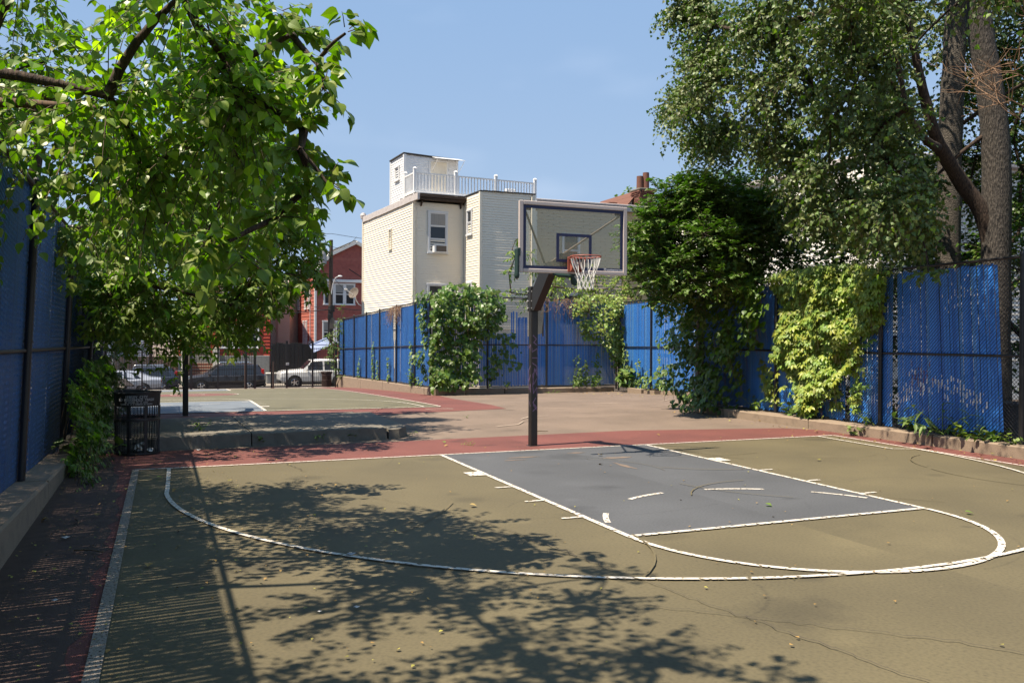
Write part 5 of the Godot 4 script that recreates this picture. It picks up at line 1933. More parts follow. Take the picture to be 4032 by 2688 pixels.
		if d.get("rack", false):
			var rk := MB.new()
			rk.tube([Vector3(-1.5, d.roof + 0.0, s * 0.55), Vector3(-1.4, d.roof + 0.07, s * 0.55), Vector3(0.25, d.roof + 0.07, s * 0.55), Vector3(0.35, d.roof - 0.01, s * 0.55)], 0.022, 6)
			part("roof_rail", rk, mats.chrome, o)
	for e in [d.st[0][0], d.st[-1][0]]:
		var bp := MB.new()
		bp.cbox(Vector3(e * 0.985, 0.42, 0), Vector3(0.18, 0.2, d.hw * 1.7), 0.05)
		part("bumper", bp, mats.rubber if d.get("dark_bumper", false) else paint, o)
	return o


func cars():
	var suv := {"kind": "car", "hw": 0.90, "wr": 0.345, "wheels": [1.30, -1.32], "roof": 1.66, "sill": 2.0, "rack": true, "handle_y": 0.98, "handles": [-0.05, -0.95],
		"st": [[-2.26, 0.45, 0.95, 1.02, 0.80, 0.62], [-2.20, 0.36, 1.00, 1.12, 0.86, 0.66], [-1.85, 0.30, 1.02, 1.60, 0.90, 0.64], [-1.2, 0.26, 1.01, 1.66, 0.91, 0.66], [-0.2, 0.26, 0.99, 1.67, 0.91, 0.66], [0.35, 0.26, 0.98, 1.60, 0.91, 0.64], [1.15, 0.26, 0.97, 1.06, 0.90, 0.72], [1.8, 0.28, 0.90, 0.98, 0.88, 0.68], [2.15, 0.34, 0.78, 0.86, 0.82, 0.6], [2.27, 0.42, 0.66, 0.70, 0.70, 0.5]],
		"glass": [[[-0.25, 1.03], [0.85, 1.03], [0.35, 1.50], [-0.25, 1.56]], [[-1.15, 1.04], [-0.33, 1.03], [-0.33, 1.56], [-1.15, 1.55]], [[-1.85, 1.08], [-1.22, 1.05], [-1.22, 1.54], [-1.6, 1.48]]],
		"screens": [[1.10, 1.08, 0.42, 1.585, 0.74, 0.6], [-2.17, 1.14, -1.9, 1.58, 0.66, 0.58]],
		"tail": [-2.13, 1.12, 0.72, 0.16, 0.42, 0.16], "head": [2.08, 0.80, 0.68, 0.24, 0.16, 0.26], "mirror": [0.85, 1.06]}
	car("parked_car", "black tall family car parked behind the street fence before the brick steps", Vector3(-2.55, hz(-40.3) - 0.02, -40.3), PI, mats.paint_black, suv)
	var jeep := {"kind": "car", "hw": 0.88, "wr": 0.36, "wheels": [1.34, -1.30], "roof": 1.74, "sill": 2.0, "rack": false, "handle_y": 1.0, "handles": [-0.1, -0.95], "dark_bumper": true,
		"st": [[-2.2, 0.46, 1.0, 1.1, 0.82, 0.68], [-2.14, 0.36, 1.04, 1.66, 0.87, 0.68], [-1.6, 0.32, 1.04, 1.74, 0.88, 0.69], [-0.3, 0.32, 1.03, 1.75, 0.88, 0.69], [0.30, 0.32, 1.02, 1.70, 0.88, 0.68], [0.85, 0.32, 1.01, 1.14, 0.88, 0.76], [1.9, 0.34, 0.98, 1.06, 0.87, 0.74], [2.14, 0.38, 0.94, 0.99, 0.84, 0.7], [2.2, 0.44, 0.80, 0.84, 0.80, 0.66]],
		"glass": [[[-0.30, 1.10], [0.68, 1.10], [0.35, 1.58], [-0.30, 1.62]], [[-1.20, 1.10], [-0.42, 1.10], [-0.42, 1.62], [-1.20, 1.62]], [[-1.95, 1.12], [-1.32, 1.12], [-1.32, 1.60], [-1.95, 1.58]]],
		"screens": [[0.84, 1.16, 0.36, 1.66, 0.76, 0.64], [-2.16, 1.14, -2.13, 1.6, 0.68, 0.62]],
		"tail": [-2.14, 1.05, 0.76, 0.1, 0.3, 0.14], "head": [2.16, 0.86, 0.62, 0.10, 0.16, 0.18], "mirror": [0.62, 1.14]}
	car("parked_car", "white boxy off-road car parked nose to the left beside the brown bin", Vector3(2.75, hz(-40.3) + 0.14, -40.3), PI, mats.paint_white, jeep)
	var sedan := {"kind": "car", "hw": 0.88, "wr": 0.32, "wheels": [1.36, -1.34], "roof": 1.45, "sill": 2.1, "rack": false, "handle_y": 0.84, "handles": [-0.1, -0.9],
		"st": [[-2.33, 0.46, 0.80, 0.86, 0.74, 0.56], [-2.25, 0.36, 0.92, 0.99, 0.83, 0.62], [-1.72, 0.28, 0.93, 1.04, 0.88, 0.64], [-1.0, 0.24, 0.91, 1.36, 0.89, 0.58], [-0.4, 0.24, 0.89, 1.45, 0.89, 0.60], [0.25, 0.24, 0.88, 1.41, 0.89, 0.59], [1.05, 0.24, 0.87, 0.96, 0.88, 0.70], [1.8, 0.26, 0.80, 0.88, 0.86, 0.64], [2.18, 0.32, 0.68, 0.74, 0.78, 0.55], [2.30, 0.40, 0.56, 0.60, 0.66, 0.45]],
		"glass": [[[-0.25, 0.93], [0.75, 0.92], [0.25, 1.30], [-0.25, 1.36]], [[-1.25, 0.96], [-0.33, 0.94], [-0.33, 1.36], [-0.85, 1.28]]],
		"screens": [[1.0, 0.98, 0.30, 1.395, 0.70, 0.54], [-1.66, 1.06, -1.04, 1.34, 0.62, 0.52]],
		"tail": [-2.20, 0.80, 0.68, 0.2, 0.16, 0.22], "head": [2.10, 0.66, 0.66, 0.26, 0.12, 0.26], "mirror": [0.72, 0.94]}
	car("parked_car", "silver saloon parked behind the covered motorcycle", Vector3(-8.25, hz(-40.3) - 0.12, -40.4), PI, mats.paint_silver, sedan)
	var x2 := suv.duplicate(true)
	x2.head = [2.08, 0.84, 0.66, 0.2, 0.12, 0.3]
	car("parked_car", "dark blue crossover with pale roof rails parked beyond the silver saloon", Vector3(-7.25, hz(-46.0) - 0.12, -46.2), PI, mats.paint_blue, x2)
	# covered motorcycle
	var mo := thing("motorcycle", "motorcycle under a dark tarpaulin with a chrome wheel showing, left of the silver saloon", "motorcycle", Vector3(-8.55, hz(-38.4) + 0.1, -38.3))
	var rows := [[-1.25, 0.45, 0.12], [-0.95, 0.62, 0.30], [-0.55, 1.02, 0.40], [-0.30, 1.12, 0.36], [-0.05, 1.0, 0.42], [0.45, 0.72, 0.46], [0.85, 0.62, 0.42], [1.15, 0.36, 0.30]]
	var tp := MB.new()
	var rg := RandomNumberGenerator.new()
	rg.seed = 8
	var gr := []
	for q in rows:
		var line := []
		for k in 9:
			var t = k / 8.0 * 2.0 - 1.0
			line.append(Vector3(q[0] + rg.randf_range(-0.05, 0.05), lerpf(q[1], 0.22 + 0.10 * rg.randf(), absf(t) ** 1.4) + rg.randf_range(-0.03, 0.03), t * q[2] + rg.randf_range(-0.03, 0.03)))
		gr.append(line)
	var tp2 := MB.new()
	for i in gr.size() - 1:
		for k in 8:
			var mm = tp2 if (k == 7 and i < 3) or (i == 1 and k > 5) else tp
			var nn = (gr[i + 1][k] - gr[i][k]).cross(gr[i][k + 1] - gr[i][k]).normalized()
			nn = nn if nn.y + nn.z * signf(gr[i][k].z) > 0 else -nn
			mm.tri(gr[i][k], gr[i + 1][k], gr[i + 1][k + 1], nn); mm.tri(gr[i][k], gr[i + 1][k + 1], gr[i][k + 1], nn)
	part("tarpaulin", tp, mats.tarp, mo)
	part("tarpaulin_fold", tp2, mats.tarp_pale, mo)
	for x in [-0.95, 0.55]:
		var w := MB.new()
		var rgp := []
		for i in 24:
			rgp.append(Vector3(x + cos(TAU * i / 24) * 0.27, 0.30 + sin(TAU * i / 24) * 0.27, 0.12))
		w.tube(rgp, 0.055, 8, false, true)
		var wo = part("wheel", w, mats.rubber, mo)
		var sp := MB.new()
		sp.lathe([Vector2(0.2, 0.02), Vector2(0.18, 0.05), Vector2(0.06, 0.07), Vector2(0, 0.08)], 16, Vector3(x, 0.30, 0.12), Basis(Vector3.RIGHT, PI / 2))
		part("rim", sp, mats.chrome, wo)


func pole_and_wires():
	var p := thing("utility_pole", "tall wooden utility pole with a grey transformer and street lamp across the street", "utility pole", Vector3(5.15, -1.8, -48.7))
	var m := MB.new()
	m.tube([Vector3(0, 0, 0), Vector3(0.02, 5, 0), Vector3(0.05, 10.5, 0)], [0.17, 0.155, 0.125], 12)
	part("shaft", m, mats.pole_wood, p)
	var t := MB.new()
	t.lathe([Vector2(0, 8.75), Vector2(0.19, 8.75), Vector2(0.21, 8.8), Vector2(0.21, 9.75), Vector2(0.24, 9.8), Vector2(0.22, 9.86), Vector2(0, 9.92)], 18, Vector3(-0.48, 0, 0.05))
	for i in 5:
		t.box(Vector3(-0.69 + 0.01 * i, 9.25, 0.06 + i * 0.05), Vector3(0.04, 0.8, 0.02))
	var tr = part("transformer", t, mats.steel, p)
	var br := MB.new()
	for y in [9.0, 9.6]:
		br.cbox(Vector3(-0.2, y, 0.05), Vector3(0.3, 0.07, 0.1), 0.01)
	for x in [-0.55, -0.4]:
		br.lathe([Vector2(0.03, 9.88), Vector2(0.045, 9.95), Vector2(0.025, 10.0), Vector2(0.04, 10.06), Vector2(0, 10.12)], 8, Vector3(x, 0, 0.05))
	part("insulators", br, mats.taupe, tr)
	var la := MB.new()
	la.tube([Vector3(0.05, 6.6, 0.12), Vector3(0.12, 7.3, 0.3), Vector3(0.25, 7.75, 0.6), Vector3(0.42, 7.86, 0.95)], 0.035, 8)
	var lo = part("lamp_arm", la, mats.window_trim, p)
	var lh := MB.new()
	lh.lathe([Vector2(0, 0.06), Vector2(0.10, 0.05), Vector2(0.15, 0.0), Vector2(0.12, -0.05), Vector2(0, -0.07)], 16, Vector3(0.48, 7.86, 1.12), Basis(Vector3.RIGHT, 0.1) * Basis.from_scale(Vector3(1, 1, 2.2)))
	part("lamp_head", lh, mats.window_trim, lo)
	var sh := MB.new()
	sh.tube([Vector3(0.02, 3.7, 0), Vector3(0.03, 5.75, 0)], 0.19, 12)
	sh.cbox(Vector3(0.1, 5.6, 0.24), Vector3(0.34, 0.5, 0.14), 0.03)
	sh.cbox(Vector3(-0.1, 5.0, 0.22), Vector3(0.24, 0.4, 0.14), 0.03)
	part("cable_box", sh, mats.pole_black, p)
	var nt := MB.new()
	nt.box(Vector3(0.1, 4.55, 0.26), Vector3(0.34, 0.78, 0.03))
	part("faded_notice", nt, mats.taupe, p)
	var sp := MB.new()
	sp.cbox(Vector3(-0.75, 3.0, 0.25), Vector3(1.35, 0.05, 0.85), 0.01, Basis(Vector3.BACK, 0.42) * Basis(Vector3.RIGHT, 0.75))
	part("solar_panel", sp, mats.solar_cell, p)
	var sb := MB.new()
	sb.tube([Vector3(-0.05, 2.6, 0.1), Vector3(-0.7, 2.95, 0.22)], 0.03, 6)
	part("panel_bracket", sb, mats.steel, p)
	# wires: sagging runs to either side
	var run = func(called, label, a: Vector3, c: Vector3, sag: float, r: float):
		var w := MB.new(a)
		var pts := []
		for i in 17:
			var f = i / 16.0
			pts.append(a.lerp(c, f) - Vector3(0, sag * 4 * f * (1 - f), 0))
		w.tube(pts, r, 5, false)
		single(called, w, mats.black, label, "cable", "overhead cables", "", a)
	var top := Vector3(5.2, 8.9, -48.7)
	run.call("overhead_cable", "topmost thin wire leaving the pole to the left", top + Vector3(0, 0.25, 0), Vector3(-28, 7.2, -48.6), 0.5, 0.016)
	run.call("overhead_cable", "topmost thin wire leaving the pole to the right above the gable", top + Vector3(0, 0.25, 0), Vector3(32, 8.0, -48.6), 0.5, 0.016)
	run.call("overhead_cable", "thick black cable from the pole's black box to the left across the salmon house", Vector3(5.1, 3.75, -48.55), Vector3(-26, 1.8, -48.5), 0.5, 0.034)
	run.call("overhead_cable", "thin cable a little above the thick black one, left of the pole", Vector3(5.1, 4.0, -48.5), Vector3(-26, 3.2, -48.5), 0.7, 0.016)
	run.call("overhead_cable", "black cable from the pole to the right across the triple window", Vector3(5.2, 3.85, -48.5), Vector3(30, 3.5, -48.5), 0.35, 0.028)
	run.call("overhead_cable", "slanting service cable from the pole down to the triple window", Vector3(5.2, 6.2, -48.6), Vector3(8.0, 4.3, -51.9), 0.15, 0.014)
	run.call("overhead_cable", "short looped wire beside the top of the pole", Vector3(5.3, 8.2, -48.6), Vector3(7.0, 9.0, -48.6), 0.35, 0.014)
	var gu := MB.new()
	gu.tube([Vector3(5.2, 5.0, -48.4), Vector3(3.9, 6.8, -47.9)], 0.03, 6)
	for q in [[[6.3, 6.6, -47.8], [8.1, 5.6, -48.4]], [[3.7, 6.65, -47.9], [5.0, 5.2, -48.5]]]:
		run.call("service_bracket", "pale service pipe slanting across the gable beside the pole, %s" % ("right of it" if q[0][0] > 5 else "left of it"), Vector3(q[0][0], q[0][1], q[0][2]), Vector3(q[1][0], q[1][1], q[1][2]), 0.0, 0.035)
	# two lamp posts of the street, seen through the fence
	var s1 := thing("sign_post", "slim grey sign post on the far pavement behind the fence", "sign post", Vector3(-9.0, -1.6, -49.3))
	var sm := MB.new()
	sm.tube([Vector3.ZERO, Vector3(0.05, 2.6, 0)], 0.035, 8)
	part("shaft", sm, mats.steel, s1)


# ---------- leaves ----------
# a folded leaf from its base along +z; widths at steps of its length
func leaf_shape(m: MB, bs: Basis, at: Vector3, widths: Array, fold: float, droop: float):
	var k = widths.size() - 1
	var mid := []; var lf := []; var rt := []
	for i in k + 1:
		var t = float(i) / k
		var c = Vector3(0, -droop * t * t, t)
		mid.append(at + bs * c)
		lf.append(at + bs * (c + Vector3(-widths[i], fold * widths[i], -0.04 * (1.0 - t))))
		rt.append(at + bs * (c + Vector3(widths[i], fold * widths[i], -0.04 * (1.0 - t))))
	var up = bs * Vector3.UP
	for i in k:
		for s in 2:
			var e = lf if s == 0 else rt
			var nn: Vector3
			if widths[i] > 0.001:
				nn = (e[i] - mid[i]).cross(mid[i + 1] - mid[i]).normalized()
				nn = nn if nn.dot(up) > 0 else -nn
				m.tri(mid[i], e[i], mid[i + 1], nn)
			if widths[i + 1] > 0.001:
				nn = (e[i + 1] - mid[i + 1]).cross(e[i] - mid[i + 1]).normalized()
				if widths[i] <= 0.001:
					nn = (e[i + 1] - mid[i + 1]).cross(mid[i] - mid[i + 1]).normalized()
				nn = nn if nn.dot(up) > 0 else -nn
				m.tri(mid[i + 1], e[i + 1], e[i] if widths[i] > 0.001 else mid[i], nn)


func leaf_mesh(kind: String) -> ArrayMesh:
	var m := MB.new()
	var I := Basis.IDENTITY
	match kind:
		"mulberry":
			leaf_shape(m, I, Vector3.ZERO, [0.0, 0.32, 0.41, 0.38, 0.27, 0.13, 0.0], 0.22, 0.22)
		"poplar":
			leaf_shape(m, I, Vector3.ZERO, [0.0, 0.44, 0.43, 0.26, 0.09, 0.0], 0.16, 0.12)
		"maple":
			var pts = [Vector2(0, 0), Vector2(0.20, -0.06), Vector2(0.44, 0.06), Vector2(0.30, 0.22), Vector2(0.62, 0.42), Vector2(0.30, 0.52), Vector2(0.22, 0.66), Vector2(0.0, 1.0)]
			for s in [-1.0, 1.0]:
				for i in range(1, pts.size() - 1):
					var a = Vector3(0, 0, 0.30); var b = Vector3(pts[i].x * s, 0.05 + pts[i].x * 0.15, pts[i].y); var c = Vector3(pts[i + 1].x * s, 0.05 + pts[i + 1].x * 0.15, pts[i + 1].y)
					if i == pts.size() - 2:
						c = Vector3(0, -0.08, 1.0)
					var nn = (b - a).cross(c - a).normalized()
					m.tri(a, b, c, nn if nn.y > 0 else -nn)
		"boxelder":
			leaf_shape(m, I, Vector3(0, 0, 0.38), [0.0, 0.17, 0.19, 0.11, 0.0], 0.25, 0.2)
			for s in [-1.0, 1.0]:
				leaf_shape(m, Basis(Vector3.UP, s * 0.95).scaled(Vector3(0.85, 0.85, 0.85)), Vector3(0, 0, 0.32), [0.0, 0.16, 0.17, 0.09, 0.0], 0.25, 0.25)
		"creeper":
			for a in [-1.45, -0.72, 0.0, 0.72, 1.45]:
				var sc = 1.0 if absf(a) < 1.0 else 0.72
				leaf_shape(m, Basis(Vector3.UP, a).scaled(Vector3.ONE * sc * 0.8), Vector3(sin(a) * 0.06, 0, cos(a) * 0.06), [0.0, 0.15, 0.21, 0.0], 0.25, 0.25)
		"heart":
			leaf_shape(m, I, Vector3.ZERO, [0.0, 0.40, 0.44, 0.22, 0.0], 0.2, 0.2)
		"lance":
			leaf_shape(m, I, Vector3.ZERO, [0.0, 0.15, 0.17, 0.10, 0.0], 0.3, 0.35)
	return m.mesh()


# puts leaves at the given places: the ones that show largest as single parts, the rest as one mass
func put_leaves(parent: Node3D, mesh: ArrayMesh, material: StandardMaterial3D, places: Array, tints: Array, singles: int, r: RandomNumberGenerator, called := "leaf"):
	var base = parent.transform.affine_inverse()
	var pick := {}
	if singles > 0:
		var order := []
		for i in places.size():
			var d: Vector3 = places[i].origin - EYE
			var fx = d.dot(Vector3(0.377, 0, -0.926))
			if fx > 1.0 and absf(d.dot(Vector3(0.926, 0, 0.377)) / fx) < 0.6 and d.y / fx < 0.4:
				order.append([places[i].basis.z.length() / d.length(), i])
		order.sort_custom(func(a, b): return a[0] > b[0])
		var variants := []
		for t in tints.slice(0, 6):
			var v: StandardMaterial3D = material.duplicate()
			v.vertex_color_use_as_albedo = false
			var c = material.albedo_color.srgb_to_linear()
			v.albedo_color = Color(c.r * t.r, c.g * t.g, c.b * t.b).linear_to_srgb()
			variants.append(v)
		for k in mini(singles, order.size()):
			pick[order[k][1]] = true
			var q = part(called, mesh, variants[r.randi() % variants.size()], parent)
			q.transform = base * places[order[k][1]]
	var rest := places.size() - pick.size()
	if rest <= 0:
		return
	var mm := MultiMesh.new()
	mm.transform_format = MultiMesh.TRANSFORM_3D
	mm.use_colors = true
	mm.mesh = mesh
	mm.instance_count = rest
	var j := 0
	for i in places.size():
		if pick.has(i):
			continue
		mm.set_instance_transform(j, base * places[i])
		mm.set_instance_color(j, tints[r.randi() % tints.size()])
		j += 1
	var mi := MultiMeshInstance3D.new()
	mi.multimesh = mm
	mi.material_override = material
	mi.name = "leaves"
	mi.set_meta("kind", "stuff")
	parent.add_child(mi, true)


func tint_list(spread: float, warm: float, r: RandomNumberGenerator) -> Array:
	var out := []
	for i in 24:
		var v = 1.0 + r.randf_range(-spread, spread)
		var w = r.randf_range(-warm, warm)
		out.append(Color(v * (1.0 + w), v, v * (1.0 - w * 0.8)))
	return out


# t: kind, clumps [x, y, z, r, ...], size, per (leaves for each square metre of clump), twig, hang, spread, trunk (list of points), trunk_r, tints, singles
func crown(parent: Node3D, t: Dictionary):
	var r := RandomNumberGenerator.new()
	r.seed = t.seed
	var mesh = leaf_mesh(t.kind)
	var places := []
	var tw := MB.new(parent.position)
	var cl := []
	for i in range(0, t.clumps.size(), 4):
		cl.append([Vector3(t.clumps[i], t.clumps[i + 1], t.clumps[i + 2]), float(t.clumps[i + 3])])
	# limbs: each clump hangs on the nearest wood
	var nodes := []
	var parents := []
	for p in t.trunk:
		nodes.append(p)
		parents.append(-1)
	var nt: int = nodes.size()
	var order := range(cl.size())
	var top: Vector3 = nodes[nt - 1]
	order.sort_custom(func(a, b): return cl[a][0].distance_to(top) < cl[b][0].distance_to(top))
	for i in order:
		var best := 0; var bd := INF
		for k in nodes.size():
			var d = nodes[k].distance_to(cl[i][0]) + (0.0 if k < nt else 0.35)
			if nodes[k].y < cl[i][0].y + 1.2 and d < bd:
				bd = d; best = k
		nodes.append(cl[i][0])
		parents.append(best)
	var borne := []
	borne.resize(nodes.size())
	borne.fill(0)
	for i in range(nodes.size() - 1, nt - 1, -1):
		borne[i] += 1
		if parents[i] >= nt:
			borne[parents[i]] += borne[i]
	var lb := MB.new(parent.position)
	for i in range(nt, nodes.size()):
		var a: Vector3 = nodes[parents[i]]; var c: Vector3 = nodes[i]
		var r0 = 0.013 * sqrt(borne[i]) + 0.006
		var pts := []
		var rad := []
		var bend = Vector3(r.randf_range(-1, 1), r.randf_range(0.0, 0.6), r.randf_range(-1, 1)) * a.distance_to(c) * 0.13
		for k in 5:
			var f = k / 4.0
			pts.append(a.lerp(c, f) + bend * 4 * f * (1 - f) * 0.5)
			rad.append(r0 * (1.0 - 0.45 * f))
		lb.tube(pts, rad, 6, false)
	if lb.p.size():
		part("limbs", lb, t.bark, parent, "stuff")
	var L0: float = t.size
	for q in cl:
		var c: Vector3 = q[0]; var R: float = q[1]
		var n = int(t.per * R * R * 4.0 + 0.5)
		var per_twig: int = t.get("on_twig", 11)
		var k = maxi(2, int(n / per_twig))
		for i in k:
			var d = Vector3(r.randfn(), r.randfn() + 0.15, r.randfn()).normalized()
			var s = c + d * R * r.randf() * 0.35
			var ln = R * r.randf_range(0.55, 1.0)
			var prev: Vector3 = s
			var sag: float = t.get("sag", 0.25)
			var pts := [s]
			for j in per_twig:
				var f = (j + 1.0) / per_twig
				var p = s + d * ln * f - Vector3.UP * sag * ln * f * f
				if j == per_twig / 2 or j == per_twig - 1:
					pts.append(p)
				var dir = (p - prev).normalized()
				prev = p
				var side = dir.cross(Vector3.UP).normalized() * (1.0 if j % 2 else -1.0)
				var sp: float = t.get("spread", 0.9)
				var ld = (dir * 0.55 + side * sp + Vector3(r.randf_range(-0.5, 0.5), r.randf_range(-0.4, 0.3) - t.get("hang", 0.3), r.randf_range(-0.5, 0.5))).normalized()
				var up = (Vector3.UP + Vector3(r.randfn(), r.randfn() * 0.4, r.randfn()) * t.get("tumble", 0.45)).normalized()
				var x = up.cross(ld)
				if x.length() < 0.1:
					x = Vector3.RIGHT.cross(ld)
				x = x.normalized()
				var z = L0 * r.randf_range(0.6, 1.15)
				places.append(Transform3D(Basis(x * z, ld.cross(x) * z, ld * z), p + ld * L0 * 0.22))
			tw.tube(pts, [0.005, 0.0035, 0.002], 3, false)
	part("twigs", tw, mats.twig, parent, "stuff")
	var tints = tint_list(t.get("vary", 0.25), t.get("warm", 0.2), r)
	put_leaves(parent, mesh, t.leaf, places, tints, t.get("singles", 0), r)


func trunk(parent: Node3D, pts: Array, rad: Array, material: Material, called := "trunk", seed_ := 1):
	var m := MB.new(parent.position)
	var r := RandomNumberGenerator.new()
	r.seed = seed_
	# a knobbly tube: a spline through the points
	var cv := Curve3D.new()
	for i in pts.size():
		var tan = (pts[mini(i + 1, pts.size() - 1)] - pts[maxi(i - 1, 0)]) * 0.18
		cv.add_point(pts[i], -tan, tan)
	var out := []
	var rr := []
	var n = pts.size() * 6
	for i in n + 1:
		var f = float(i) / n
		out.append(cv.sample_baked(cv.get_baked_length() * f))
		var g = f * (rad.size() - 1)
		var k = mini(int(g), rad.size() - 2)
		rr.append(lerpf(rad[k], rad[k + 1], g - k) * r.randf_range(0.95, 1.05))
	m.tube(out, rr, 12, false)
	return part(called, m, material, parent)


func branchy(m: MB, a: Vector3, d: Vector3, ln: float, r0: float, depth: int, r: RandomNumberGenerator):
	var pts := [a]
	var p := a
	var dir := d
	for i in 4:
		dir = (dir + Vector3(r.randf_range(-0.22, 0.22), r.randf_range(-0.18, 0.2), r.randf_range(-0.22, 0.22))).normalized()
		p += dir * ln / 4
		pts.append(p)
		if depth > 0 and i > 0:
			for k in 2:
				var nd = (dir + Vector3(r.randf_range(-0.9, 0.9), r.randf_range(-0.6, 0.7), r.randf_range(-0.9, 0.9))).normalized()
				branchy(m, p, nd, ln * r.randf_range(0.4, 0.62), r0 * 0.55, depth - 1, r)
	m.tube(pts, [r0, r0 * 0.85, r0 * 0.7, r0 * 0.55, r0 * 0.35], 4, false)


func trees():
	leaf_mat("leaf_mulberry", lin(0.215, 0.285, 0.045), Color(0.78, 1.0, 0.10), 0.40)
	leaf_mat("leaf_boxelder", lin(0.175, 0.245, 0.040), Color(0.74, 0.96, 0.10), 0.48)
	leaf_mat("leaf_poplar", lin(0.120, 0.165, 0.040), Color(0.60, 0.78, 0.12), 0.5)
	leaf_mat("leaf_maple", lin(0.120, 0.180, 0.036), Color(0.58, 0.80, 0.10), 0.5)
	leaf_mat("leaf_creeper", lin(0.225, 0.285, 0.048), Color(0.6, 0.78, 0.10), 0.45)
	leaf_mat("leaf_vine", lin(0.090, 0.148, 0.022), Color(0.55, 0.78, 0.08), 0.42)
	leaf_mat("leaf_light", lin(0.190, 0.260, 0.030), Color(0.62, 0.80, 0.08), 0.5)
	leaf_mat("leaf_weed", lin(0.120, 0.180, 0.032), Color(0.5, 0.7, 0.1), 0.6)
	leaf_mat("leaf_dry", lin(0.30, 0.215, 0.075), Color(0.3, 0.25, 0.08), 0.8)

	var o := thing("mulberry_tree", "broad leaved tree overhanging the court from behind the left fence", "tree", Vector3(-9.6, 0, 4.2))
	var tp := [Vector3(-9.6, -0.1, 4.2), Vector3(-9.5, 1.6, 4.3), Vector3(-9.3, 2.9, 4.4), Vector3(-8.9, 4.2, 4.5), Vector3(-8.6, 5.6, 4.6)]
	trunk(o, tp, [0.24, 0.20, 0.17, 0.12, 0.07], mats.bark_brown, "trunk", 2)
	trunk(o, [Vector3(-9.3, 2.9, 4.4), Vector3(-8.4, 3.5, 4.4), Vector3(-7.4, 3.75, 4.5), Vector3(-6.3, 3.7, 5.0)], [0.09, 0.07, 0.05, 0.02], mats.bark_tan, "limb", 3)
	trunk(o, [Vector3(-9.2, 3.3, 4.4), Vector3(-8.5, 3.9, 3.6), Vector3(-7.6, 4.3, 3.2), Vector3(-6.4, 4.1, 3.0)], [0.08, 0.06, 0.045, 0.02], mats.bark_tan, "limb", 4)
	crown(o, {"kind": "mulberry", "seed": 11, "leaf": mats.leaf_mulberry, "bark": mats.bark_brown, "trunk": tp, "size": 0.092, "per": 215.0, "on_twig": 11, "hang": 0.55, "sag": 0.35, "vary": 0.28, "warm": 0.16, "singles": 300, "tumble": 0.5,
		"clumps": [-6.2, 3.6, 5.8, 0.8, -5.4, 3.5, 5.5, 0.8, -6, 3.2, 5.1, 0.8, -5.4, 4.1, 4.9, 0.8, -6.9, 4.6, 3, 0.8, -5.3, 3, 2.7, 0.4, -6.7, 3.8, 3.9, 0.8, -5.3, 3.6, 6.1, 0.6, -6.2, 3.5, 2.6, 0.8, -5.7, 4.3, 6.1, 0.8, -5.2, 3.4, 4.5, 0.6, -7.4, 3.8, 5.4, 0.8, -9.1, 5.5, 2.4, 0.8, -8.8, 3.1, 0.9, 0.8, -7.7, 4.1, 2.3, 0.8, -5.2, 2.8, 2.5, 0.3, -7.2, 3.3, 4.9, 0.8, -5.9, 3.1, 4.9, 0.6, -7, 5.2, 3.9, 0.8, -5, 3.1, 2.7, 0.3, -6.2, 3.1, 2.6, 0.4, -5.3, 3.6, 6.1, 0.6, -6.1, 4.9, 4.2, 0.4, -5.5, 2.7, 4.2, 0.3, -7.5, 4.2, 3.2, 0.8, -8.7, 4.1, 1, 0.8, -8.3, 5.8, 2.3, 0.6, -6.3, 3.6, 2.9, 0.8, -5, 3, 2.9, 0.3, -5.4, 3.5, 5.3, 0.8, -8.7, 2.8, 2.3, 0.8, -5.4, 3.9, 6, 0.6] + [-7.0, 4.2, 9.2, 0.8, -6.4, 4.4, 9.4, 0.7, -7.5, 4.1, 8.4, 0.8, -7.6, 4.6, 10.2, 0.8, -6.6, 4.6, 10.6, 0.8, -8.4, 4.4, 9.2, 0.8, -6.2, 4.6, 8.8, 0.5, -7.4, 5.2, 11.6, 0.8, -6.0, 4.8, 11.4, 0.7, -8.6, 5.2, 10.6, 0.8, -8.8, 2.6, 7.2, 0.8, -9.0, 3.4, 8.2, 0.9, -8.7, 2.4, 9.2, 0.8, -8.9, 3.2, 10.2, 0.9, -8.6, 1.4, 8.2, 0.7, -8.6, 1.4, 10.0, 0.7, -8.8, 3.4, 11.4, 0.9, -8.5, 1.6, 11.4, 0.8, -5.5, 4.75, 7.7, 0.55, -6.2, 4.7, 7.3, 0.65, -7.0, 4.7, 7.2, 0.7, -5.7, 4.95, 8.7, 0.6, -6.3, 4.9, 8.3, 0.65, -5.3, 5.3, 7.2, 0.4, -6.6, 5.1, 6.7, 0.5, -5.4, 5.2, 9.4, 0.5, -9.0, 4.3, -0.3, 0.75, -8.5, 4.9, 0.2, 0.7, -9.0, 4.3, 0.9, 0.75, -8.5, 4.9, 1.4, 0.7, -9.0, 4.3, 2.1, 0.75, -8.5, 4.9, 2.6, 0.7, -9.0, 4.3, 3.3, 0.75, -8.5, 4.9, 3.8, 0.7, -9.0, 4.3, 4.5, 0.75, -8.5, 4.9, 5.0, 0.7, -9.0, 4.3, 5.7, 0.75, -8.5, 4.9, 6.2, 0.7, -9.0, 4.3, 6.9, 0.75, -8.5, 4.9, 7.4, 0.7, -9.0, 4.3, 8.1, 0.75, -8.5, 4.9, 8.6, 0.7]})
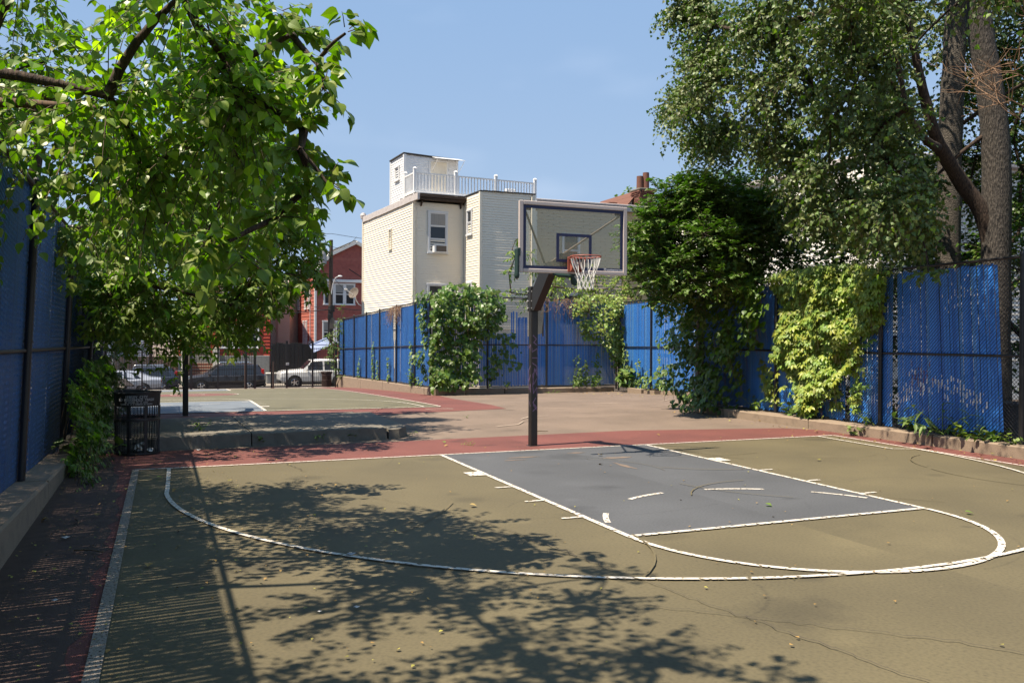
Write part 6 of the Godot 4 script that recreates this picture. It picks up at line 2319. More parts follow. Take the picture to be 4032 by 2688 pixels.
	crown(o, {"kind": "mulberry", "seed": 19, "leaf": mats.leaf_mulberry, "bark": mats.bark_brown, "trunk": [Vector3(-6.4, 3.9, 5.4), Vector3(-5.6, 3.8, 5.8)], "size": 0.125, "per": 190.0, "on_twig": 8, "hang": 0.6, "sag": 0.35, "vary": 0.28, "warm": 0.16, "singles": 0, "tumble": 0.5,
		"clumps": [-4.6, 4.05, 6.5, 0.2, -4.75, 3.9, 6.2, 0.25, -4.75, 3.65, 6.45, 0.25, -4.85, 3.4, 6.2, 0.25, -4.9, 3.2, 6.4, 0.22, -4.72, 2.95, 6.5, 0.22, -4.8, 2.97, 6.1, 0.28, -4.9, 4.2, 5.9, 0.3, -5.0, 4.4, 5.7, 0.3, -5.3, 2.4, 6.45, 0.25, -5.5, 2.45, 6.4, 0.3, -5.05, 2.72, 6.2, 0.28]})

	o = thing("boxelder_tree", "leafy tree behind the left fence with boughs hanging over the platform", "tree", Vector3(-9.4, 0, -7.0))
	tp = [Vector3(-9.4, -0.1, -7.0), Vector3(-9.2, 1.8, -6.8), Vector3(-8.8, 3.4, -6.5), Vector3(-8.2, 4.8, -6.2), Vector3(-8.0, 6.5, -6.0)]
	trunk(o, tp, [0.26, 0.22, 0.18, 0.12, 0.06], mats.bark_brown, "trunk", 5)
	trunk(o, [Vector3(-8.8, 3.4, -6.5), Vector3(-7.6, 3.9, -6.0), Vector3(-6.4, 4.0, -5.6), Vector3(-5.2, 4.2, -5.2), Vector3(-4.3, 4.4, -4.8)], [0.10, 0.08, 0.06, 0.04, 0.015], mats.bark_brown, "limb", 6)
	crown(o, {"kind": "boxelder", "seed": 12, "leaf": mats.leaf_boxelder, "bark": mats.bark_brown, "trunk": tp, "size": 0.165, "per": 150.0, "on_twig": 9, "hang": 0.5, "sag": 0.35, "vary": 0.25, "warm": 0.18,
		"clumps": [-6, 2.7, -3.4, 0.8, -5.2, 4.1, -3.5, 0.8, -4.4, 5, -3.4, 0.8, -4.2, 3, -3.4, 0.8, -4.9, 2.4, -5.8, 0.8, -6.4, 3.1, -3.7, 0.8, -3.7, 4.1, -4.5, 0.8, -5.8, 4.2, -4.9, 0.8, -6.6, 2.5, -4.4, 0.8, -5.6, 2, -6.7, 0.8, -4.7, 3.8, -6.7, 0.8, -4.7, 4.8, -4.6, 0.8, -4.7, 2.4, -3.8, 0.8, -3.6, 4, -5.6, 0.8, -6.9, 3, -8.1, 0.8, -6.2, 4.3, -7.5, 0.8, -4.1, 5.7, -4, 0.4, -3.5, 3.2, -4.7, 0.6, -3.9, 4.5, -3.5, 0.6, -10.1, 5.7, -8.4, 0.8, -10.8, 8.8, -9.6, 0.8, -11.2, 8.7, -4.7, 0.8, -11.4, 6.4, -9.7, 0.8, -10.7, 6, -6.6, 0.8, -10.9, 6.5, -11.1, 0.8, -6.7, 2.7, -5.8, 0.8, -9.8, 6.1, -3.4, 0.8, -10.8, 8.9, -6.5, 0.8, -5.2, 3.4, -6.8, 0.8, -6.8, 3.5, -8.6, 0.8, -11.9, 7.6, -4.3, 0.8, -10.3, 3.5, -8.1, 0.8, -11.8, 5.6, -11.1, 0.8, -5.2, 4.6, -5.4, 0.8, -5.7, 2.2, -5.6, 0.8, -5.5, 9.5, -5.1, 0.8, -6.7, 2.3, -5.1, 0.6, -5.7, 9.5, -3.3, 0.8, -10.3, 8.7, -9.7, 0.8, -10.4, 5.4, -5.8, 0.8, -10.4, 6.2, -11.2, 0.8, -10.4, 8.9, -3.3, 0.8, -6.7, 4, -8.2, 0.6, -4.1, 2.6, -4.4, 0.6, -9.9, 4.2, -3.5, 0.8, -10.2, 2.4, -9.9, 0.8, -10.5, 7.3, -7.9, 0.8, -3.8, 5, -3.5, 0.3, -3.5, 3, -3.7, 0.4, -7.1, 3, -8.7, 0.8, -4.6, 4.5, -6.2, 0.8, -3.3, 4.7, -5.4, 0.4, -11, 8.5, -5.1, 0.8, -9.7, 3, -7.1, 0.8, -4.2, 5.7, -4.2, 0.4, -6.7, 2.5, -3.3, 0.6, -9.8, 7.8, -6.6, 0.8, -6.5, 4, -4.2, 0.3, -11.6, 5.5, -11.3, 0.8, -4.7, 9.2, -5.1, 0.4, -11.9, 7.5, -8.8, 0.8, -5.7, 4.6, -6.7, 0.8] + [-3.1, 4.3, -5.0, 0.35, -2.95, 3.75, -5.0, 0.3, -2.9, 3.0, -4.95, 0.25, -3.3, 3.2, -4.85, 0.4, -3.25, 5.2, -5.6, 0.35, -3.5, 5.7, -5.8, 0.4, -3.6, 6.95, -6.9, 0.4, -3.9, 6.7, -7.0, 0.45, -3.3, 4.7, -5.2, 0.4, -3.7, 2.65, -4.8, 0.35, -4.15, 2.3, -4.5, 0.35, -4.4, 1.95, -4.5, 0.3, -4.4, 6.4, -6.4, 0.6, -6.5, 3.6, -1.8, 0.7, -5.3, 3.6, -1.9, 0.7, -4.3, 3.7, -2.0, 0.6, -6.9, 3.4, -0.9, 0.6, -5.8, 3.8, -0.8, 0.6, -4.9, 4.2, -1.2, 0.6, -3.8, 3.9, -2.2, 0.45, -6.2, 4.6, -2.0, 0.7]})

	o = thing("poplar_tree", "tall poplar with thick ridged trunks behind the right fence", "tree", Vector3(8.75, 0, 1.3))
	tp = [Vector3(8.6, -0.1, 1.25), Vector3(8.6, 2.0, 1.3), Vector3(8.62, 3.5, 1.3), Vector3(8.58, 5.8, 1.28), Vector3(8.24, 8.4, 1.12), Vector3(8.1, 11.5, 1.0)]
	trunk(o, tp, [0.34, 0.27, 0.25, 0.23, 0.20, 0.12], mats.bark_grey, "trunk", 7)
	trunk(o, [Vector3(8.66, 2.9, 1.3), Vector3(8.45, 4.1, 1.2), Vector3(7.95, 4.85, 1.05), Vector3(7.3, 5.45, 1.15), Vector3(6.95, 6.3, 1.14), Vector3(6.7, 7.5, 1.04), Vector3(6.5, 8.6, 0.9)], [0.19, 0.16, 0.14, 0.11, 0.08, 0.06, 0.03], mats.bark_brown, "limb", 8)
	trunk(o, [Vector3(7.4, 5.35, 1.1), Vector3(6.7, 5.4, 1.4), Vector3(6.35, 5.75, 1.4), Vector3(6.0, 6.4, 1.3)], [0.09, 0.07, 0.05, 0.03], mats.bark_brown, "limb", 9)
	crown(o, {"kind": "poplar", "seed": 13, "leaf": mats.leaf_poplar, "bark": mats.bark_brown, "trunk": tp, "size": 0.095, "per": 290.0, "on_twig": 12, "hang": 0.75, "sag": 0.4, "vary": 0.3, "warm": 0.14, "tumble": 0.8, "singles": 200,
		"clumps": [5.2, 4.1, 2.1, 0.8, 5.1, 6.1, 1.3, 0.8, 5.1, 7.4, 0.5, 0.8, 5.2, 4.8, 0.6, 0.8, 5.3, 6.9, -1.6, 0.8, 5.3, 8.2, -1.9, 0.8, 5.2, 7.2, -3.7, 0.8, 6.5, 6, -2.1, 0.8, 5.6, 4.9, 1.6, 0.8, 5.6, 7.2, 0.8, 0.8, 6.1, 6.5, -3.9, 0.8, 5.3, 8.7, -3, 0.8, 5.6, 4.4, 0.6, 0.8, 9.6, 4.3, -1.4, 0.8, 5.3, 6.9, -0.5, 0.8, 5.2, 4, 2, 0.8, 5.5, 5.4, 1.5, 0.8, 5.4, 6.6, 1.2, 0.8, 7.6, 4.9, -2.6, 0.8, 5.1, 7.9, -3, 0.8, 5.6, 8.1, -0.9, 0.8, 5.1, 5.7, 0.8, 0.8, 5.3, 9.4, -3.9, 0.8, 6.1, 7.9, 0.7, 0.8, 5.5, 6.4, -1.1, 0.8, 7.5, 7.2, -6.5, 0.8, 6.1, 5.6, -1.4, 0.8, 5.3, 7.9, -1, 0.8, 6.1, 6.5, -3.4, 0.8, 9.9, 5.2, -1.6, 0.8, 5.1, 7.3, -2.6, 0.8, 9.5, 3.8, -1, 0.4, 6.6, 6.3, 0.3, 0.8, 5.5, 7.2, -4.4, 0.8, 5.1, 4.1, 0.6, 0.6, 5, 7.4, 1.4, 0.8, 5.3, 9.1, -3.6, 0.8, 7, 4.4, -0.4, 0.8, 10.7, 3.7, -2.1, 0.4, 5.9, 6.2, -2.1, 0.8, 7.9, 6.2, -0.7, 0.8, 6.2, 6.8, -0.8, 0.8, 7.5, 8.4, -8, 0.6, 5.2, 8, -1.1, 0.8, 10.9, 3.1, -2.2, 0.3, 6.2, 3.9, 1.7, 0.6, 5.2, 7.6, -2.8, 0.8, 10.7, 6, -2.5, 0.6, 8.8, 7.5, -1.5, 0.4, 10.3, 8.9, -3.1, 0.4, 6, 5.4, -1, 0.8, 9, 3.7, -0.8, 0.4, 10.7, 5.2, -6.6, 0.4, 5.3, 9.4, -3.9, 0.8, 6.2, 6.7, -4.5, 0.8, 9.5, 6.2, -1.6, 0.6, 7.8, 4.9, 0.6, 0.3, 6.7, 4.1, 0.3, 0.6, 6.1, 7.9, 0.7, 0.8, 6.6, 7.7, -2.4, 0.8, 7.9, 6.1, -1.9, 0.8, 8.1, 3.2, 0.3, 0.3, 9.6, 4.3, -1.4, 0.8, 8.8, 7.5, -1.5, 0.4, 6, 8.2, -4.7, 0.8, 6.4, 4.5, 1.5, 0.6, 6.7, 4.1, 0.3, 0.6, 9.1, 4.9, -3.7, 0.8, 6.1, 7.9, 0.7, 0.8, 8.6, 6.6, -5, 0.8, 6.2, 6.6, -4.7, 0.6, 7.1, 4.6, -2, 0.6, 10.6, 5, -2.2, 0.8, 5.1, 9.4, -3.9, 0.6, 10.9, 3.1, -2.2, 0.3, 10.9, 3.1, -2.2, 0.3, 5, 8.3, -0.8, 0.8, 5.8, 8.5, -3.9, 0.8, 7.5, 8.4, -8, 0.6] + [6.2, 3.8, 0.9, 0.4, 6.0, 4.3, 0.8, 0.45, 6.1, 3.7, 1.4, 0.5, 5.8, 2.95, 2.3, 0.3, 6.0, 3.8, 1.9, 0.5, 7.5, 4.9, -3.0, 0.55, 7.9, 4.4, -2.6, 0.55, 8.0, 4.0, -2.1, 0.5, 8.1, 4.0, -1.45, 0.5, 8.1, 3.9, -0.9, 0.5, 7.8, 5.5, -2.8, 0.6, 8.0, 4.7, -1.6, 0.6, 8.1, 4.5, -0.4, 0.5, 8.2, 3.8, 0.1, 0.4, 4.4, 7.5, 2.2, 0.8, 4.6, 7.9, 3.2, 0.8, 4.1, 7.7, 1.2, 0.7, 3.6, 7.9, 1.7, 0.8, 3.6, 8.0, 2.7, 0.8, 3.9, 7.7, 3.6, 0.8, 3.2, 8.1, 2.1, 0.7, 3.3, 8.1, 3.3, 0.8, 5.2, 7.2, 3.8, 0.8, 5.4, 5.6, 2.2, 0.5, 5.3, 6.6, 2.0, 0.6]})
	o = thing("pale_trunk_tree", "second tall poplar with a pale ivy hung trunk just left of the ridged one", "tree", Vector3(9.45, 0, -0.5))
	tp = [Vector3(9.5, -0.1, -0.5), Vector3(9.48, 3.5, -0.5), Vector3(9.5, 6.2, -0.48), Vector3(9.65, 9.0, -0.47), Vector3(9.8, 12.0, -0.4)]
	trunk(o, tp, [0.30, 0.25, 0.24, 0.21, 0.14], mat("bark_pale", lin(0.17, 0.145, 0.115), 0.95, "bark", 0.5, "streak", 1.4, 2.0), "trunk", 10)
	crown(o, {"kind": "poplar", "seed": 14, "leaf": mats.leaf_poplar, "bark": mats.bark_brown, "trunk": tp, "size": 0.095, "per": 250.0, "on_twig": 12, "hang": 0.7, "sag": 0.4, "vary": 0.3, "warm": 0.14, "tumble": 0.8,
		"clumps": [9.2, 9.0, -1.2, 0.9, 10.2, 8.2, -0.9, 0.9, 9.9, 10.0, 0.6, 0.9, 10.8, 9.2, -0.2, 0.9, 8.6, 8.6, -1.6, 0.9, 10.0, 7.2, -2.4, 0.9, 11.2, 7.5, -1.6, 0.9, 10.6, 6.0, -1.4, 0.8, 11.4, 6.0, 0.4, 0.9, 10.8, 7.4, 1.0, 0.9, 9.9, 11.2, -0.6, 0.9, 8.9, 10.4, -0.2, 0.9, 11.8, 8.6, 1.2, 0.9, 8.2, 9.6, 0.6, 0.9, 7.6, 10.6, 0.2, 0.9, 10.4, 5.0, 1.8, 0.9, 11.3, 4.8, 2.8, 0.9, 11.4, 9.4, -1.9, 1.0, 11.8, 8.2, -1.2, 1.0, 12.4, 9.2, -0.8, 1.0, 12.8, 7.8, -1.6, 1.0, 13.2, 6.4, -0.8, 1.0, 12.2, 6.2, -0.2, 1.0, 11.6, 5.2, -1.6, 0.9, 12.6, 5.0, -1.0, 1.0, 13.4, 4.8, 0.4, 1.0, 12.0, 7.2, 0.8, 1.0, 13.0, 8.8, 0.6, 1.0, 13.6, 7.6, 0.2, 1.0, 12.4, 10.2, 0.2, 1.0, 11.2, 10.6, -1.0, 1.0, 13.4, 10.0, -0.6, 1.0, 12.6, 4.0, 1.6, 1.0, 13.8, 6.0, 1.8, 1.0, 12.2, 3.6, -2.0, 0.9, 10.6, 5.2, -3.0, 0.8, 10.2, 9.0, -2.4, 0.9, 10.6, 7.6, -3.2, 0.9]})

	o = thing("maple_tree", "dense dark maple leaning over the corner of the right fence", "tree", Vector3(7.7, 0, -6.9))
	tp = [Vector3(7.8, -0.1, -6.9), Vector3(7.7, 1.6, -6.8), Vector3(7.5, 2.9, -6.6), Vector3(7.2, 3.9, -6.2), Vector3(7.0, 5.0, -6.0)]
	trunk(o, tp, [0.16, 0.13, 0.11, 0.07, 0.03], mats.bark_brown, "trunk", 11)
	trunk(o, [Vector3(7.6, 2.4, -6.7), Vector3(8.2, 3.4, -6.6), Vector3(8.9, 4.2, -6.8)], [0.07, 0.05, 0.02], mats.bark_brown, "limb", 12)
	crown(o, {"kind": "maple", "seed": 15, "leaf": mats.leaf_maple, "bark": mats.bark_brown, "trunk": tp, "size": 0.12, "per": 330.0, "on_twig": 12, "hang": 0.1, "sag": 0.15, "vary": 0.28, "warm": 0.12, "spread": 0.8, "tumble": 0.3,
		"clumps": [5.9, 4.9, -4.4, 0.8, 5.4, 3.8, -5.2, 0.8, 6.9, 4, -4.2, 0.8, 7.9, 4.8, -4.8, 0.8, 5.6, 3.5, -5, 0.8, 5.4, 4.4, -5.2, 0.8, 6.1, 5.1, -4.4, 0.8, 7, 3.7, -4.6, 0.8, 5.7, 4.8, -4.4, 0.8, 6.6, 3.9, -4.2, 0.8, 8.4, 5.3, -6.1, 0.8, 5.6, 3.5, -5, 0.8, 7.9, 4.8, -4.8, 0.8, 5.8, 4.4, -5.9, 0.8, 9.1, 6.1, -8.3, 0.8, 8.1, 3.3, -5.6, 0.4, 7, 3.7, -4.6, 0.8, 7.9, 4.8, -4.8, 0.8, 6.6, 3.1, -6.7, 0.4, 5.8, 4.4, -5.9, 0.8, 9.1, 6.1, -8.3, 0.8, 7, 3.8, -6.8, 0.8, 5.9, 5.1, -4.4, 0.8, 5.9, 5.1, -4.4, 0.8, 5.9, 3.7, -6.3, 0.6] + [4.8, 4.0, -4.5, 0.5, 5.0, 4.7, -4.6, 0.5, 5.6, 5.3, -4.8, 0.6, 4.8, 3.3, -4.2, 0.5, 5.0, 3.5, -3.8, 0.5, 6.3, 5.3, -5.0, 0.7, 5.5, 4.2, -3.6, 0.6, 6.7, 5.1, -4.4, 0.7, 6.1, 3.9, -3.4, 0.6, 7.5, 5.1, -4.2, 0.7, 5.8, 3.2, -3.4, 0.55, 5.3, 3.1, -3.7, 0.5, 7.3, 4.5, -3.8, 0.7, 5.1, 2.9, -4.2, 0.45, 6.4, 3.8, -4.6, 0.8, 6.6, 3.2, -3.7, 0.6, 5.7, 3.6, -4.6, 0.7, 6.0, 2.6, -4.6, 0.6, 6.3, 4.6, -4.0, 0.7, 4.15, 4.1, -4.4, 0.55, 4.2, 3.5, -4.2, 0.5, 4.3, 3.0, -4.1, 0.45, 4.5, 4.6, -4.5, 0.5, 4.7, 2.6, -4.0, 0.4, 5.2, 5.2, -4.8, 0.5, 7.6, 5.6, -5.0, 0.7, 8.2, 5.2, -4.6, 0.8, 8.4, 4.4, -4.4, 0.8, 7.9, 3.9, -4.2, 0.7, 7.2, 3.6, -3.9, 0.6]})

	# light green tree behind the back fence
	o = thing("light_green_tree", "yellow green tree behind the back fence, seen under the backboard", "tree", Vector3(8.6, 0, -19.2))
	tp = [Vector3(8.6, -0.2, -19.2), Vector3(8.5, 1.6, -19.1), Vector3(8.6, 3.2, -19.0)]
	trunk(o, tp, [0.10, 0.08, 0.04], mats.bark_brown, "trunk", 13)
	crown(o, {"kind": "lance", "seed": 16, "leaf": mats.leaf_light, "bark": mats.bark_brown, "trunk": tp, "size": 0.16, "per": 130.0, "on_twig": 12, "hang": 0.3, "sag": 0.3, "vary": 0.22, "warm": 0.12,
		"clumps": [7.0, 3.6, -18.9, 0.35, 6.9, 4.4, -18.9, 0.35, 7.2, 5.0, -19.0, 0.35, 7.3, 5.8, -19.0, 0.28, 7.0, 5.3, -18.8, 0.25, 8.0, 3.5, -18.8, 0.7, 8.9, 3.9, -18.9, 0.7, 9.8, 3.8, -18.7, 0.7, 10.7, 3.8, -18.8, 0.7, 11.6, 3.9, -18.9, 0.7, 12.5, 3.8, -18.9, 0.6, 9.3, 4.4, -19.4, 0.6, 11.0, 4.5, -19.4, 0.6, 12.3, 4.4, -19.5, 0.5, 8.2, 4.6, -19.4, 0.45, 8.0, 5.2, -19.4, 0.35, 13.0, 4.9, -19.8, 0.5]})
	# tree far behind the chimney
	o = thing("distant_tree", "sunlit tree top behind the brick chimney", "tree", Vector3(28.0, 0, -46))
	tp = [Vector3(28, -0.1, -46), Vector3(28, 6, -46), Vector3(28, 10.5, -46)]
	trunk(o, tp, [0.3, 0.22, 0.1], mats.bark_brown, "trunk", 14)
	crown(o, {"kind": "maple", "seed": 17, "leaf": mats.leaf_light, "bark": mats.bark_brown, "trunk": tp, "size": 0.3, "per": 60.0, "on_twig": 9, "vary": 0.2, "warm": 0.1,
		"clumps": [26.4, 11.8, -45.5, 0.8, 27.3, 12.5, -45.8, 0.9, 28.2, 12.9, -46, 0.9, 29.1, 12.5, -46, 0.9, 27.8, 11.6, -45.6, 1.0, 29.0, 11.4, -46, 1.0, 30.0, 12.0, -46, 0.9, 26.8, 10.8, -45.6, 0.9]})
	# brush behind the right fence
	o = thing("underbrush", "dark brush filling the yard behind the right fence", "bushes", Vector3(9.5, 0, 0))
	o.set_meta("kind", "stuff")
	var r := RandomNumberGenerator.new()
	r.seed = 44
	var cl := []
	for q in [[8.0, 3.9, -3.6], [8.9, 3.6, -4.2], [9.8, 4.4, -3.0], [8.2, 3.7, -1.9], [9.0, 4.4, -1.6], [10.2, 3.7, -0.6], [10.4, 4.4, 0.5], [9.6, 3.5, 0.6], [9.9, 4.6, 2.2], [9.3, 3.6, 2.6], [10.2, 5.6, 2.6], [10.8, 6.6, 3.0], [9.7, 2.6, 3.2], [9.2, 1.6, 3.0], [9.6, 0.7, 3.4], [10.2, 3.0, 4.0], [10.2, 1.6, 4.2], [9.0, 2.6, 2.9], [10.9, 4.6, 3.8], [10.5, 7.8, 2.4], [9.1, 0.7, 1.6], [9.4, 1.8, 1.4], [9.7, 3.2, -2.2], [8.8, 2.8, -3.2], [11.3, 5.6, 3.4], [11.6, 7.6, 3.4], [11.4, 8.8, 3.0], [10.9, 3.2, 5.0], [10.9, 1.2, 5.2], [8.3, 0.6, 3.9], [8.0, 0.8, -2.4], [8.1, 1.8, -2.2], [8.0, 2.7, -2.0], [8.1, 0.8, -1.0], [8.2, 1.9, -0.8], [8.1, 2.8, -0.7], [8.3, 0.8, 0.3], [8.4, 1.8, 0.4], [8.3, 2.7, 0.3], [7.9, 1.0, -3.6], [8.0, 2.2, -3.8], [7.9, 1.2, -4.9], [8.1, 2.4, -5.1], [9.2, 2.6, 0.6], [9.3, 3.2, 1.9], [9.6, 3.9, 1.6], [9.7, 2.2, 2.2], [9.9, 6.6, 2.0], [11.0, 5.6, 1.8], [11.2, 6.8, 1.6], [9.2, 4.2, 2.6], [9.9, 8.9, 2.4], [10.9, 9.4, 2.0], [9.2, 5.2, 2.8], [10.8, 6.4, 0.0], [10.9, 5.4, 0.1], [10.8, 4.5, 0.1], [11.2, 7.4, 0.2], [10.9, 6.0, -1.0], [10.8, 5.0, -1.1], [11.0, 7.2, -1.0], [11.2, 8.4, -0.9], [10.7, 3.9, -0.5], [11.3, 8.6, 0.2], [10.9, 3.2, 0.3], [11.4, 9.4, -0.4], [10.4, 6.8, -1.6], [10.3, 5.6, -1.9], [10.2, 4.4, -1.7]]:
		cl.append_array([q[0], q[1], q[2], r.randf_range(0.55, 0.8)])
	crown(o, {"kind": "heart", "seed": 18, "leaf": mats.leaf_vine, "bark": mats.bark_brown, "trunk": [Vector3(9.8, 0, -2), Vector3(9.9, 1.2, 0), Vector3(10.4, 0.6, 3.4)], "size": 0.10, "per": 210.0, "on_twig": 10, "vary": 0.3, "warm": 0.12, "clumps": cl})
	# dead sprays at the upper right
	var db := thing("dead_branches", "bare reddish dead branches reaching in at the upper right edge", "branch", Vector3(8.9, 3.2, 2.6))
	var m := MB.new(db.position)
	r.seed = 21
	m.tube([Vector3(8.9, 3.0, 2.6), Vector3(8.5, 4.2, 2.5), Vector3(8.3, 5.6, 2.45), Vector3(8.15, 7.0, 2.4), Vector3(8.1, 8.0, 2.4)], [0.06, 0.05, 0.04, 0.03, 0.015], 6, false)
	for q in [[8.45, 4.3, 0.9], [8.4, 4.7, 1.0], [8.3, 5.3, 1.2], [8.25, 5.7, 1.3], [8.2, 6.2, 1.2], [8.15, 6.7, 1.2], [8.1, 7.2, 1.1], [8.1, 7.7, 0.9]]:
		branchy(m, Vector3(q[0], q[1], 2.45), Vector3(-0.66, 0.22, 0.1).normalized(), q[2] * 1.15, 0.015, 2, r)
	part("twigs", m, mats.dead_twig, db, "stuff")
	# trees across the street
	for q in [[Vector3(-12.4, -1.6, -54.0), "small street tree in front of the pale blue house at the far left", 31], [Vector3(-6.8, -1.6, -51.5), "street tree left of the red house steps", 32]]:
		o = thing("street_tree", q[1], "tree", q[0])
		tp = [q[0], q[0] + Vector3(0.1, 2.2, 0), q[0] + Vector3(0, 3.8, 0)]
		trunk(o, tp, [0.14, 0.11, 0.05], mats.bark_brown, "trunk", q[2])
		cl = []
		r.seed = q[2]
		for i in 12:
			var d = Vector3(r.randfn(), r.randfn() * 0.7, r.randfn()).normalized() * r.randf_range(0.3, 1.5)
			cl.append_array([q[0].x + d.x, q[0].y + 4.4 + d.y, q[0].z + d.z, 0.7])
		crown(o, {"kind": "lance", "seed": q[2], "leaf": mats.leaf_light, "bark": mats.bark_brown, "trunk": tp, "size": 0.26, "per": 70.0, "on_twig": 9, "vary": 0.25, "warm": 0.12, "clumps": cl})
	var bi := 0
	for q in [[Vector3(-11.2, -1.55, -51.5), 0.75, 1.5, "clipped cone bush by the garden wall, the larger and left of two"], [Vector3(-8.9, -1.55, -51.5), 0.5, 1.2, "clipped cone bush by the garden wall, the smaller and right of two"], [Vector3(1.9, -1.5, -51.3), 0.7, 0.7, "low sunny bush by the red house foundation"]]:
		o = thing("bush", q[3], "bush", q[0])
		cl = []
		for i in 5:
			cl.append_array([q[0].x + (i % 2 - 0.5) * 0.2, q[0].y + 0.25 + q[2] * i / 5.0, q[0].z, q[1] * (0.62 - 0.08 * i)])
		crown(o, {"kind": "heart", "seed": 50 + bi, "leaf": mats.leaf_light, "bark": mats.bark_brown, "trunk": [q[0], q[0] + Vector3(0, 0.3, 0)], "size": 0.13, "per": 300.0, "on_twig": 8, "vary": 0.2, "warm": 0.1, "clumps": cl})
		bi += 1


# leaves that hang like shingles over a fence. at: foot, ex along, nz out of the fence; shape in (along, height)
func curtain_of(parent: Node3D, t: Dictionary):
	var r := RandomNumberGenerator.new()
	r.seed = t.seed
	var mesh = leaf_mesh(t.kind)
	var poly := V2(t.shape)
	var lo := Vector2(INF, INF); var hi := -lo
	for v in poly:
		lo = lo.min(v); hi = hi.max(v)
	var f := FastNoiseLite.new()
	f.seed = t.seed
	f.frequency = 0.9
	var places := []
	var st := MB.new(parent.position)
	var ex: Vector3 = t.ex; var nz: Vector3 = t.nz; var at: Vector3 = t.at
	var n := int(t.per * (hi.x - lo.x) * (hi.y - lo.y))
	for i in n:
		var v = Vector2(r.randf_range(lo.x, hi.x), r.randf_range(lo.y, hi.y))
		if not Geometry2D.is_point_in_polygon(v, poly):
			# a ragged edge
			var q = v + Vector2(r.randfn(), r.randfn()) * (0.07 if i % 6 else 0.24)
			if not Geometry2D.is_point_in_polygon(q, poly):
				continue
		var dn = f.get_noise_2d(v.x, v.y)
		if dn < -0.32 and r.randf() < t.get("gaps", 0.75):
			continue
		var bulge: float = t.get("bulge", 0.22) * (0.55 + dn)
		var p = at + ex * v.x + Vector3.UP * v.y + nz * (0.05 + r.randf() * maxf(0.05, bulge) + maxf(0.0, bulge) * 0.6)
		if v.y > t.get("top", 99.0):
			p += nz * r.randf_range(-0.35, 0.1)
		var ld = (nz * r.randf_range(0.25, 0.8) - Vector3.UP * r.randf_range(0.3, 1.0) + ex * r.randf_range(-0.7, 0.7)).normalized()
		var up = (nz * r.randf_range(0.3, 0.9) + Vector3.UP * r.randf_range(0.4, 1.1) + ex * r.randf_range(-0.5, 0.5)).normalized()
		var x = up.cross(ld).normalized()
		var z = t.size * r.randf_range(0.55, 1.2)
		places.append(Transform3D(Basis(x * z, ld.cross(x) * z, ld * z), p))
		if i % 12 == 0:
			st.tube([p, p - nz * 0.05 - Vector3.UP * r.randf_range(0.1, 0.3), p - nz * 0.1 - Vector3.UP * r.randf_range(0.3, 0.6) + ex * r.randf_range(-0.1, 0.1)], 0.004, 3, false)
	if st.p.size():
		part("stems", st, mats.vine_stem, parent, "stuff")
	put_leaves(parent, mesh, t.leaf, places, tint_list(t.get("vary", 0.25), t.get("warm", 0.18), r), t.get("singles", 0), r)


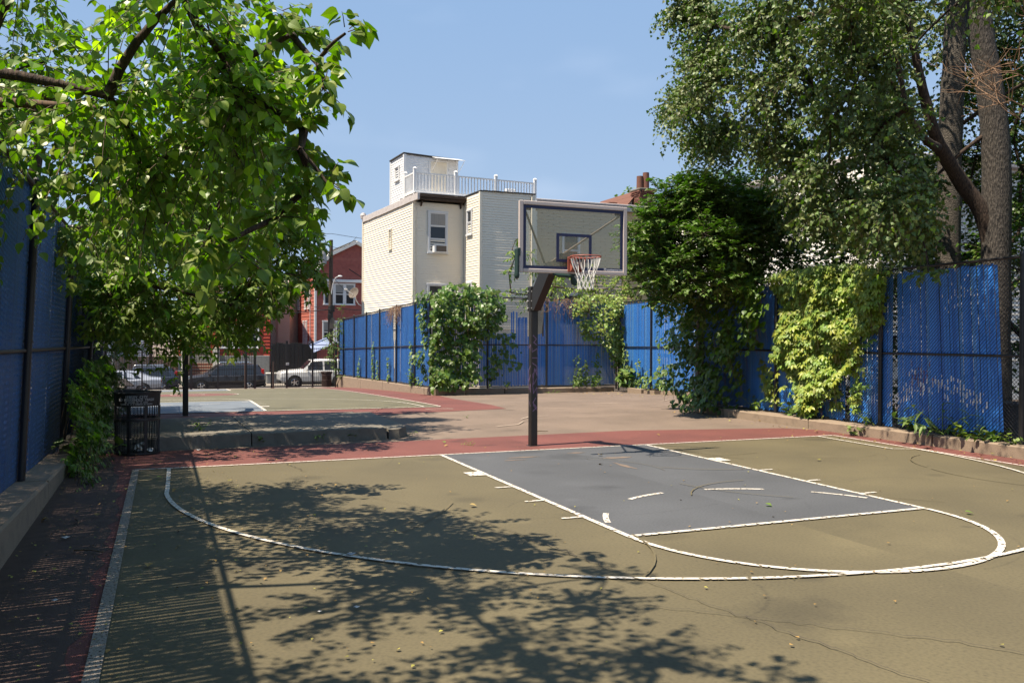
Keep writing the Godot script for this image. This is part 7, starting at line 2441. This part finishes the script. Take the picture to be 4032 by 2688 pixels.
func creepers():
	var E := Vector3(-0.045, 0, 1.0).normalized()
	var N := Vector3(-1, 0, -0.045).normalized()
	var o := thing("creeper", "sunlit five leaved creeper covering the middle of the right fence", "creeper", Vector3(6.85, 0, -1.4))
	var at := Vector3(6.92, 0, 0)
	curtain_of(o, {"kind": "creeper", "seed": 1, "leaf": mats.leaf_creeper, "at": at, "ex": E, "nz": N, "size": 0.165, "per": 520.0, "bulge": 0.30, "top": 3.05, "singles": 300, "vary": 0.3, "warm": 0.22, "gaps": 0.12,
		"shape": [-2.75, 3.2, -2.3, 3.32, -1.4, 3.38, -0.3, 3.3, 0.5, 3.15, 0.62, 2.7, 0.4, 2.3, 0.12, 1.95, -0.2, 1.75, -0.22, 1.45, -0.7, 1.0, -1.05, 0.95, -1.2, 0.5, -1.6, 0.2, -2.0, 0.3, -1.85, 0.9, -2.5, 1.2, -2.75, 1.45, -2.5, 1.9, -2.6, 2.5]})
	for q in [["thin creeper strand hanging between the dark vines and the big creeper", [-3.5, 1.35, -3.3, 1.4, -3.15, 1.0, -2.8, 0.75, -2.7, 0.4, -3.05, 0.35, -3.2, 0.75, -3.45, 1.0], 2], ["thin creeper strand hanging from the right edge of the big creeper", [-0.5, 1.5, -0.2, 1.5, -0.15, 0.9, -0.2, 0.45, -0.42, 0.5, -0.45, 1.0], 3], ["short creeper strand beside the dark gap below the big creeper", [-1.0, 1.0, -0.75, 1.0, -0.72, 0.45, -1.0, 0.4], 4]]:
		o = thing("creeper_strand", q[0], "creeper", Vector3(6.85, 0, q[1][0]), "creeper strands on the right fence")
		curtain_of(o, {"kind": "creeper", "seed": q[2], "leaf": mats.leaf_creeper, "at": at, "ex": E, "nz": N, "size": 0.16, "per": 190.0, "bulge": 0.12, "shape": q[1], "gaps": 0.5})
	o = thing("vine_mass", "dark leafy vines heaped over the far end of the right fence under the maple", "vine", Vector3(6.9, 0, -5.0))
	curtain_of(o, {"kind": "heart", "seed": 5, "leaf": mats.leaf_vine, "at": Vector3(6.80, 0, 0), "ex": E, "nz": N, "size": 0.15, "per": 300.0, "bulge": 0.75, "top": 3.0, "vary": 0.25, "warm": 0.15, "gaps": 0.1, "singles": 200,
		"shape": [-6.4, 0.1, -6.5, 1.2, -6.3, 2.4, -5.4, 3.3, -4.2, 3.5, -3.4, 3.4, -2.9, 3.2, -2.7, 2.4, -3.1, 1.7, -3.7, 1.4, -3.8, 0.6, -4.1, 0.15]})
	o.get_child(0).get_parent().set_meta("kind", "")
	# corner of the back fence
	o = thing("corner_vine", "bushy vine heaped over the corner of the blue fence left of the hoop", "vine", Vector3(4.0, 0, -16.1))
	curtain_of(o, {"kind": "heart", "seed": 6, "leaf": mats.leaf_vine, "at": Vector3(0, 0, -16.1), "ex": Vector3.RIGHT, "nz": Vector3.BACK, "size": 0.17, "per": 270.0, "bulge": 0.5, "top": 3.1, "vary": 0.28, "warm": 0.2, "gaps": 0.3, "singles": 300,
		"shape": [2.75, 0.05, 2.7, 2.2, 2.75, 3.2, 3.2, 3.65, 4.1, 3.75, 5.0, 3.6, 5.4, 3.3, 5.5, 2.5, 5.2, 2.1, 4.5, 1.5, 4.3, 0.7, 4.5, 0.5, 4.0, 0.2, 3.2, 0.0]})
	curtain_of(o, {"kind": "heart", "seed": 7, "leaf": mats.leaf_vine, "at": Vector3(2.9, 0, 0), "ex": Vector3(0, 0, 1), "nz": Vector3.LEFT, "size": 0.17, "per": 170.0, "bulge": 0.4, "top": 3.1, "vary": 0.28, "warm": 0.2, "gaps": 0.2,
		"shape": [-17.0, 3.2, -16.8, 3.5, -16.0, 3.5, -15.95, 0.1, -16.4, 0.1, -16.5, 0.9, -16.3, 1.6, -16.8, 2.4]})
	o = thing("trailing_vine", "vine tendrils trailing down the dark fence beside the corner vine", "vine", Vector3(5.6, 0, -16.1))
	curtain_of(o, {"kind": "heart", "seed": 8, "leaf": mats.leaf_vine, "at": Vector3(0, 0, -16.15), "ex": Vector3.RIGHT, "nz": Vector3.BACK, "size": 0.19, "per": 75.0, "bulge": 0.22, "gaps": 0.85,
		"shape": [5.3, 2.1, 5.8, 2.1, 6.2, 1.3, 6.1, 0.7, 5.7, 0.9, 5.4, 1.0, 5.5, 0.3, 5.1, 0.25, 4.7, 0.7, 5.2, 1.3]})
	o = thing("ivy", "pale edged ivy hanging from the top of the back fence right of the post", "ivy", Vector3(9.5, 0, -16.1))
	curtain_of(o, {"kind": "heart", "seed": 9, "leaf": mats.leaf_creeper, "at": Vector3(0, 0, -16.15), "ex": Vector3.RIGHT, "nz": Vector3.BACK, "size": 0.13, "per": 330.0, "bulge": 0.34, "top": 3.1, "vary": 0.25, "gaps": 0.5,
		"shape": [8.3, 3.1, 8.9, 3.45, 9.8, 3.5, 10.6, 3.4, 10.6, 2.4, 10.45, 0.9, 10.1, 0.75, 9.8, 1.25, 9.3, 1.8, 8.75, 1.9, 8.6, 2.4, 9.0, 2.6, 8.2, 2.75]})
	curtain_of(o, {"kind": "heart", "seed": 10, "leaf": mats.leaf_creeper, "at": Vector3(10.4, 0, 0), "ex": Vector3(0, 0, 1), "nz": Vector3.LEFT, "size": 0.13, "per": 260.0, "bulge": 0.2, "top": 3.1,
		"shape": [-16.3, 3.4, -15.9, 3.3, -15.95, 1.5, -16.1, 0.9, -16.3, 0.9]})
	# climbing strips
	var i := 0
	for q in [[8.55, 0.0, 1.25, 0], [8.85, 0.0, 1.0, 0], [9.35, 0.0, 1.35, 0], [-15.6, 0.0, 1.5, 1], [-15.3, 0.0, 1.4, 1], [-14.5, 0.0, 1.1, 1], [-13.9, 0.0, 0.8, 1], [-13.1, 0.0, 1.3, 1], [-22.9, -0.05, 1.1, 2], [-26.2, -0.15, 1.6, 2], [-25.2, -0.1, 0.8, 2], [-29.6, -0.25, 0.9, 2], [-19.0, 0.0, 1.7, 2]]:
		var A = [Vector3(0, 0, -16.15), Vector3(10.36, 0, 0), Vector3(3.02 + 0.025 * (-19.0 - q[0]), 0, 0)][q[3]]
		var X = [Vector3.RIGHT, Vector3.BACK, Vector3.BACK][q[3]]
		var Nn = [Vector3.BACK, Vector3.LEFT, Vector3.LEFT][q[3]]
		o = thing("climbing_vine", ["lowest leafy stem on the dark fence, first right of the hoop post", "short thin vine on the dark fence, in the middle of three", "tall thin vine on the dark fence, nearest the ivy", "tall vine strip at the corner end of the sunlit back right fence", "vine strip second from the corner on the sunlit back right fence", "vine strip just left of the post on the sunlit back right fence", "short vine strip by the post of the sunlit back right fence", "tall slanting vine strip right of the post on the sunlit back right fence", "vine strip below the bare gap in the far court fence", "tall vine strip on the far court fence left of the bare gap", "short vine strip on the far court fence between taller ones", "vine strip nearest the street on the far court fence", "tall vine strip on the far court fence beside the corner vine"][i], "vine", A + X * q[0], "thin vines climbing the blue fences")
		var w = 0.13
		curtain_of(o, {"kind": "heart", "seed": 60 + i, "leaf": mats.leaf_weed, "at": A, "ex": X, "nz": Nn, "size": 0.10, "per": 260.0, "bulge": 0.07, "gaps": 0.6,
			"shape": [q[0] - w * 1.6, q[1], q[0] + w * 1.6, q[1], q[0] + w, q[2] * 0.5, q[0] + w * 0.5, q[2], q[0] - w * 0.1, q[2], q[0] - w * 0.8, q[2] * 0.5]})
		i += 1
	# dry tangles on top of the fences
	for q in [[Vector3(7.9, 3.1, -16.05), 1.1, "brown tangle of dead vine stems on the back fence right of the post", 3], [Vector3(3.05, 2.9, -21.6), 1.0, "reddish tangle of dead stems on the far court fence", 5]]:
		var d := thing("dead_vine", q[2], "vine", q[0])
		var m := MB.new(d.position)
		var r := RandomNumberGenerator.new()
		r.seed = q[3]
		for k in 70:
			var p: Vector3 = q[0] + (Vector3(r.randf_range(-1, 1), 0, 0.05) if q[3] == 3 else Vector3(-0.05, 0, r.randf_range(-1, 1))) * q[1]
			p.y += 0.15
			var pts := [p]
			for s in 6:
				p += Vector3(r.randf_range(-0.13, 0.13), r.randf_range(-0.22, 0.06), r.randf_range(-0.05, 0.09) if q[3] == 3 else r.randf_range(-0.12, 0.12))
				if q[3] == 3:
					p.z = maxf(p.z, -16.14)
				else:
					p.x = minf(p.x, 2.98)
				pts.append(p)
			m.tube(pts, 0.006, 3, false)
		part("stems", m, mats.dead_twig, d, "stuff")
	# by the street end
	o = thing("sapling", "feathery green sapling at the street end of the blue fence", "sapling", Vector3(2.95, -0.9, -34.4))
	var cl := []
	for q in [[2.9, 0.1, -34.3, 0.3], [2.75, 0.7, -34.2, 0.45], [2.9, 1.3, -34.4, 0.5], [2.6, 1.8, -34.3, 0.4], [3.0, 2.2, -34.5, 0.4], [3.1, -0.4, -34.0, 0.3], [2.5, 1.3, -34.2, 0.35], [3.2, 2.8, -34.6, 0.25], [3.3, 3.4, -34.7, 0.25]]:
		cl.append_array(q)
	crown(o, {"kind": "lance", "seed": 71, "leaf": mats.leaf_weed, "bark": mats.bark_brown, "trunk": [Vector3(2.95, -0.9, -34.4), Vector3(2.9, 0.2, -34.3)], "size": 0.13, "per": 190.0, "on_twig": 9, "vary": 0.25, "clumps": cl})
	# at the foot of the left fence
	o = thing("wild_vine", "wild vines and weeds climbing the foot of the left fence beside the bin", "vine", Vector3(-6.95, 0, -2.0))
	curtain_of(o, {"kind": "creeper", "seed": 81, "leaf": mats.leaf_vine, "at": Vector3(-7.15, 0, 0), "ex": Vector3(0, 0, -1), "nz": Vector3.RIGHT, "size": 0.15, "per": 200.0, "bulge": 0.36, "gaps": 0.4, "singles": 150,
		"shape": [-0.5, 0.0, -0.3, 0.4, 0.3, 0.8, 0.9, 1.2, 1.5, 1.5, 2.2, 1.1, 3.0, 1.5, 4.5, 1.3, 6.0, 1.0, 7.0, 0.3, 5.0, 0.1, 2.0, 0.0]})
	curtain_of(o, {"kind": "lance", "seed": 82, "leaf": mats.leaf_weed, "at": Vector3(-6.95, 0, 0), "ex": Vector3(0, 0, -1), "nz": Vector3.RIGHT, "size": 0.11, "per": 260.0, "bulge": 0.3, "gaps": 0.6,
		"shape": [-1.6, 0.0, -1.0, 0.25, 0.4, 0.5, 1.6, 0.3, 1.6, 0.0]})
	o = thing("hanging_vine", "leafy vine spilling over the far stretch of the left fence", "vine", Vector3(-7.0, 1.5, -9.0))
	curtain_of(o, {"kind": "creeper", "seed": 83, "leaf": mats.leaf_vine, "at": Vector3(-7.2, 0, 0), "ex": Vector3(0, 0, -1), "nz": Vector3.RIGHT, "size": 0.15, "per": 120.0, "bulge": 0.5, "gaps": 0.4, "top": 3.3,
		"shape": [4.5, 3.5, 12.2, 3.6, 12.2, 2.2, 11.0, 1.4, 9.5, 1.2, 8.5, 1.7, 6.5, 2.2, 5.0, 2.6]})


func weed(at: Vector3, size: float, kind: String, material, n: int, seed_: int, label: String):
	var o := thing("weed", label, "weed", at, "weeds along the kerbs")
	var r := RandomNumberGenerator.new()
	r.seed = seed_
	var m := MB.new(at)
	var places := []
	for i in n:
		var d = Vector3(r.randfn() * 0.6, 1.0, r.randfn() * 0.6).normalized()
		var pts := [at]
		for k in 4:
			var p: Vector3 = at + d * size * (k + 1) / 4.0 + Vector3(d.x, -0.25, d.z) * size * 0.5 * pow((k + 1) / 4.0, 2)
			pts.append(p)
			for s in [-1.0, 1.0]:
				var ld = (d.cross(Vector3(r.randfn(), 0.2, r.randfn())).normalized() * s + d * 0.4 + Vector3(0, -0.1, 0)).normalized()
				var x = Vector3.UP.cross(ld).normalized()
				var z = size * r.randf_range(0.22, 0.42)
				places.append(Transform3D(Basis(x * z, ld.cross(x) * z, ld * z), p))
		m.tube(pts, size * 0.012, 3, false)
	part("stalks", m, mats.leaf_weed if kind != "dry" else mats.twig, o, "stuff")
	put_leaves(o, leaf_mesh(kind), material, places, tint_list(0.25, 0.15, r), 0, r)


func weeds():
	var i := 0
	for q in [
		[6.75, 0.2, 0.05, 0.34, "lance", "bushy weed below the right end of the creeper"], [6.72, 0.19, -1.55, 0.30, "heart", "broad leaved weed at the foot of the creeper's lowest point"], [6.7, 0.19, -2.1, 0.30, "heart", "leafy weed at the foot of the creeper, left of its lowest point"],
		[6.75, 0.18, -3.4, 0.4, "lance", "weed growing on the kerb beside the dark vines"], [6.6, 0.2, 1.9, 0.62, "lance", "tall thistle-like weed standing before the shaded blue panel"], [6.65, 0.2, 1.2, 0.28, "heart", "small weed left of the tall thistle-like one"], [6.6, 0.2, 2.45, 0.3, "heart", "low weed right of the tall thistle-like one"],
		[6.62, 0.2, 2.95, 0.3, "heart", "weed at the right hand end of the blue panel"], [6.36, 0.0, 0.1, 0.22, "heart", "small weed growing out of the foot of the right kerb"], [6.45, 0.2, 3.25, 0.2, "heart", "weed hanging over the right kerb at the picture's edge"],
		[8.3, 0.0, -15.75, 0.4, "lance", "clump of weeds under the back fence, left of two"], [9.1, 0.0, -15.7, 0.45, "lance", "clump of weeds under the back fence, right of two"], [7.4, -0.1, -15.7, 0.25, "lance", "small weed on the back kerb beside the post"],
		[10.0, 0.0, -15.4, 0.8, "heart", "large bright weed in the back corner by the sunlit fence"], [10.1, 0.0, -14.6, 0.7, "lance", "tall bright weed on the rubble kerb, left of the fence post"], [10.1, 0.0, -13.2, 0.65, "lance", "tall bright weed on the rubble kerb, right of the fence post"], [10.15, 0.0, -12.2, 0.45, "lance", "low bright weed further right on the rubble kerb"], [10.15, 0.05, -11.2, 0.4, "heart", "low bright weed at the right end of the rubble kerb"],
		[-2.6, 0.0, -2.42, 0.22, "heart", "weed at the foot of the platform near its right corner"], [-3.4, 0.0, -2.36, 0.2, "lance", "weed at the foot of the platform, middle"], [-4.2, 0.0, -2.30, 0.22, "heart", "weed at the foot of the platform, left of the middle"], [-1.62, 0.0, -2.7, 0.14, "lance", "tuft at the platform's right corner"], [-4.9, 0.0, -2.22, 0.18, "heart", "weed at the foot of the platform beside the bin"],
		[-5.2, 0.2, -2.95, 0.22, "lance", "grassy tuft on the platform top"], [3.0, 0.05, -18.7, 0.5, "heart", "bright weed on the retaining wall left of the corner vine"], [2.65, -0.2, -15.5, 0.22, "heart", "weed at the corner of the back kerb"], [2.4, -0.2, -19.8, 0.2, "lance", "weed in a joint of the retaining wall"], [5.6, 0.0, -15.75, 0.28, "heart", "broad weed hanging over the shaded back kerb"], [4.9, 0.0, -15.7, 0.25, "heart", "weed on the shaded back kerb below the corner vine"],
		[0.55, -0.0, -5.6, 0.1, "lance", "tiny tuft in a crack of the tarmac"], [-1.0, 0.0, -1.0, 0.10, "lance", "tiny tuft in the red paint left of the post"], [3.0, -0.6, -27.5, 0.35, "lance", "weed on the retaining wall towards the street"], [-6.85, 0.0, -1.3, 0.4, "heart", "weed by the wall left of the bin"]]:
		weed(Vector3(q[0], q[1] + (hz(q[2]) if q[2] < -9 and q[1] <= -0.1 else 0.0), q[2]), q[3], q[4], mats.leaf_weed if i % 3 else mats.leaf_light, 7 if q[3] > 0.25 else 4, 200 + i, q[5])
		i += 1


func litter():
	var r := RandomNumberGenerator.new()
	r.seed = 99
	# fallen leaves and seeds, thickest under the mulberry
	var mm := MultiMesh.new()
	mm.transform_format = MultiMesh.TRANSFORM_3D
	mm.use_colors = true
	mm.mesh = leaf_mesh("heart")
	var pl := []
	for i in 900:
		var x: float; var z: float
		if i < 560:
			x = -7.0 + absf(r.randfn()) * 1.5; z = r.randf_range(-1.5, 10.0)
		elif i < 760:
			x = r.randf_range(-6.5, 6.3); z = r.randf_range(-2.0, 9.5)
		elif i < 830:
			x = r.randf_range(5.6, 6.4); z = r.randf_range(-5.5, 4.0)
		else:
			x = r.randf_range(7.5, 10.2); z = r.randf_range(-15.6, -10.5)
		var s = r.randf_range(0.012, 0.034) if i < 760 else r.randf_range(0.03, 0.07)
		if i % 40 == 0:
			s = 0.07
		var bs = Basis(Vector3.UP, r.randf() * TAU) * Basis(Vector3.RIGHT, r.randf_range(-0.4, 0.4))
		pl.append([Transform3D(bs.scaled(Vector3.ONE * s), Vector3(x, hz(z) + 0.026 + s * 0.18, z)), i])
	mm.instance_count = pl.size()
	for i in pl.size():
		mm.set_instance_transform(i, pl[i][0])
		var t = r.randf_range(0.5, 1.2)
		mm.set_instance_color(i, Color(t * 1.0, t * (0.85 if r.randf() < 0.7 else 1.25), t * 0.7))
	var mi := MultiMeshInstance3D.new()
	mi.multimesh = mm
	mi.material_override = mats.leaf_dry
	mi.name = "fallen_leaves"
	mi.set_meta("kind", "stuff")
	mi.set_meta("label", "dry leaves and seeds scattered over the courts")
	mi.set_meta("category", "leaf litter")
	add_child(mi)
	var k := 0
	for q in [[-4.35, 5.6, 0.055, "crumpled scrap of foil on the shaded court"], [-6.62, 4.1, 0.05, "white paper scrap by the left kerb wall"], [-6.5, 6.1, 0.03, "small white paper scrap near the left sideline"], [-4.6, 7.0, 0.03, "white cigarette end on the shaded court, right of two"], [-4.85, 7.0, 0.02, "white cigarette end on the shaded court, left of two"], [-5.3, -1.75, 0.05, "white scrap in front of the litter bin"], [3.85, 6.95, 0.025, "white scrap beside the key's half circle"]]:
		var m := MB.new()
		var c = Vector3.ZERO
		for j in 7:
			var a0 = TAU * j / 7; var a1 = TAU * (j + 1) / 7
			var p0 = Vector3(cos(a0) * q[2], 0.004 + 0.3 * q[2] * (j % 2), sin(a0) * q[2] * 0.5); var p1 = Vector3(cos(a1) * q[2], 0.004 + 0.3 * q[2] * ((j + 1) % 2), sin(a1) * q[2] * 0.5)
			m.tri(Vector3(0, q[2] * 0.35, 0), p0, p1, (Vector3(p0.x, q[2], p0.z)).normalized())
		single("scrap", m, mats.paper if k else mats.steel, q[3], "litter", "scraps on the court", "", Vector3(q[0], 0.025, q[1]))
		k += 1
	k = 0
	for q in [[2.0, 6.2, 0.8, "green fallen leaf inside the free throw half circle"], [0.42, 1.0, 2.2, "pale leaf lying on the blue key near the hoop"], [0.3, 5.1, 0.3, "small green leaf on the blue key by the free throw line"], [-2.75, 4.0, 1.0, "dark leaf lying in the shade edge left of the key"], [-1.35, -1.4, 0.2, "brown leaf on the red strip left of the post"], [0.2, 8.6, 2.6, "dark curled leaf in the sun at the picture's bottom"], [-5.9, 0.9, 1.9, "brown curled leaf by the left sideline"]]:
		var t := single("fallen_leaf", leaf_mesh("heart"), mats.leaf_dry if k % 2 else mats.leaf_weed, q[3], "leaf", "single fallen leaves")
		t.transform = Transform3D(Basis(Vector3.UP, q[2]).scaled(Vector3.ONE * 0.085), Vector3(q[0], 0.045, q[1]))
		k += 1
	for q in [[0.9, -2.35, 0.36, 0.1, "twig lying on the tarmac edge right of the post"], [-6.4, 4.7, 0.28, 0.6, "thin twig lying near the left kerb"], [-6.6, 3.4, 0.3, 1.4, "dark stick by the left kerb wall"]]:
		var m := MB.new()
		var d = Vector3(cos(q[3]), 0, sin(q[3]))
		m.tube([-d * q[2] / 2, Vector3(0.01, 0.01, 0.0), d * q[2] / 2], [0.009, 0.008, 0.005], 5)
		single("stick", m, mats.twig, q[4], "stick", "sticks on the ground", "", Vector3(q[0], 0.03, q[1]))
